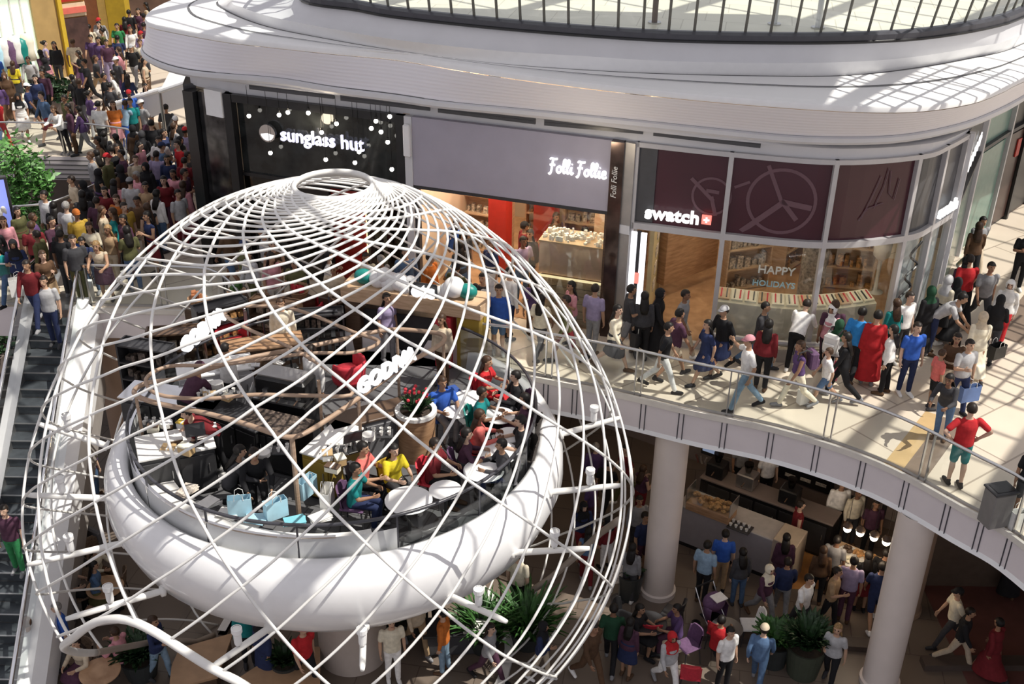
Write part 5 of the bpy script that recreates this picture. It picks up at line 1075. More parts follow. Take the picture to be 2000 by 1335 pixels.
# pendants and food table
pb_ = []
for i, (x, y) in enumerate(((1655, 1032), (1680, 1040), (1707, 1049), (1731, 1058))):
    P = atY(x, y, 19.6 - .22 * i); pb_.append(P); t = thing('pendant_lamp', ['first', 'second', 'third', 'fourth'][i] + ' glowing globe pendant counted from the menu boards over the food table', 'lamp', P, 0, 'globe pendants over the food table')
    MB().ball((0, 0, 0), .085, 14, 10).build('globe', [lampw], t, smooth=True); MB().lathe([(0, .19), (.04, .18), (.10, .1), (.105, .06)], (0, 0, 0), 16).build('lamp_shade', [woodd], t); MB().tube([(0, 0, .18), (0, 0, -.78 - P.z)], .006, 5).build('cord', [black], t)
tb = (lo(1628, 1075, .95) + lo(1738, 1120, .95)) / 2; dt = lo(1738, 1120, .95) - lo(1628, 1075, .95); at_ = math.atan2(dt.y, dt.x)
t = thing('food_table', 'long table heaped with food under the four globe pendants', 'table', (tb.x, tb.y, FL), at_); MB().box((0, 0, .92), (dt.length, .9, .06), bev=.01).build('tabletop', [woodl], t); MB().box((0, -.38, .45), (dt.length - .1, .05, .9)).build('front_panel', [woodd], t)
for sx in (-1, 1):
    for sy in (-.38, .38): MB().box((sx * (dt.length / 2 - .08), sy, .45), (.06, .06, .9)).build('leg', [woodd], t)
rn = random.Random(6)
for i in range(9):
    P = Vector((tb.x, tb.y, FL + .95)) + Vector((math.cos(at_), math.sin(at_), 0)) * (-dt.length / 2 + .15 + i * (dt.length - .3) / 8) + Vector((-math.sin(at_), math.cos(at_), 0)) * (.18 if i % 2 else -.18)
    t = thing('food_platter', ['golden bread', 'dark fruit', 'cream cake', 'brown bun', 'pale cheese', 'crusty roll', 'red pepper', 'biscuit', 'pie'][i] + ' platter on the long food table under the pendants', 'platter', P, 0, 'platters on the food table'); MB().lathe([(0, 0), (.16, .0), (.2, .03), (.19, .035), (0, .015)], (0, 0, 0), 16).build('plate', [whitec], t)
    g = MB(); [g.ball((rn.uniform(-.1, .1), rn.uniform(-.1, .1), .05 + rn.uniform(0, .04)), rn.uniform(.035, .06), 7, 5, sc=(1.2, 1, .8)) for _ in range(9)]; g.build('food', [[pastry, woodd, cream, pastry, cream, pastry, red, woodl, tan][i]], t)
MB().prism([[(p.x, p.y) for p in (lo(1525, 1150), lo(1600, 1150), lo(1625, 1075), lo(1540, 1050))]], FL, FL + .006).build('floor_wood', [mat('orange_timber', (.42, .20, .07), .4, var=.15, scale=5)], kind='structure')
# low kerb across the lower walkway, carpet and dark wall on the east side
k0, k1 = lo(1350, 1240), lo(1748, 1268); wall_box(k0, k1, FL, FL + .14, .3, mat('kerb_dark', (.08, .06, .05), .5), 'trim_50', kind='structure')
k0, k1 = lo(1800, 1300), lo(2080, 1300); wall_box(k0, k1, FL, FL + .16, .3, mat('kerb_dark', (.08, .06, .05)), 'trim_51', kind='structure')
wall_box((9.0, 20.3), (20, 20.3), FL, -.78, .2, mat('dark_brown_wall', (.10, .07, .05), .7, var=.1), 'wall_east', kind='structure')
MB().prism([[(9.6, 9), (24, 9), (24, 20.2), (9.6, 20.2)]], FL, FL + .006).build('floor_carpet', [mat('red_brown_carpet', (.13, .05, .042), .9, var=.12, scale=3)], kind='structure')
# potted plants
def potted(label, px, py, r, h, pm, n, pr, ph, seed, lm, nm='potted_plant', lw=.05):
    p = lo(px, py); t = thing(nm, label, 'plant', p, 0); MB().lathe([(0, 0), (r * .75, 0), (r, h), (r * .9, h), (r * .88, h - .06), (0, h - .06)], (0, 0, 0), 24).build('pot', [pm], t, smooth=False); MB().cyl((0, 0, h - .08), r * .86, .03).build('soil', [soil], t); leaf_plant(t, n, pr, ph, h - .05, lm, seed, lw); return t
pot_d = mat('dark_pot', (.03, .035, .035), .5); pot_g = mat('green_pot', (.05, .06, .04), .6)
potted('tall bushy plant in a broad dark green pot on the lower walkway', 1566, 1312, .42, .75, pot_g, 260, .55, .75, 21, leafd); potted('leafy plant with pale blooms in a black pot beside the bushy one', 1508, 1292, .36, .6, pot_d, 150, .5, .5, 22, leafm); potted('dark pot with a round opening against the slab column', 1228, 1165, .30, .7, pot_d, 60, .3, .3, 23, leafd)
potted('spiky palm in a low trough under the dome ribs', 1030, 1255, .4, .4, pot_d, 170, .95, 1.0, 24, leafm, lw=.035); potted('second spiky palm nearer the bowl stem', 945, 1262, .4, .4, pot_d, 130, .85, .9, 25, leafm, lw=.035); potted('dark flowering shrub under the arched opening of the dome', 278, 1316, .4, .5, pot_d, 190, .55, .55, 26, leafd); potted('small clipped plant near the brown wood panels', 560, 1325, .3, .5, pot_d, 90, .4, .45, 27, leafd); potted('bushy plant at the side of the dark bench', 800, 1235, .32, .45, pot_d, 90, .45, .5, 28, leafd)
# benches and panels of tan wood under the bowl
for i, (P, lab) in enumerate((([(335, 1300), (350, 1265), (455, 1235), (425, 1320), (330, 1345)], 'angular tan wood platform bench behind the arched opening'), ([(455, 1330), (560, 1262), (625, 1262), (625, 1345), (470, 1360)], 'broad tan wood platform bench beside the bowl stem'))):
    Q = [lo(x, y, .42) for x, y in P]; c = sum(Q, Vector()) / len(Q); t = thing('platform_bench', lab, 'bench', (c.x, c.y, FL)); L2 = [(q.x - c.x, q.y - c.y) for q in Q]; a2 = sum(L2[k][0] * L2[(k + 1) % 5][1] - L2[(k + 1) % 5][0] * L2[k][1] for k in range(5)); L2 = L2 if a2 > 0 else L2[::-1]
    MB().prism([L2], .36, .42).build('seat', [mat('tan_ply', (.42, .26, .15), .5, var=.1, scale=4)], t); MB().prism([[(x * .92, y * .92) for x, y in L2]], 0, .36).build('base_frame', [woodd], t)
t = thing('bench_table', 'dark bench table with a sheet of white card under the dome', 'table', lo(900, 1262), rad(5)); MB().box((0, 0, .55), (1.6, .6, .06), bev=.01).build('tabletop', [charcoal], t); MB().box((.0, 0, .27), (1.4, .5, .52), bev=.01).build('base_box', [dgrey], t); MB().box((.3, -.05, .585), (.5, .4, .01)).build('card_sheet', [whitec], t)
# sofas and wicker seats in the shade on the west side
for i, (x, y, a_, lab) in enumerate(((88, 1175, 70, 'under the floodlight strut'), (140, 1100, 60, 'closer to the escalator side'), (95, 1250, 80, 'next to the dome foot'))):
    t = thing('lounge_sofa', 'grey lounge sofa ' + lab, 'sofa', lo(x, y), rad(a_), 'grey lounge sofas'); MB().box((0, 0, .24), (1.4, .7, .3), bev=.05).build('seat_base', [mat('sofa_grey', (.16, .155, .16), .8, var=.1)], t); MB().box((0, .3, .55), (1.4, .16, .5), bev=.05).build('backrest', [mat('sofa_grey', (.16, .155, .16))], t)
    for sx in (-1, 1): MB().box((sx * .66, 0, .42), (.14, .7, .4), bev=.04).build('armrest', [mat('sofa_grey', (.16, .155, .16))], t); MB().cyl((sx * .6, -.28, 0), .025, .1, 8).build('leg', [steel], t)
def wchair(lab, x, y, a_, m, grp):
    p = lo(x, y); return make_chair(lab, (p.x, p.y, FL), rad(a_), m, charcoal, grp)
wk = mat('brown_wicker', (.15, .10, .065), .7, var=.5, scale=40)
for i, (x, y, a_) in enumerate(((172, 1150, 100), (196, 1115, 60), (158, 1195, 130), (232, 1170, -80), (120, 1300, 40), (165, 1320, -30), (235, 1300, -120))): wchair('brown wicker chair ' + ['nearest the lattice foot', 'at the back by the bowl', 'beside the grey sofa', 'facing the bowl underside', 'in front of the dome foot', 'with its back to the arched opening', 'behind the arched beam'][i], x, y, a_, wk, 'brown wicker chairs')
for i, (x, y, lab) in enumerate(((205, 1145, 'between wicker chairs'), (195, 1310, 'under the arched opening'))): p = lo(x, y, .74); make_table('lounge_table', 'round brown lounge table ' + lab, (p.x, p.y, FL), .4, top=wood, grp='round lounge tables')
# outdoor-style cafe seating by the slab column
for i, (x, y, a_, m, lab) in enumerate(((1268, 1262, 180, redfab, 'red high-backed chair seen from behind at the round dark table'), (1400, 1262, 150, redfab, 'red chair with a coat beside the pushchair'), (1340, 1290, -60, purp, 'purple-dark chair between the two red chairs'), (1215, 1235, 60, charcoal, 'charcoal chair at the dark table'), (1310, 1225, -120, charcoal, 'charcoal chair by the foot of the slab column'), (1462, 1250, -90, whitec, 'pale chair near the black pot'), (1345, 1345, 170, redfab, 'red chair at the bottom edge'))): wchair(lab, x, y, a_, m, 'chairs by the slab column')
p = lo(1268, 1215, .74); make_table('cafe_table', 'round dark table by the foot of the slab column', (p.x, p.y, FL), .38, top=charcoal); p = lo(1420, 1225, .74); make_table('cafe_table', 'small dark table beside the pushchair', (p.x, p.y, FL), .34, top=dgrey)
# pushchair
p = lo(1392, 1232); t = thing('pushchair', 'dark purple pushchair with a white hood panel near the red chair', 'pushchair', p, rad(30))
MB().lathe([(.05, .35), (.25, .4), (.27, .75), (.24, .78)], (0, 0, 0), 16, a0=rad(-30), a1=rad(210)).build('seat_shell', [purp], t, smooth=True); MB().ball((0, .08, .78), .27, 14, 8, sc=(1, .8, .8)).build('hood', [purp], t, smooth=True); MB().box((0, -.05, 1.0), (.3, .25, .02)).build('hood_panel', [whitec], t); MB().box((0, 0, .36), (.4, .55, .05), bev=.02).build('seat', [black], t)
for sx in (-1, 1):
    MB().tube([(sx * .24, -.35, .1), (sx * .24, .1, .5), (sx * .24, .45, 1.0)], .015, 6).build('frame_tube', [steel], t)
    for y in (-.35, .3): MB().lathe([(.06, -.02), (.1, -.02), (.1, .02), (.06, .02)], (sx * .24, y, .1), 14).build('wheel', [black], t)
MB().tube([(-.24, .45, 1.0), (.24, .45, 1.0)], .02, 8).build('handle', [black], t)
t = thing('menu_stand', 'small sign stand with a pale printed card beside the dark pot', 'sign', lo(1208, 1170), rad(15)); MB().box((0, 0, .75), (.42, .03, .55), bev=.01).build('card', [paperp], t); MB().tube([(0, 0, 0), (0, 0, .5)], .02, 6).build('pole', [steel], t); MB().cyl((0, 0, 0), .18, .03).build('foot', [charcoal], t)
# bin and bollard on the upper walkway, lower pendant lights plus added warm points without fixtures
t = thing('litter_bin', 'grey open-topped litter bin on the walkway beside the railing', 'bin', at(1938, 1022, 0), rad(15)); MB().box((0, 0, .36), (.42, .34, .72), bev=.03).build('body', [mat('bin_grey', (.20, .19, .18), .5)], t); MB().box((0, 0, .74), (.46, .38, .05), bev=.015).build('rim', [charcoal], t); MB().box((0, 0, .745), (.34, .26, .055)).build('opening', [black], t)
LAMPS_LOW_FILL = [(p.x, p.y - .05, p.z - .2, 14) for p in pb_] + [(5.4, 21.6, -1.7, 40), (4.6, 22.6, -1.2, 30), (3.0, 23.5, -1.4, 25), (7.2, 20.6, -1.6, 25), (-8, 21, -1.4, 25), (-4, 22.6, -1.4, 20), (12, 16, -1.5, 25), (9.2, 14.6, -1.4, 12), (1.6, 22.5, -1.5, 20)]
# ================================================================== people
def V(*a): return Vector(a)
def cap_tube(pts, rs, n=10):
    """closed round-ended limb"""
    P = [Vector(p) for p in pts]; t0 = (P[0] - P[1]).normalized(); t1 = (P[-1] - P[-2]).normalized()
    PP = [P[0] + t0 * rs[0] * .8, P[0] + t0 * rs[0] * .5] + P + [P[-1] + t1 * rs[-1] * .5, P[-1] + t1 * rs[-1] * .8]
    return PP, [rs[0] * .35, rs[0] * .8] + list(rs) + [rs[-1] * .8, rs[-1] * .35]
POSES = {
 # legs: (pitch forward, knee bend) left/right; arms: elbow and wrist offsets for +x and -x side; lean
 'stand': dict(l=((3, 4), (-3, 4)), a=((.05, .02, -.29), (.01, -.05, -.25), (-.05, .02, -.29), (-.01, -.05, -.25)), lean=1),
 'walk': dict(l=((26, 8), (-20, 24)), a=((.05, .11, -.26), (.0, -.03, -.25), (-.05, -.09, -.27), (.01, -.13, -.21)), lean=4),
 'stride': dict(l=((-18, 30), (24, 6)), a=((.05, -.09, -.27), (-.01, -.12, -.22), (-.05, .11, -.26), (.0, .0, -.25)), lean=5),
 'hips': dict(l=((4, 3), (-4, 3)), a=((.22, .07, -.19), (-.15, -.07, -.17), (-.22, .07, -.19), (.15, -.07, -.17)), lean=0),
 'phone': dict(l=((4, 5), (-2, 4)), a=((.06, -.04, -.28), (-.10, -.20, .12), (-.06, -.02, -.29), (.06, -.19, .05)), lean=3),
 'lean': dict(l=((-6, 3), (-2, 6)), a=((.06, -.17, -.23), (-.05, -.24, -.01), (-.06, -.17, -.23), (.05, -.24, -.01)), lean=22),
 'bend': dict(l=((-4, 6), (4, 8)), a=((.05, -.12, -.26), (-.02, -.16, -.18), (-.05, -.14, -.25), (.02, -.2, -.14)), lean=48),
 'cross': dict(l=((3, 3), (-3, 5)), a=((.07, -.05, -.27), (-.23, -.11, .06), (-.07, -.05, -.27), (.23, -.13, .03)), lean=0),
 'reach': dict(l=((22, 8), (-18, 22)), a=((.05, .08, -.27), (.0, -.08, -.24), (-.24, -.06, -.14), (-.24, -.05, .02)), lean=3),
 'carry': dict(l=((14, 6), (-12, 16)), a=((.07, .02, -.28), (.02, .0, -.26), (-.06, -.05, -.28), (.06, -.2, .08)), lean=2),
 'sit': dict(l=((86, 88), (84, 92)), a=((.07, -.13, -.24), (-.09, -.22, .03), (-.07, -.13, -.24), (.09, -.22, .03)), lean=6),
 'kneel': dict(l=((78, 128), (40, 125)), a=((.06, -.16, -.22), (-.05, -.2, -.12), (-.06, -.16, -.22), (.05, -.2, -.1)), lean=24),
}
def rig(pose, sex):
    p = POSES[pose]; f = sex == 'f'; hw = .085 if not f else .09; sw = .185 if not f else .16; sc = 1.0 if not f else .95
    TH, SHK, AH = .43 * sc, .42 * sc, .08
    J = {}
    legs = []
    for sx, (pt, kb) in zip((1, -1), p['l']):
        h = V(sx * hw, 0, 0); a = rad(pt); k = h + V(sx * .012, -math.sin(a), -math.cos(a)) * TH; b = a - rad(kb); an = k + V(0, -math.sin(b), -math.cos(b)) * SHK
        fp = max(-40, min(60, pt - kb)); fa = rad(fp * .55) if pose not in ('sit', 'kneel') else rad(0 if pose == 'sit' else -50)
        toe = an + V(sx * .02, -.16 * math.cos(fa), -.06 + .16 * math.sin(fa)); heel = an + V(0, .05, -.05 - .05 * math.sin(fa)); legs.append((h, k, an, heel, toe))
    low = min(min(l[3].z, l[4].z) for l in legs) - .028
    hz = -low
    off = V(0, 0, hz)
    J['legs'] = [[q + off for q in l] for l in legs]; J['hip'] = off.copy(); lean = rad(p['lean'])
    R = Matrix.Rotation(lean, 4, 'X')              # forward is -Y
    def U(v): return off + (R @ Vector(v))
    J['U'] = U; T = .455 * sc; J['T'] = T
    arms = []
    for sx, e, w_ in ((1, p['a'][0], p['a'][1]), (-1, p['a'][2], p['a'][3])):
        s_ = U((sx * sw, .01, T - .015)); e_ = s_ + Vector(e) * sc; wv = e_ + Vector(w_) * sc; arms.append((s_, e_, wv))
    J['arms'] = arms; J['neck'] = U((0, .005, T + .06)); hl = Matrix.Rotation(lean * .35, 4, 'X')
    J['head'] = J['neck'] + (hl @ V(0, -.02, .155 * (1 if not f else .97))); J['hl'] = hl; J['sc'] = sc; J['f'] = f
    return J
def torso_rings(J, g=0., z0=-.10, z1=None):
    f, T, U = J['f'], J['T'], J['U']
    if f: rg = [(-.12, .13, .09), (-.06, .172, .115), (.02, .175, .118), (.10, .150, .10), (.19, .132, .092), (.28, .145, .118), (.35, .148, .112), (.40, .135, .088), (T - .01, .10, .068), (T + .02, .07, .055)]
    else: rg = [(-.12, .125, .09), (-.06, .165, .11), (.02, .165, .11), (.12, .158, .105), (.22, .162, .110), (.31, .172, .116), (.37, .170, .108), (T - .04, .150, .09), (T - .005, .118, .072), (T + .03, .075, .06)]
    rows = []
    for z, rx, ry in rg:
        if z < z0 - 1e-6 or (z1 is not None and z > z1): continue
        rows.append([U(((rx + g) * math.cos(2 * PI * k / 18), (ry + g) * math.sin(2 * PI * k / 18), z)) for k in range(18)])
    return rows
def closed_loft(mb, rows):
    n = len(rows[0]); o = len(mb.v); mb.ribbon(rows, closed=True)
    mb.f.append(tuple(o + k for k in range(n - 1, -1, -1))); mb.mi.append(0); mb.f.append(tuple(o + (len(rows) - 1) * n + k for k in range(n))); mb.mi.append(0)
def limb(mb, pts, rs, n=10): P, R = cap_tube(pts, rs, n); mb.tube(P, R, n)
def densify(a, b, k): return [a.lerp(b, i / k) for i in range(k + 1)]
def remesh(mb, name, vox, smooth=3):
    me = bpy.data.meshes.new(name); me.from_pydata(mb.v, [], mb.f); o = bpy.data.objects.new(name, me); COL.objects.link(o)
    md = o.modifiers.new('r', 'REMESH'); md.mode = 'VOXEL'; md.voxel_size = vox
    if smooth: ms = o.modifiers.new('s', 'SMOOTH'); ms.factor = .5; ms.iterations = smooth
    dg = bpy.context.evaluated_depsgraph_get(); m2 = bpy.data.meshes.new_from_object(o.evaluated_get(dg)); bpy.data.objects.remove(o); bpy.data.meshes.remove(me)
    m2.name = name; m2.polygons.foreach_set('use_smooth', [True] * len(m2.polygons)); return m2
MESH = {}
def arm_pts(a, g=0., end=1.): 
    s_, e, w_ = a; P = [s_, s_.lerp(e, .5), e, e.lerp(w_, .5), w_]; return P
def body_mesh(pose, sex):
    k = ('body', pose, sex)
    if k in MESH: return MESH[k]
    J = rig(pose, sex); mb = MB(); f = J['f']; q = .92 if f else 1.
    closed_loft(mb, torso_rings(J))
    for h, kn, an, heel, toe in J['legs']:
        limb(mb, [h + V(0, 0, -.02), h.lerp(kn, .3), h.lerp(kn, .7), kn], [.082, .08, .06, .052]); limb(mb, [kn, kn.lerp(an, .28) + V(0, .012, 0), kn.lerp(an, .7), an], [.05, .055, .04, .034])
        limb(mb, [heel, heel.lerp(toe, .5) + V(0, 0, .012), toe], [.033, .04, .03])
    for s_, e, w_ in J['arms']:
        limb(mb, [s_, s_.lerp(e, .5), e], [.052 * q, .046 * q, .038 * q]); limb(mb, [e, e.lerp(w_, .3), w_], [.038 * q, .04 * q, .027 * q])
    # neck, head with jaw, nose and ears
    limb(mb, [J['neck'] + V(0, 0, -.05), J['neck'] + V(0, -.005, .07)], [.054 * q, .05 * q]); H = J['head']; hl = J['hl']; hp = lambda x, y, z: H + (hl @ V(x, y, z))
    def ball(c, r, sc): 
        t = MB().ball((0, 0, 0), r, 16, 12, sc=sc); mb.add([hp(c[0] + v[0], c[1] + v[1], c[2] + v[2]) for v in t.v], t.f)
    ball((0, .012, .015), .1, (.80, .98, 1.02)); ball((0, -.035, -.055), .062, (.86, .8, .95)); ball((0, -.095, -.018), .018, (.7, 1.1, 1.3))
    for sx in (-1, 1): ball((sx * .08, .012, -.01), .024, (.45, .8, 1.2))
    # palms
    hands = []
    for (s_, e, w_), sx in zip(J['arms'], (1, -1)):
        d = (w_ - e).normalized(); side = V(1, 0, 0) * sx; side = (side - d * side.dot(d)); side = side.normalized() if side.length > .1 else V(0, -1, 0); pn = d.cross(side).normalized()
        acr = pn                                                       # fingers spread along pn, palm faces the thigh
        for u in (-.024, 0, .024): limb(mb, [w_, w_ + d * .04 + acr * u, w_ + d * .082 + acr * u * 1.15], [.022 * q, .017 * q, .014 * q], 8)
        hands.append((w_, d, side, acr, sx))
    me = remesh(mb, 'body_%s_%s' % (pose, sex), .0125, 2)
    # fingers: four of different lengths, curled, and a thumb from the side of the palm
    bm_ = MB()
    for w_, d, side, acr, sx in hands:
        inn = -side
        for i, (u, L) in enumerate(((-.030, .062), (-.010, .074), (.010, .078), (.030, .068))):
            b0 = w_ + d * .085 + acr * u; b1 = b0 + d * L * .45 + inn * .008; b2 = b1 + (d * .75 + inn * .65) * L * .32; b3 = b2 + (d * .35 + inn * .9) * L * .25
            bm_.tube([b0 - d * .02, b0, b1, b2, b3], [.0095, .0095, .009, .008, .006], 6)
        t0 = w_ + d * .03 + acr * (-.03); t1 = t0 + (d * .5 - acr * .75 + inn * .3).normalized() * .034; t2 = t1 + (d * .85 - acr * .2 + inn * .3).normalized() * .03
        bm_.tube([t0 + acr * .015, t0, t1, t2], [.012, .012, .0105, .007], 6)
    me.materials.clear(); [me.materials.append(m) for m in (skinm, eyem, lipm)]
    n0 = len(me.vertices); tmp = bmesh.new(); tmp.from_mesh(me); vs = [tmp.verts.new(v) for v in bm_.v]; tmp.verts.ensure_lookup_table()
    for f_ in bm_.f:
        try: fc = tmp.faces.new([vs[i] for i in f_]); fc.smooth = True
        except ValueError: pass
    # eyes and mouth
    Hi = (Matrix.Translation(H) @ hl.to_3x3().to_4x4()).inverted()
    for fc in tmp.faces:
        c = Hi @ fc.calc_center_median()
        if c.y < -.055:
            if .012 < c.z < .034 and .018 < abs(c.x) < .046: fc.material_index = 1
            elif -.075 < c.z < -.058 and abs(c.x) < .026: fc.material_index = 2
    tmp.to_mesh(me); tmp.free()
    MESH[k] = me; return me
def fin(me, m):
    me.materials.clear(); me.materials.append(m); return me
def top_mesh(pose, sex, kind):
    k = (kind, pose, sex)
    if k in MESH: return MESH[k]
    J = rig(pose, sex); mb = MB(); q = .92 if J['f'] else 1.
    closed_loft(mb, torso_rings(J, .016, -.07 if kind != 'vest' else -.02))
    for s_, e, w_ in J['arms']:
        if kind == 'vest': limb(mb, [s_ + V(0, 0, .0), s_.lerp(e, .12)], [.056 * q, .054 * q]); continue
        if kind == 'tee': limb(mb, [s_, s_.lerp(e, .45), s_.lerp(e, .72)], [.066 * q, .063 * q, .06 * q])
        else: limb(mb, [s_, s_.lerp(e, .5), e], [.066 * q, .06 * q, .053 * q]); limb(mb, [e, e.lerp(w_, .3), e.lerp(w_, .93)], [.053 * q, .052 * q, .040 * q])
    MESH[k] = fin(remesh(mb, '%s_%s_%s' % k, .016, 2), cloth); return MESH[k]
def bottom_mesh(pose, sex, kind):
    k = (kind, pose, sex)
    if k in MESH: return MESH[k]
    J = rig(pose, sex); mb = MB(); U = J['U']
    if kind in ('trousers', 'shorts'):
        closed_loft(mb, [r for r in torso_rings(J, .011, -.12, .07)])
        for h, kn, an, heel, toe in J['legs']:
            limb(mb, [h + V(0, 0, -.02), h.lerp(kn, .4), h.lerp(kn, .92 if kind == 'shorts' else 1)], [.098, .088, .075 if kind == 'shorts' else .066])
            if kind == 'trousers': limb(mb, [kn, kn.lerp(an, .4) + V(0, .008, 0), kn.lerp(an, .97)], [.066, .064, .054])
        vox = .016
    else:
        end = {'skirt': 1.05, 'dress': 1.05, 'robe': 1.93}[kind]
        if kind in ('dress', 'robe'):
            closed_loft(mb, torso_rings(J, .017 if kind == 'dress' else .028, -.1)); q = .92 if J['f'] else 1.
            for s_, e, w_ in J['arms']:
                limb(mb, [s_, s_.lerp(e, .5), e if kind == 'robe' else s_.lerp(e, .7)], [.068 * q, .064 * q, .062 * q])
                if kind == 'robe': limb(mb, [e, e.lerp(w_, .5), e.lerp(w_, .95)], [.062 * q, .062 * q, .066 * q])
        (h1, k1, a1, _, _), (h2, k2, a2, _, _) = J['legs']
        def pt(l, u): return l[0].lerp(l[1], u) if u <= 1 else l[1].lerp(l[2], u - 1)
        rows = [[U(((.178 if J['f'] else .172) * math.cos(2 * PI * j / 20), .122 * math.sin(2 * PI * j / 20), z)) for j in range(20)] for z in (.12, .02)]
        L1, L2 = (h1, k1, a1), (h2, k2, a2); sit = pose in ('sit', 'kneel')
        for i in range(1, 9):
            u = end * i / 8; A, B = pt(L1, u), pt(L2, u); c = (A + B) / 2; fl = .115 + .03 * u; dx = abs(A.x - B.x) / 2; dy = abs(A.y - B.y) / 2
            dirv = (pt(L1, min(2, u + .05)) - pt(L1, max(0, u - .05)) + pt(L2, min(2, u + .05)) - pt(L2, max(0, u - .05))).normalized(); sd = V(1, 0, 0); up_ = dirv.cross(sd).normalized()
            rows.append([c + sd * (dx + fl) * math.cos(2 * PI * j / 20) + up_ * ((dy * .8 if not sit else 0) + fl * .85) * (-math.sin(2 * PI * j / 20)) * (1 + .05 * math.sin(j * 3.1)) for j in range(20)])
        closed_loft(mb, rows); vox = .018
    MESH[k] = fin(remesh(mb, '%s_%s_%s' % k, vox, 2), cloth); return MESH[k]
def compact(mb):
    used = sorted({i for f_ in mb.f for i in f_}); ix = {i: k for k, i in enumerate(used)}
    mb.v = [mb.v[i] for i in used]; mb.f = [tuple(ix[i] for i in f_) for f_ in mb.f]; return mb
def shoe_mesh(pose, sex, i):
    k = ('shoe%d' % i, pose, sex)
    if k in MESH: return MESH[k]
    J = rig(pose, sex); mb = MB()
    for h, kn, an, heel, toe in J['legs'][i:i + 1]: limb(mb, [heel + V(0, 0, -.004), heel.lerp(toe, .5) + V(0, 0, .008), toe + V(0, -.008, -.003)], [.042, .048, .037]); limb(mb, [an + V(0, .01, -.03), an + V(0, .01, .01)], [.042, .042])
    MESH[k] = fin(remesh(mb, 'shoe_%s_%s' % k[1:], .014, 1), cloth); return MESH[k]
def hair_mesh(pose, sex, kind):
    k = ('hair' + kind, pose, sex)
    if k in MESH: return MESH[k]
    J = rig(pose, sex); H = J['head']; hl = J['hl']; hp = lambda x, y, z: H + (hl @ V(x, y, z)); mb = MB()
    if kind == 'scarf':
        t = MB().ball((0, 0, 0), .118, 20, 14, sc=(.84, .98, 1.08)); vv = [hp(v[0], v[1] + .016, v[2] - .005) for v in t.v]; fs = []
        for f_ in t.f:
            c = sum((Vector(t.v[i]) for i in f_), Vector()) / len(f_)
            if c.y < -.06 and -.085 < c.z < .055 and abs(c.x) < .062: continue
            fs.append(f_)
        mb.add(vv, fs); U = J['U']; T = J['T']
        rows = [[hp(.088 * math.cos(a), .098 * math.sin(a) + .01, -.075) for a in [2 * PI * j / 18 for j in range(18)]], [J['neck'] + V(.085 * math.cos(a), .085 * math.sin(a) + .005, .0) for a in [2 * PI * j / 18 for j in range(18)]], [U((.165 * math.cos(a), .115 * math.sin(a), T - .02)) for a in [2 * PI * j / 18 for j in range(18)]], [U((.175 * math.cos(a), .135 * math.sin(a), T - .12 - .05 * max(0, -math.sin(a)))) for a in [2 * PI * j / 18 for j in range(18)]]]
        mb.ribbon(rows, closed=True); compact(mb); me = bpy.data.meshes.new('scarf'); me.from_pydata(mb.v, [], mb.f); me.polygons.foreach_set('use_smooth', [True] * len(me.polygons)); MESH[k] = fin(me, cloth); return me
    if kind == 'cap':
        t = MB().ball((0, 0, 0), .119, 18, 12, sc=(.84, .98, 1)); fs = [f_ for f_ in t.f if sum(t.v[i][2] for i in f_) / len(f_) > .02]; mb.add([hp(v[0], v[1] + .012, v[2] + .022) for v in t.v], fs)
        mb.ribbon([[hp(.085 * math.sin(a), -.08 * math.cos(a) - .0, .045) for a in [-1.1 + 2.2 * j / 10 for j in range(11)]], [hp(.09 * math.sin(a), -.16 * math.cos(a) * (1 if abs(a) < .9 else .9), .03) for a in [-1.1 + 2.2 * j / 10 for j in range(11)]], [hp(.085 * math.sin(a), -.08 * math.cos(a), .035) for a in [-1.1 + 2.2 * j / 10 for j in range(11)]]])
        compact(mb); me = bpy.data.meshes.new('cap'); me.from_pydata(mb.v, [], mb.f); me.polygons.foreach_set('use_smooth', [True] * len(me.polygons)); MESH[k] = fin(me, cloth); return me
    t = MB().ball((0, 0, 0), .112, 20, 14, sc=(.84, .97, 1.02)); fs = []
    for f_ in t.f:
        c = sum((Vector(t.v[i]) for i in f_), Vector()) / len(f_)
        if c.z < -.055 or (c.y < -.02 and c.z < .052 - .3 * (c.y + .02) * -.0) or (c.y < .01 and c.z < .0): continue
        fs.append(f_)
    mb.add([hp(v[0], v[1] + .016, v[2] + .018) for v in t.v], fs)
    if kind == 'long':
        U, T = J['U'], J['T']; rows = []
        for u, w_ in ((0, .085), (.35, .10), (.7, .105), (1, .07)):
            c0 = hp(0, .075, -.02); c1 = U((0, .135, T - .16)); c = c0.lerp(c1, u); rows.append([c + V(w_ * math.sin(a), .035 * math.cos(a) - (.055 * abs(math.sin(a)) * (1 - u)), 0) for a in [-PI + 2 * PI * j / 14 for j in range(14)]])
        closed_loft(mb, rows)
    if kind == 'bun': t = MB().ball((0, 0, 0), .05, 12, 8); mb.add([hp(v[0], v[1] + .125, v[2] + .05) for v in t.v], t.f)
    compact(mb); me = bpy.data.meshes.new('hair'); me.from_pydata(mb.v, [], mb.f); me.polygons.foreach_set('use_smooth', [True] * len(me.polygons)); MESH[k] = fin(me, hairm); return me
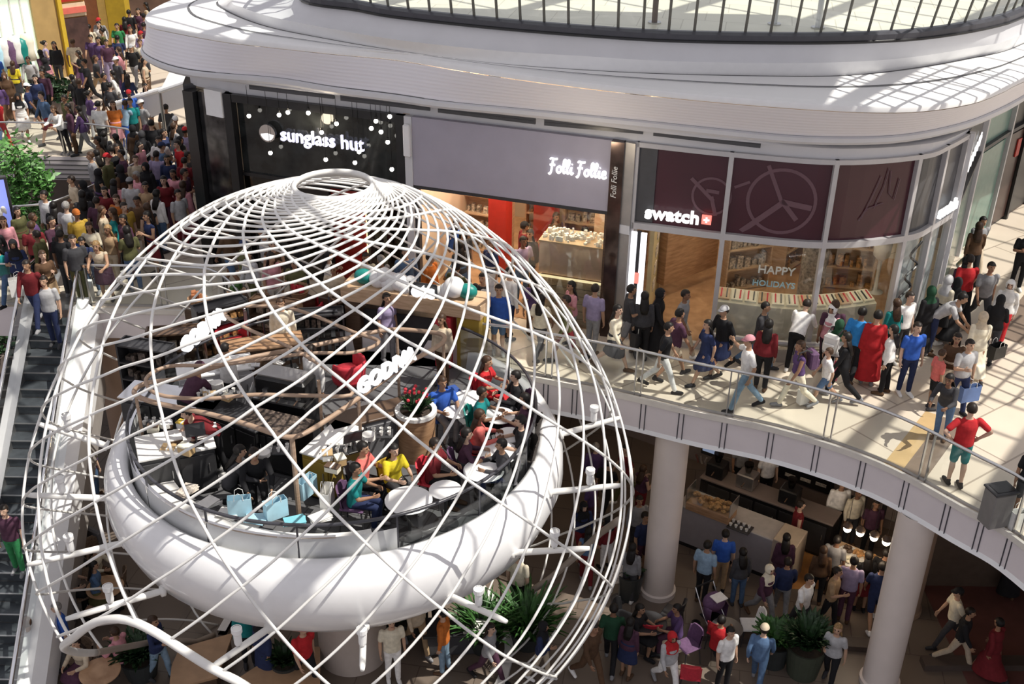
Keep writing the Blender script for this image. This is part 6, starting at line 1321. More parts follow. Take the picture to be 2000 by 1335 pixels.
CL = {'black': (.012, .012, .014), 'white': (.78, .77, .75), 'grey': (.24, .24, .25), 'light grey': (.46, .46, .47), 'charcoal': (.045, .045, .05), 'navy': (.02, .03, .085), 'blue': (.03, .10, .42), 'bright blue': (.03, .22, .55), 'denim': (.08, .14, .25), 'pale denim': (.22, .32, .42), 'red': (.45, .02, .025), 'dark red': (.16, .015, .02), 'coral': (.62, .15, .13), 'pink': (.62, .28, .32), 'purple': (.09, .05, .14), 'plum': (.075, .03, .055), 'lavender': (.32, .27, .42), 'brown': (.10, .055, .03), 'tan': (.38, .26, .15), 'beige': (.55, .46, .34), 'cream': (.70, .64, .50), 'orange': (.55, .16, .03), 'yellow': (.72, .58, .03), 'mustard': (.42, .27, .04), 'green': (.03, .20, .07), 'teal': (.01, .20, .20), 'olive': (.10, .10, .04), 'dark green': (.015, .06, .03)}
HAIRC = {'black': (.010, .008, .007), 'dark': (.018, .012, .009), 'brown': (.05, .026, .014), 'grey': (.22, .21, .20), 'fair': (.26, .16, .07)}
SKIN = [(.42, .25, .16), (.50, .31, .21), (.33, .18, .11), (.22, .115, .07), (.56, .37, .27), (.36, .21, .13)]
PEOPLE = []
def near_line(P, L):
    best = None
    for a_, b_ in zip(L, L[1:]):
        a_, b_ = Vector((a_[0], a_[1], 0)), Vector((b_[0], b_[1], 0)); d = b_ - a_; t = max(0, min(1, (P - a_).dot(d) / max(1e-9, d.length_squared))); q = a_ + d * t; n = Vector((d.y, -d.x, 0)).normalized()
        if best is None or (P - q).length < best[0]: best = ((P - q).length, (P - q).dot(n), q, n)
    return best
FACW = [V2('c0'), V2('s0'), V2('f1')] + glass_curve('w0', 'w5', 4) + [V2('r1'), V2('r3')]
POSTS = [(-7.8, 26.1, .5), (-.4, 22.4, .1)]
def keep_off(P):
    """nobody stands in a shop window or across the slab edge"""
    P = Vector(P); d, s_, q, n = near_line(P, FACW)
    for x_, y_, r_o in ((-7.75, 26.2, .75), (-8.05, 27.6, .6), (-8.2, 28.8, .6)):
        o_ = Vector((x_, y_, 0))
        if (P - o_).length < r_o: P = o_ + (P - o_).normalized() * r_o
    if d < 3 and -2.2 < s_ < .55 and abs(abs(s_) - d) < .02: P = q + n * .55
    d, s_, q, n = near_line(P, EDGE)
    if d < .42:
        w_ = (P - q).normalized() if d > 1e-4 else n
        P = q + (n if (q + n - Vector((KC.x, KC.y, 0))).length > (q - Vector((KC.x, KC.y, 0))).length else -n) * .42
    return P
prng = random.Random(11)
NOPEOPLE = False
def person(px, py, top, bottom, hair, pose='stand', face=0, where='', z=0., scale=None, pos=None, sex=None, seat=None, shoes=None, grp='visitors', extra=None):
    """top 'tee red' / bottom 'trousers black'; hair 'short black', 'long brown', 'scarf white', 'cap red'; or bottom None when top is a dress or robe"""
    if NOPEOPLE: return None
    P = pos if pos is not None else at(px, py, z); P = Vector((P[0], P[1], z))
    if z == 0 and 'inside' not in where: P = keep_off(P)
    hk, hc = hair.split(' ', 1); sx = sex or ('f' if hk in ('long', 'scarf', 'bun') or top.split()[0] in ('dress', 'robe') else 'm')
    me = body_mesh(pose, sx); o = bpy.data.objects.new('person', me); COL.objects.link(o)
    s = scale or prng.uniform(.95, 1.04); o.scale = (s, s, s)
    zz_ = z if seat is None else z + seat - (rig(pose, sx)['hip'].z - .085) * s
    o.location = (P.x, P.y, zz_); o.rotation_euler = (0, 0, rad(face)); o.color = (*prng.choice(SKIN), 1); o['category'] = 'person'; o['group'] = grp
    def kid(nm, mesh, col):
        c = bpy.data.objects.new(nm, mesh); COL.objects.link(c); c.parent = o; v = prng.uniform(.88, 1.12); c.color = (*[min(1, q * v) for q in col], 1); return c
    tk, tc = top.split(' ', 1)
    if tk in ('dress', 'robe'): kid(tk, bottom_mesh(pose, sx, tk), CL[tc])
    else:
        bk, bc = bottom.split(' ', 1); kid({'tee': 't_shirt', 'shirt': 'shirt', 'vest': 'vest_top'}[tk], top_mesh(pose, sx, tk), CL[tc]); kid(bk, bottom_mesh(pose, sx, bk), CL[bc])
    sc_ = CL[shoes or prng.choice(['black', 'white', 'charcoal', 'brown', 'grey'])]
    for i in (0, 1): kid('shoe', shoe_mesh(pose, sx, i), sc_)
    hn = {'short': 'hair', 'long': 'hair', 'bun': 'hair', 'scarf': 'headscarf', 'cap': 'cap'}[hk]
    kid(hn, hair_mesh(pose, sx, hk), CL[hc] if hk in ('scarf', 'cap') else HAIRC[hc])
    if hk == 'cap': kid('hair', hair_mesh(pose, sx, 'short'), HAIRC['dark']).scale = (1, 1, 1)
    PEOPLE.append(dict(o=o, top=tk, tc=tc, bot=bottom, hair=hk, hc=hc, pose=pose, where=where, p=Vector((P.x, P.y, z)), s=s, px=px, extra=extra))
    return o
TOPN = {'tee': 'tee', 'shirt': 'shirt', 'vest': 'vest', 'dress': 'dress', 'robe': 'long robe'}
POSEN = {'stand': 'standing', 'walk': 'walking', 'stride': 'striding', 'hips': 'with hands on hips', 'phone': 'holding a phone', 'lean': 'leaning forward', 'bend': 'bending over', 'cross': 'with folded arms', 'reach': 'with one arm out', 'carry': 'with forearm raised', 'sit': 'seated', 'kneel': 'kneeling'}
def label_people():
    def base(r, full=True):
        h = {'short': '%s-haired ' % r['hc'], 'long': 'long-%s-haired ' % r['hc'], 'bun': '%s-bunned ' % r['hc'], 'scarf': '', 'cap': ''}[r['hair']]
        t = h + 'person in %s %s' % (r['tc'], TOPN[r['top']])
        if r['bot']: bk, bc = r['bot'].split(' ', 1); t += ' and %s %s' % (bc, bk)
        if r['hair'] == 'scarf': t += ', %s headscarf' % r['hc']
        if r['hair'] == 'cap': t += ', %s cap' % r['hc']
        return t
    from collections import Counter
    for r in PEOPLE: r['l'] = base(r) + ' ' + POSEN[r['pose']] + (' ' + r['where'] if r['where'] else '')
    nw = lambda s: len(s.split())
    def trim(r, s):
        return s if nw(s) <= 16 else ' '.join(s.split()[:16])
    for r in PEOPLE:
        if r['extra']: r['l'] = r['extra']
        r['l'] = trim(r, r['l'])
    for rnd in range(4):
        c = Counter(r['l'].lower() for r in PEOPLE); dups = [r for r in PEOPLE if c[r['l'].lower()] > 1]
        if not dups: break
        used = set(r['l'].lower() for r in PEOPLE)
        for r in dups:
            near = sorted([q for q in PEOPLE if q is not r and (q['p'].z == r['p'].z)], key=lambda q: (q['p'] - r['p']).length)
            b_ = base(r)
            for q in near[:14]:
                for rel in ('beside', 'next to', 'close to'):
                    qd = 'the %s %s' % (q['tc'], TOPN[q['top']]) + ((' and %s %s' % tuple(q['bot'].split(' ', 1)[::-1])) if q['bot'] else '')
                    cand = b_ + ' ' + rel + ' ' + qd
                    if nw(cand) > 16: cand = b_ + ' ' + rel + ' the %s %s' % (q['tc'], TOPN[q['top']])
                    if cand.lower() not in used: break
                else: continue
                break
            used.add(cand.lower()); r['l'] = trim(r, cand)
    for r in PEOPLE: r['o']['label'] = r['l']
# ------------------------------------------------------------------ who stands where
W1 = 'by the watch shop'; W2 = 'on the sunlit walkway'; W3 = 'at the glass railing'
R_ = 'visitors on the sunlit walkway'
for a in [
 (1195, 722, 'shirt cream', 'skirt charcoal', 'long black', 'walk', 60, W1), (1222, 692, 'tee charcoal', 'shorts grey', 'short black', 'carry', 95, W1), (1276, 690, 'robe black', None, 'scarf black', 'walk', 70, W1),
 (1290, 762, 'tee black', 'trousers white', 'short black', 'stride', 80, W1), (1325, 692, 'tee grey', 'trousers beige', 'short dark', 'walk', 60, W1), (1312, 738, 'tee plum', 'shorts beige', 'short black', 'walk', 110, W1),
 (1403, 728, 'shirt black', 'skirt navy', 'cap light grey', 'walk', -60, W1), (1373, 748, 'dress navy', None, 'long black', 'walk', -75, W2), (1478, 692, 'tee charcoal', 'trousers denim', 'short black', 'walk', 60, 'under the watch window'),
 (1447, 806, 'tee white', 'trousers pale denim', 'cap pink', 'reach', -85, 'on the sunlit walkway'), (1484, 760, 'shirt dark red', 'trousers black', 'long black', 'stand', 160, W2), (1549, 795, 'vest purple', 'trousers cream', 'long brown', 'stride', -80, W2),
 (1538, 696, 'shirt white', 'trousers black', 'short dark', 'bend', 150, 'at the watch window'), (1590, 700, 'shirt pink', 'trousers plum', 'scarf white', 'stand', -40, 'at the watch window'), (1575, 672, 'tee plum', 'trousers black', 'short brown', 'stand', 170, 'at the watch window'),
 (1618, 752, 'shirt light grey', 'skirt black', 'scarf dark green', 'walk', 140, W2), (1660, 738, 'tee bright blue', 'trousers black', 'short black', 'walk', 150, W2), (1637, 780, 'shirt black', 'trousers black', 'long black', 'stride', -110, W2),
 (1690, 748, 'robe red', None, 'short black', 'stand', 170, W2), (1722, 768, 'shirt white', 'trousers black', 'long black', 'stand', -120, W2), (1764, 770, 'tee blue', 'trousers navy', 'short dark', 'stand', 10, W2),
 (1792, 690, 'robe black', None, 'scarf dark green', 'stand', 200, 'near the corner pane'), (1845, 668, 'robe black', None, 'scarf black', 'walk', 160, 'at the corridor mouth'), (1868, 630, 'tee red', 'trousers black', 'short dark', 'walk', 180, 'at the corridor mouth'),
 (1906, 640, 'tee grey', 'trousers charcoal', 'short black', 'walk', 0, 'at the corridor mouth'), (1945, 672, 'shirt white', 'trousers red', 'scarf white', 'walk', -30, 'at the corridor mouth'), (1893, 740, 'robe cream', None, 'scarf beige', 'walk', 175, 'on the walkway corner'),
 (1925, 705, 'shirt black', 'trousers charcoal', 'scarf black', 'carry', 150, 'on the walkway corner'), (1812, 690, 'tee light grey', 'trousers navy', 'short black', 'bend', 60, 'near the corner pane'), (1815, 798, 'tee coral', 'shorts black', 'short brown', 'stand', 100, 'next to the tan floor band'),
 (1842, 778, 'shirt brown', 'skirt beige', 'long dark', 'walk', -20, W2), (1862, 803, 'tee light grey', 'trousers navy', 'short dark', 'carry', 15, W2), (1833, 858, 'shirt charcoal', 'trousers denim', 'long black', 'lean', -40, W3),
 (1852, 952, 'tee red', 'shorts teal', 'short dark', 'hips', 180, W3), (1970, 1022, 'tee black', 'shorts charcoal', 'scarf black', 'stand', -20, W3), (1872, 548, 'shirt brown', 'trousers black', 'long brown', 'walk', 170, 'along the east corridor'),
 (1893, 540, 'tee grey', 'trousers beige', 'short black', 'walk', 10, 'along the east corridor'), (1981, 565, 'tee black', 'trousers black', 'short black', 'cross', -10, 'on the corridor paving'), (1740, 700, 'tee white', 'trousers charcoal', 'short dark', 'stand', 30, 'near the corner pane'),
 (1700, 690, 'shirt teal', 'trousers black', 'long brown', 'stand', 190, 'at the watch window'), (1772, 650, 'shirt cream', 'skirt black', 'scarf light grey', 'stand', 120, 'near the corner pane'), (1828, 620, 'shirt plum', 'trousers black', 'long black', 'walk', 170, 'at the corridor mouth'),
 (1250, 700, 'shirt charcoal', 'trousers black', 'long black', 'stand', 180, W1), (1155, 690, 'tee lavender', 'trousers grey', 'short dark', 'stand', 150, 'beside the mirror pilaster'), (1605, 790, 'tee white', 'shorts denim', 'short brown', 'walk', -95, W2)]:
    person(*a, grp=R_, scale=.72 if a[4] == 'cap pink' and False else (.80 if (a[0], a[1]) in ((1815, 798), (1605, 790)) else None))
# crowd between the void, the escalator and the shops
L_ = 'visitors west of the dome'
E1 = 'at the escalator head'; E2 = 'behind the planted void'; E3 = 'in the dome-side crowd'; E4 = 'on the far walkway'; E5 = 'before the mirror pillar'
for a in [
 (78, 636, 'shirt dark red', 'trousers navy', 'short dark', 'walk', 0, E1), (105, 612, 'shirt brown', 'skirt tan', 'long brown', 'phone', 40, E1), (50, 592, 'tee navy', 'trousers black', 'scarf black', 'carry', 20, E1), (20, 590, 'shirt teal', 'trousers denim', 'long black', 'walk', -20, E1), (140, 580, 'tee black', 'trousers charcoal', 'short black', 'stand', 170, E1),
 (85, 560, 'tee dark red', 'trousers black', 'short brown', 'stand', -160, E1), (30, 545, 'shirt pink', 'trousers grey', 'long brown', 'stand', 30, E1), (55, 520, 'shirt olive', 'skirt brown', 'long black', 'stand', 60, E1), (8, 555, 'shirt black', 'trousers black', 'scarf black', 'walk', 10, E1), (12, 500, 'tee white', 'trousers lavender', 'short dark', 'walk', 170, E1),
 (120, 545, 'shirt plum', 'trousers charcoal', 'short black', 'walk', 70, E1), (165, 595, 'tee charcoal', 'trousers olive', 'short dark', 'stand', 30, 'by the short railing'), (185, 575, 'shirt navy', 'trousers denim', 'long black', 'lean', 0, 'by the short railing'), (212, 588, 'vest beige', 'skirt plum', 'long fair', 'lean', 5, 'by the short railing'), (170, 535, 'tee mustard', 'trousers blue', 'cap orange', 'stand', 40, E3),
 (150, 520, 'tee light grey', 'trousers olive', 'short grey', 'stand', 170, E3), (110, 500, 'shirt light grey', 'trousers black', 'short black', 'stand', -30, E2), (125, 512, 'tee black', 'trousers black', 'long black', 'stand', 190, E2), (195, 460, 'shirt black', 'trousers black', 'scarf black', 'lean', -60, E2), (160, 460, 'shirt beige', 'trousers brown', 'short dark', 'stand', -50, E2),
 (215, 520, 'shirt beige', 'shorts cream', 'long brown', 'phone', 100, E3), (240, 530, 'tee teal', 'trousers black', 'long brown', 'stand', -80, E3), (230, 560, 'vest tan', 'trousers beige', 'long fair', 'stand', -20, E3), (222, 478, 'shirt dark red', 'trousers black', 'long black', 'stand', -10, E3), (205, 500, 'tee plum', 'trousers charcoal', 'short dark', 'walk', 170, E3),
 (245, 490, 'shirt orange', 'skirt dark red', 'long brown', 'walk', -10, E3), (270, 465, 'tee light grey', 'shorts black', 'cap grey', 'stand', 175, E3), (300, 470, 'vest tan', 'skirt black', 'bun black', 'phone', 10, E3), (260, 520, 'tee mustard', 'trousers brown', 'short dark', 'stand', 50, E3), (285, 500, 'shirt brown', 'trousers beige', 'short black', 'walk', 0, E3),
 (235, 400, 'tee black', 'trousers black', 'short black', 'stand', -150, E2), (255, 405, 'tee plum', 'trousers grey', 'short black', 'carry', -60, E2), (280, 415, 'shirt beige', 'trousers charcoal', 'short brown', 'stand', 30, E3), (300, 430, 'robe black', None, 'scarf black', 'stand', -20, E3), (318, 400, 'tee lavender', 'trousers navy', 'short black', 'walk', 175, E3), (340, 410, 'shirt navy', 'trousers black', 'long black', 'stand', 10, E3), (335, 455, 'shirt dark red', 'trousers plum', 'long black', 'walk', 0, E3), (352, 440, 'tee pink', 'skirt charcoal', 'long dark', 'stand', -20, E5), (375, 470, 'robe pink', None, 'long brown', 'stand', 160, E5),
 (355, 330, 'shirt black', 'trousers light grey', 'cap white', 'stand', 20, E5), (335, 300, 'tee charcoal', 'trousers black', 'short black', 'walk', 180, E5), (310, 345, 'shirt black', 'trousers charcoal', 'short black', 'stand', -170, E5), (290, 360, 'robe black', None, 'scarf charcoal', 'walk', 170, E5), (325, 375, 'tee white', 'trousers black', 'short dark', 'walk', 0, E5),
 (130, 302, 'shirt white', 'trousers black', 'long brown', 'lean', -20, E4), (150, 303, 'shirt plum', 'trousers brown', 'long black', 'stand', -60, E4), (172, 303, 'shirt purple', 'trousers grey', 'long black', 'stride', -90, E4), (207, 303, 'tee white', 'trousers black', 'short black', 'stand', 170, E4), (235, 298, 'tee orange', 'skirt pink', 'long brown', 'stand', 20, E4), (250, 296, 'tee pale denim', 'trousers blue', 'short brown', 'lean', 160, E4), (268, 292, 'tee teal', 'trousers black', 'short black', 'stand', 0, E4), (290, 290, 'tee grey', 'trousers plum', 'cap white', 'walk', -40, E4),
 (8, 290, 'tee red', 'trousers red', 'short black', 'walk', 60, E4), (12, 250, 'shirt purple', 'trousers brown', 'long black', 'walk', 0, E4), (40, 205, 'tee yellow', 'skirt charcoal', 'long brown', 'stand', 180, E4), (25, 230, 'robe brown', None, 'scarf brown', 'walk', 20, E4), (5, 195, 'tee blue', 'trousers black', 'short dark', 'stand', 30, E4), (42, 150, 'tee bright blue', 'trousers green', 'short black', 'hips', 0, E4), (70, 195, 'shirt light grey', 'trousers charcoal', 'short dark', 'walk', 0, E4), (85, 240, 'shirt navy', 'trousers black', 'long black', 'stand', 10, E4), (100, 235, 'shirt plum', 'trousers black', 'short black', 'stand', -20, E4),
 (182, 208, 'tee black', 'trousers black', 'short black', 'stride', -60, E4), (155, 165, 'tee beige', 'trousers plum', 'short brown', 'walk', 180, E4), (120, 170, 'shirt black', 'trousers charcoal', 'long black', 'stand', 0, E4), (215, 235, 'tee black', 'trousers brown', 'short black', 'carry', 90, E4), (235, 225, 'shirt white', 'trousers grey', 'long black', 'walk', -90, E4), (260, 230, 'shirt navy', 'trousers black', 'long dark', 'walk', 180, E4), (245, 180, 'shirt pink', 'trousers black', 'long brown', 'stand', -90, E4), (292, 205, 'vest beige', 'skirt brown', 'long black', 'stand', 100, E4), (268, 170, 'tee black', 'trousers grey', 'cap light grey', 'walk', 0, E4), (285, 165, 'shirt cream', 'trousers beige', 'short brown', 'stand', 10, E4),
 (240, 150, 'tee navy', 'trousers pale denim', 'short black', 'walk', 180, E4), (205, 160, 'shirt purple', 'trousers lavender', 'long black', 'stand', 0, E4), (220, 165, 'tee plum', 'trousers lavender', 'short black', 'stand', 30, E4), (190, 150, 'tee purple', 'trousers charcoal', 'short black', 'walk', 0, E4), (185, 130, 'tee cream', 'trousers black', 'short black', 'walk', 180, E4), (205, 125, 'shirt white', 'trousers navy', 'long black', 'stand', 0, E4), (240, 125, 'tee green', 'trousers black', 'short dark', 'walk', 0, E4), (265, 130, 'shirt white', 'trousers tan', 'long brown', 'walk', 10, E4), (290, 125, 'tee plum', 'trousers black', 'short black', 'walk', 170, E4),
 (150, 110, 'tee pink', 'trousers dark red', 'short brown', 'stand', 0, E4), (165, 105, 'shirt charcoal', 'trousers black', 'long black', 'walk', 180, E4), (262, 100, 'tee black', 'trousers charcoal', 'short black', 'stand', 180, E4), (280, 95, 'shirt plum', 'trousers black', 'long dark', 'stand', 0, E4), (95, 150, 'tee lavender', 'trousers white', 'short dark', 'stand', 180, E4), (110, 150, 'shirt white', 'trousers teal', 'long brown', 'stand', 170, E4), (5, 130, 'tee brown', 'trousers black', 'short black', 'stand', 0, E4)]:
    person(*a, grp=L_)
# fill the thick of the crowd
def inside(p, poly):
    c = False; n = len(poly)
    for i in range(n):
        (x1, y1), (x2, y2) = poly[i], poly[(i + 1) % n]
        if (y1 > p[1]) != (y2 > p[1]) and p[0] < (x2 - x1) * (p[1] - y1) / (y2 - y1) + x1: c = not c
    return c
crng = random.Random(23)
OBST = [(3.43, 19.85, .7), (7.75, 17.15, .7), (8.9, 19.4, .7), (-9.75, 23.9, .7), (-3.25, 17.75, 1.1), (-7.8, 26.1, .6)] + [(at(x, y, 0).x, at(x, y, 0).y, 1.1) for x, y in ((180, 84), (198, 84), (215, 90), (232, 92), (250, 92))] + [(st.location.x, st.location.y, 1.5)] + [(lp(f0, f1, q).x - nf.x * d_, lp(f0, f1, q).y - nf.y * d_, .7) for q, d_ in ((.26, 2.2), (.31, 2.2), (.44, 3.4), (.5, 3.4))] + [(s1.x - nrm.x * k * .5, s1.y - nrm.y * k * .5, .5) for k in range(10)]
DARK = ['black', 'charcoal', 'navy', 'plum', 'brown', 'grey', 'dark red', 'purple', 'olive', 'denim']
LITE = ['white', 'cream', 'light grey', 'pink', 'beige', 'red', 'blue', 'teal', 'tan', 'lavender', 'orange', 'green']
def fill(poly, n, where, gap, grp, z=0., ppx=True, keep_dark=.62, poses=('stand', 'walk', 'stride', 'phone', 'stand', 'carry')):
    pw = [at(x, y, z) for x, y in poly] if ppx else [Vector((x, y, z)) for x, y in poly]; pw2 = [(p.x, p.y) for p in pw]; xs = [p[0] for p in pw2]; ys = [p[1] for p in pw2]; made = 0
    for _ in range(n * 40):
        if made >= n or NOPEOPLE: break
        p = (crng.uniform(min(xs), max(xs)), crng.uniform(min(ys), max(ys)))
        if any(math.hypot(p[0] - x, p[1] - y) < r for x, y, r in OBST): continue
        if not inside(p, pw2) or any((Vector((*p, z)) - q['p']).length < gap for q in PEOPLE): continue
        tc = crng.choice(DARK if crng.random() < keep_dark else LITE); bc = crng.choice(DARK if crng.random() < .8 else ['beige', 'light grey', 'white', 'pale denim', 'tan'])
        hair = crng.choice(['short black', 'short dark', 'short brown', 'long black', 'long brown', 'long dark', 'scarf black', 'bun black', 'short grey', 'long black', 'cap ' + crng.choice(['black', 'red', 'white', 'navy'])])
        fem = hair.split()[0] in ('long', 'bun', 'scarf'); kind = crng.choice(['tee', 'shirt', 'shirt', 'tee', 'vest' if fem else 'tee', 'robe' if hair.startswith('scarf') else 'shirt'])
        person(0, 0, kind + ' ' + tc, None if kind == 'robe' else crng.choice(['trousers', 'trousers', 'trousers', 'skirt' if fem else 'shorts']) + ' ' + bc, hair, crng.choice(poses), crng.uniform(-180, 180), where, z=z, pos=p, grp=grp); made += 1
fill([(0, 525), (150, 515), (150, 590), (0, 600)], 16, E1, .55, L_)
fill([(215, 350), (370, 330), (390, 460), (330, 520), (260, 580), (190, 590), (170, 480)], 30, E3, .5, L_)
fill([(0, 165), (130, 160), (290, 95), (300, 130), (300, 285), (90, 300), (0, 300)], 24, E4, .8, L_)
fill([(140, 95), (300, 80), (300, 120), (140, 150)], 10, E4, .8, L_)
fill([(-7.2, 24.8), (-2.4, 23.3), (1.6, 22.0), (1.4, 21.1), (-.9, 21.6), (-5.6, 22.6), (-6.6, 23.8)], 30, 'before the shop row', .55, 'visitors before the shop row', ppx=False)
fill([(-1.6, 26.4), (.4, 25.6), (.2, 23.4), (-2.0, 24.2)], 6, 'inside the jewellery shop', .7, 'visitors inside the shops', ppx=False)
for a in [(988, 470, 'shirt black', 'trousers black', 'long black', 'stand', -30, 'inside the jewellery shop'), (1082, 470, 'shirt brown', 'trousers brown', 'long brown', 'stand', 30, 'inside the jewellery shop'), (1150, 500, 'vest pink', 'trousers black', 'bun black', 'bend', 200, 'inside the jewellery shop')]:
    p = at(a[0] + (45 if a[0] == 988 else 0), a[1] + (95 if a[0] == 988 else 60), 0); person(*a, pos=(p.x, p.y), grp='visitors inside the shops')
# people on the escalator
for s, t_, b_, h_, nm in ((.9, 'tee light grey', 'trousers navy', 'short dark', 'short-haired person in pale grey tee and navy trousers riding the escalator near its top'), (5.6, 'tee plum', 'trousers green', 'short dark', 'person in plum tee and green trousers riding low on the escalator')):
    x, y, z = epoint(s, .15, 0); person(0, 0, t_, b_, h_, 'stand', 0, '', z=z, pos=(x, y), grp='riders on the escalator', extra=nm)
# cafe platform: staff and diners
K_ = 'people on the cafe platform'; kz = 0.
for a in [(430, 925, 'tee dark red', 'trousers black', 'short black', 'bend', -60, 'behind the charcoal counter'), (505, 985, 'shirt black', 'trousers black', 'short dark', 'kneel', 20, 'on the cafe deck'), (455, 992, 'shirt charcoal', 'trousers black', 'long black', 'kneel', 100, 'on the cafe deck'), (375, 865, 'shirt plum', 'trousers black', 'cap plum', 'bend', 150, 'at the pastry counter'), (455, 815, 'shirt white', 'trousers black', 'short black', 'stand', 150, 'at the curved white counter'), (620, 830, 'shirt white', 'trousers black', 'short dark', 'stand', -40, 'behind the machine'), (560, 720, 'shirt cream', 'trousers tan', 'short brown', 'stand', 10, 'at the gift counter'), (760, 705, 'tee lavender', 'trousers grey', 'long dark', 'stand', 40, 'under the hoop'), (865, 752, 'shirt beige', 'trousers brown', 'long brown', 'stand', -30, 'near the flower planter'), (957, 672, 'shirt white', 'trousers beige', 'scarf white', 'stand', 170, 'at the platform edge')]:
    person(*a, grp=K_)
for (x, y), f_, t_, b_, h_, lab in [((692, 985), 80, 'tee teal', 'trousers navy', 'short black', 'at the nearest white table'), ((706, 948), 75, 'tee coral', 'trousers black', 'short black', 'at the nearest white table'), ((768, 945), 40, 'tee yellow', 'trousers charcoal', 'long black', 'at the nearest white table'), ((845, 938), 70, 'tee dark red', 'trousers black', 'short dark', 'at the second white table'), ((905, 915), 95, 'shirt plum', 'skirt charcoal', 'long black', 'at the third white table'), ((985, 935), -80, 'shirt charcoal', 'trousers navy', 'short black', 'at the third white table'), ((930, 880), 95, 'shirt coral', 'trousers black', 'long brown', 'at the fourth white table'), ((1022, 890), -85, 'tee black', 'trousers black', 'short black', 'at the fourth white table'), ((1030, 845), -95, 'dress plum', None, 'long black', 'by the glass'), ((935, 832), 80, 'tee teal', 'shorts black', 'short dark', 'by the table row'), ((945, 770), 70, 'dress red', None, 'long brown', 'near the walkway edge'), ((1012, 800), -80, 'shirt black', 'trousers charcoal', 'short black', 'near the walkway edge'), ((862, 812), 30, 'tee blue', 'trousers grey', 'short brown', 'beside the planter')]:
    p = at(x, y, .45); person(x, y, t_, b_, h_, 'sit', f_ + 180 if False else f_, lab, pos=(p.x, p.y), seat=.47, grp=K_)
# lower floor
G_ = 'people on the lower floor'; C1 = 'at the lower cafe counter'; C2 = 'on the lower walkway'; C3 = 'by the food table'; C4 = 'under the dome'
for a in [(1403, 1150, 'tee blue', 'trousers tan', 'short black', 'stand', 170, C1), (1368, 1175, 'tee pale denim', 'trousers black', 'short black', 'stand', 150, C1), (1437, 1180, 'shirt charcoal', 'trousers denim', 'long black', 'stand', 190, C1), (1520, 1150, 'robe plum', None, 'long black', 'stand', 170, C1), (1485, 1210, 'shirt plum', 'trousers grey', 'scarf cream', 'walk', 30, C2), (1522, 1200, 'shirt navy', 'trousers grey', 'short dark', 'walk', 170, C2), (1557, 1240, 'tee white', 'trousers charcoal', 'short dark', 'walk', 40, C2), (1545, 1090, 'vest dark red', 'trousers black', 'short dark', 'stand', 90, 'on the orange timber floor'), (1590, 1175, 'shirt brown', 'trousers black', 'long brown', 'stand', 170, C3), (1612, 1225, 'tee tan', 'trousers black', 'short dark', 'carry', 60, C3), (1645, 1210, 'tee lavender', 'trousers plum', 'short black', 'stand', 160, C3), (1700, 1220, 'tee navy', 'shorts navy', 'short black', 'stride', 170, C3), (1675, 1190, 'shirt black', 'skirt dark red', 'long black', 'stand', 180, C3), (1615, 1160, 'tee grey', 'trousers black', 'short black', 'stand', 150, C3), (1708, 1186, 'shirt black', 'trousers charcoal', 'short black', 'stand', 150, C3), (1625, 1050, 'shirt white', 'trousers black', 'short dark', 'stand', 0, 'behind the food table'), (1690, 1085, 'tee plum', 'trousers black', 'short dark', 'stand', 0, 'behind the food table'), (1655, 1065, 'shirt cream', 'trousers charcoal', 'short brown', 'stand', 20, 'behind the food table'),
 (1615, 1335, 'tee light grey', 'trousers black', 'long fair', 'carry', -30, C2), (1475, 1340, 'shirt denim', 'trousers denim', 'cap beige', 'walk', 160, C2), (1300, 1345, 'shirt light grey', 'trousers white', 'scarf red', 'walk', 20, C2), (1410, 1345, 'tee white', 'trousers black', 'short black', 'stand', 30, C2), (1190, 1300, 'tee dark green', 'trousers black', 'short black', 'walk', 170, C2), (1222, 1320, 'shirt plum', 'skirt navy', 'long black', 'stand', 150, C2), (1150, 1335, 'shirt brown', 'trousers brown', 'short dark', 'walk', 40, C2), (1848, 1262, 'tee cream', 'trousers charcoal', 'cap black', 'walk', -90, 'behind the broad column'), (1862, 1300, 'shirt black', 'trousers beige', 'short dark', 'walk', 60, 'on the dark carpet'), (1925, 1320, 'robe dark red', None, 'short black', 'walk', -150, 'on the dark carpet'), (1965, 1165, 'robe black', None, 'scarf black', 'stand', 170, 'on the dark carpet'), (1490, 985, 'tee white', 'trousers black', 'short dark', 'stand', 10, 'behind the lower cafe counter'), (1440, 965, 'tee grey', 'trousers black', 'short black', 'stand', 20, 'behind the lower cafe counter'),
 (1010, 1200, 'tee cream', 'trousers black', 'cap black', 'stand', 150, C4), (815, 1270, 'shirt beige', 'trousers tan', 'scarf white', 'walk', 30, C4), (765, 1245, 'tee charcoal', 'trousers black', 'short black', 'stand', 160, C4), (840, 1225, 'shirt purple', 'trousers black', 'long black', 'stand', -160, C4), (520, 1325, 'robe navy', None, 'scarf black', 'stand', -40, C4), (490, 1300, 'shirt teal', 'trousers black', 'short black', 'stand', 20, C4), (600, 1340, 'tee red', 'trousers black', 'short black', 'walk', 40, C4), (1180, 1005, 'tee black', 'trousers black', 'short dark', 'walk', 150, 'behind the dome'), (1240, 1080, 'shirt grey', 'trousers charcoal', 'short dark', 'stand', 10, 'behind the dome')]:
    p = at(a[0], a[1], FL); person(*a, z=FL, pos=(p.x, p.y), grp=G_)
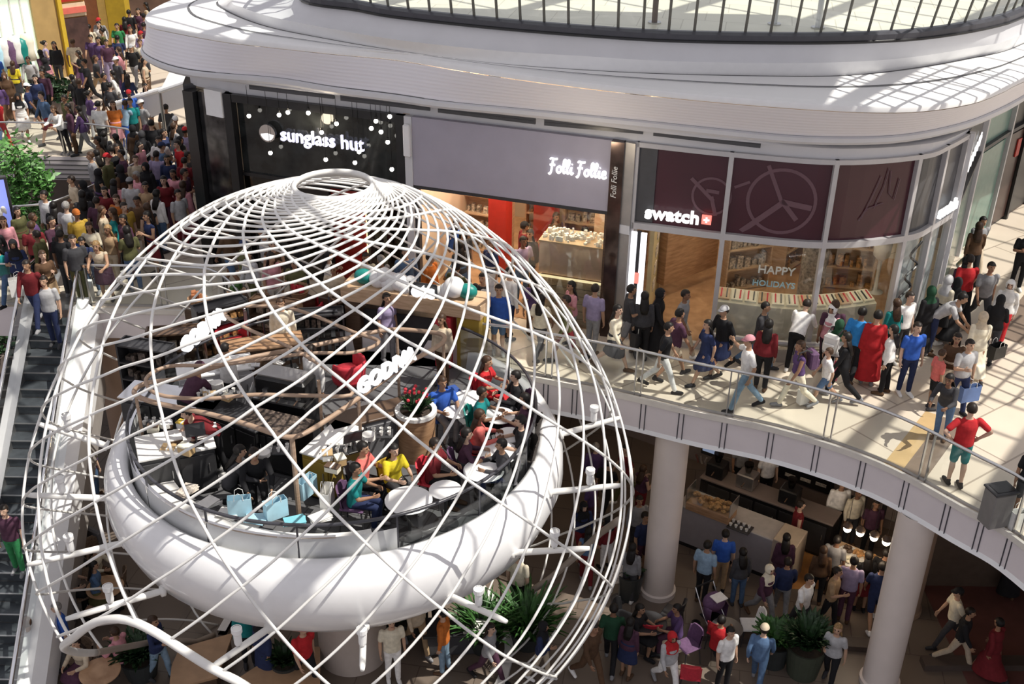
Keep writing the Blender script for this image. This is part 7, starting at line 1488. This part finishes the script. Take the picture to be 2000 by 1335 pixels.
for (x, y), f_, t_, b_, h_, lab in [((1240, 1240), 60, 'tee black', 'skirt black', 'long black', 'at the round dark table'), ((1322, 1240), -80, 'tee purple', 'trousers plum', 'short black', 'at the round dark table'), ((1400, 1268), 150, 'tee red', 'trousers black', 'short black', 'on the red chair'), ((190, 1120), 70, 'shirt cream', 'trousers brown', 'long brown', 'on a wicker chair'), ((130, 1160), 90, 'tee white', 'trousers black', 'short black', 'on the grey sofa'), ((165, 1305), -20, 'shirt beige', 'skirt plum', 'long dark', 'below the arched beam'), ((240, 1290), -110, 'shirt pink', 'trousers charcoal', 'short brown', 'below the arched beam')]:
    p = at(x, y, FL + .45); person(x, y, t_, b_, h_, 'sit', f_, lab, z=FL, pos=(p.x, p.y), seat=.47, grp=G_)
fill([(660, 1335), (1180, 1335), (1180, 1290), (900, 1300), (690, 1300)], 16, C4, .7, G_, z=FL)
fill([(60, 1335), (330, 1335), (300, 1300), (80, 1295)], 8, C4, .6, G_, z=FL, keep_dark=.8)
fill([(1130, 960), (1260, 960), (1250, 1180), (1120, 1150)], 12, 'behind the dome', .7, G_, z=FL, keep_dark=.85)
fill([(60, 1000), (200, 960), (200, 1240), (90, 1240)], 8, C4, .7, G_, z=FL, keep_dark=.8)
fill([(1560, 1160), (1740, 1190), (1735, 1250), (1560, 1235)], 8, C3, .55, G_, z=FL, keep_dark=.85)
label_people()
# bags that people carry are things of their own
def bag_at(px, py, h, s, m, rz, lab, z=0.): p = at(px, py, z); bag_item(lab, Vector((p.x, p.y, z + h)), s, m, rz, 'shopping bags', 'shopping_bag')
bag_at(1884, 806, .30, (.42, .14, .34), mat('bag_blue', (.12, .20, .42), .5), .3, 'blue paper shopping bag carried by the person in light grey on the walkway')
bag_at(1624, 770, .40, (.22, .12, .34), mat('bag_pink', (.62, .16, .22), .5), 1.2, 'pink shopping bag held at the walkway beside black leggings'); bag_at(1568, 790, .05, (.26, .14, .32), whitec, .4, 'white shopping bag beside the striding person with a purple vest')
bag_at(1240, 700, .35, (.3, .14, .34), charcoal, .9, 'charcoal bag carried past the glowing white strips'); bag_at(1984, 1030, .0, (.3, .16, .36), whitec, .2, 'white shopping bag standing by the person in black near the bin'); bag_at(1938, 720, .30, (.36, .2, .3), black, .5, 'black bag carried on the walkway corner'); bag_at(48, 605, .4, (.42, .2, .42), whitec, .4, 'white carrier bag held at the escalator head')
for (x, y, z_, h, m, lab) in ((1549, 795, 0, 1.12, purp, 'purple backpack worn by the striding person with cream trousers'), (1618, 752, 0, 1.1, whitec, 'white backpack worn by the person in a green headscarf')):
    p = at(x, y, 0); t = thing('backpack', lab, 'backpack', (p.x + .0, p.y - .2 if False else p.y, h), rad(-80 if m is purp else 140), 'backpacks'); MB().box((0, .24, 0), (.30, .17, .42), bev=.05).build('pack', [m], t); MB().box((0, .34, -.06), (.22, .06, .2), bev=.025).build('front_pocket', [m], t)
    for sx in (-1, 1): MB().tube([(sx * .1, .17, .2), (sx * .12, .05, .27), (sx * .13, -.1, .22), (sx * .13, -.12, .05)], .018, 6).build('shoulder_strap', [charcoal], t)
# ================================================================== light
w = bpy.data.worlds.new('world'); S.world = w; w.use_nodes = True
bg = w.node_tree.nodes['Background']; bg.inputs[0].default_value = (.94, .92, 1, 1); bg.inputs[1].default_value = .66
sl = bpy.data.lights.new('sun', 'SUN'); so = bpy.data.objects.new('sun', sl); COL.objects.link(so)
sl.energy = 5.0; sl.color = (1, .95, .86); sl.angle = rad(.3)
so.rotation_euler = Vector((-.50, .12, -.85)).to_track_quat('-Z', 'Y').to_euler()
def area(loc, size, energy, col=(1, .88, .7), rot=(0, 0, 0), sy=None):
    l = bpy.data.lights.new('lamp', 'AREA'); l.energy = energy; l.color = col; l.size = size
    if sy: l.shape = 'RECTANGLE'; l.size_y = sy
    o = bpy.data.objects.new('lamp', l); COL.objects.link(o); o.location = loc; o.rotation_euler = rot
    return o
def point(loc, energy, col=(1, .85, .62), r=.08):
    l = bpy.data.lights.new('lamp', 'POINT'); l.energy = energy; l.color = col; l.shadow_soft_size = r
    o = bpy.data.objects.new('lamp', l); COL.objects.link(o); o.location = loc
for x, y, e in LAMPS_SHOP_FILL: point((x, y, 4.1), e, (1, .84, .62), .15)
for x, y, z, e in LAMPS_LOW_FILL: point((x, y, z), e * .55, (1, .78, .55), .12)
vs = S.view_settings; vs.view_transform = 'Standard'; vs.look = 'None'; vs.exposure = 0.0; vs.gamma = 1.0; vs.use_curve_mapping = False
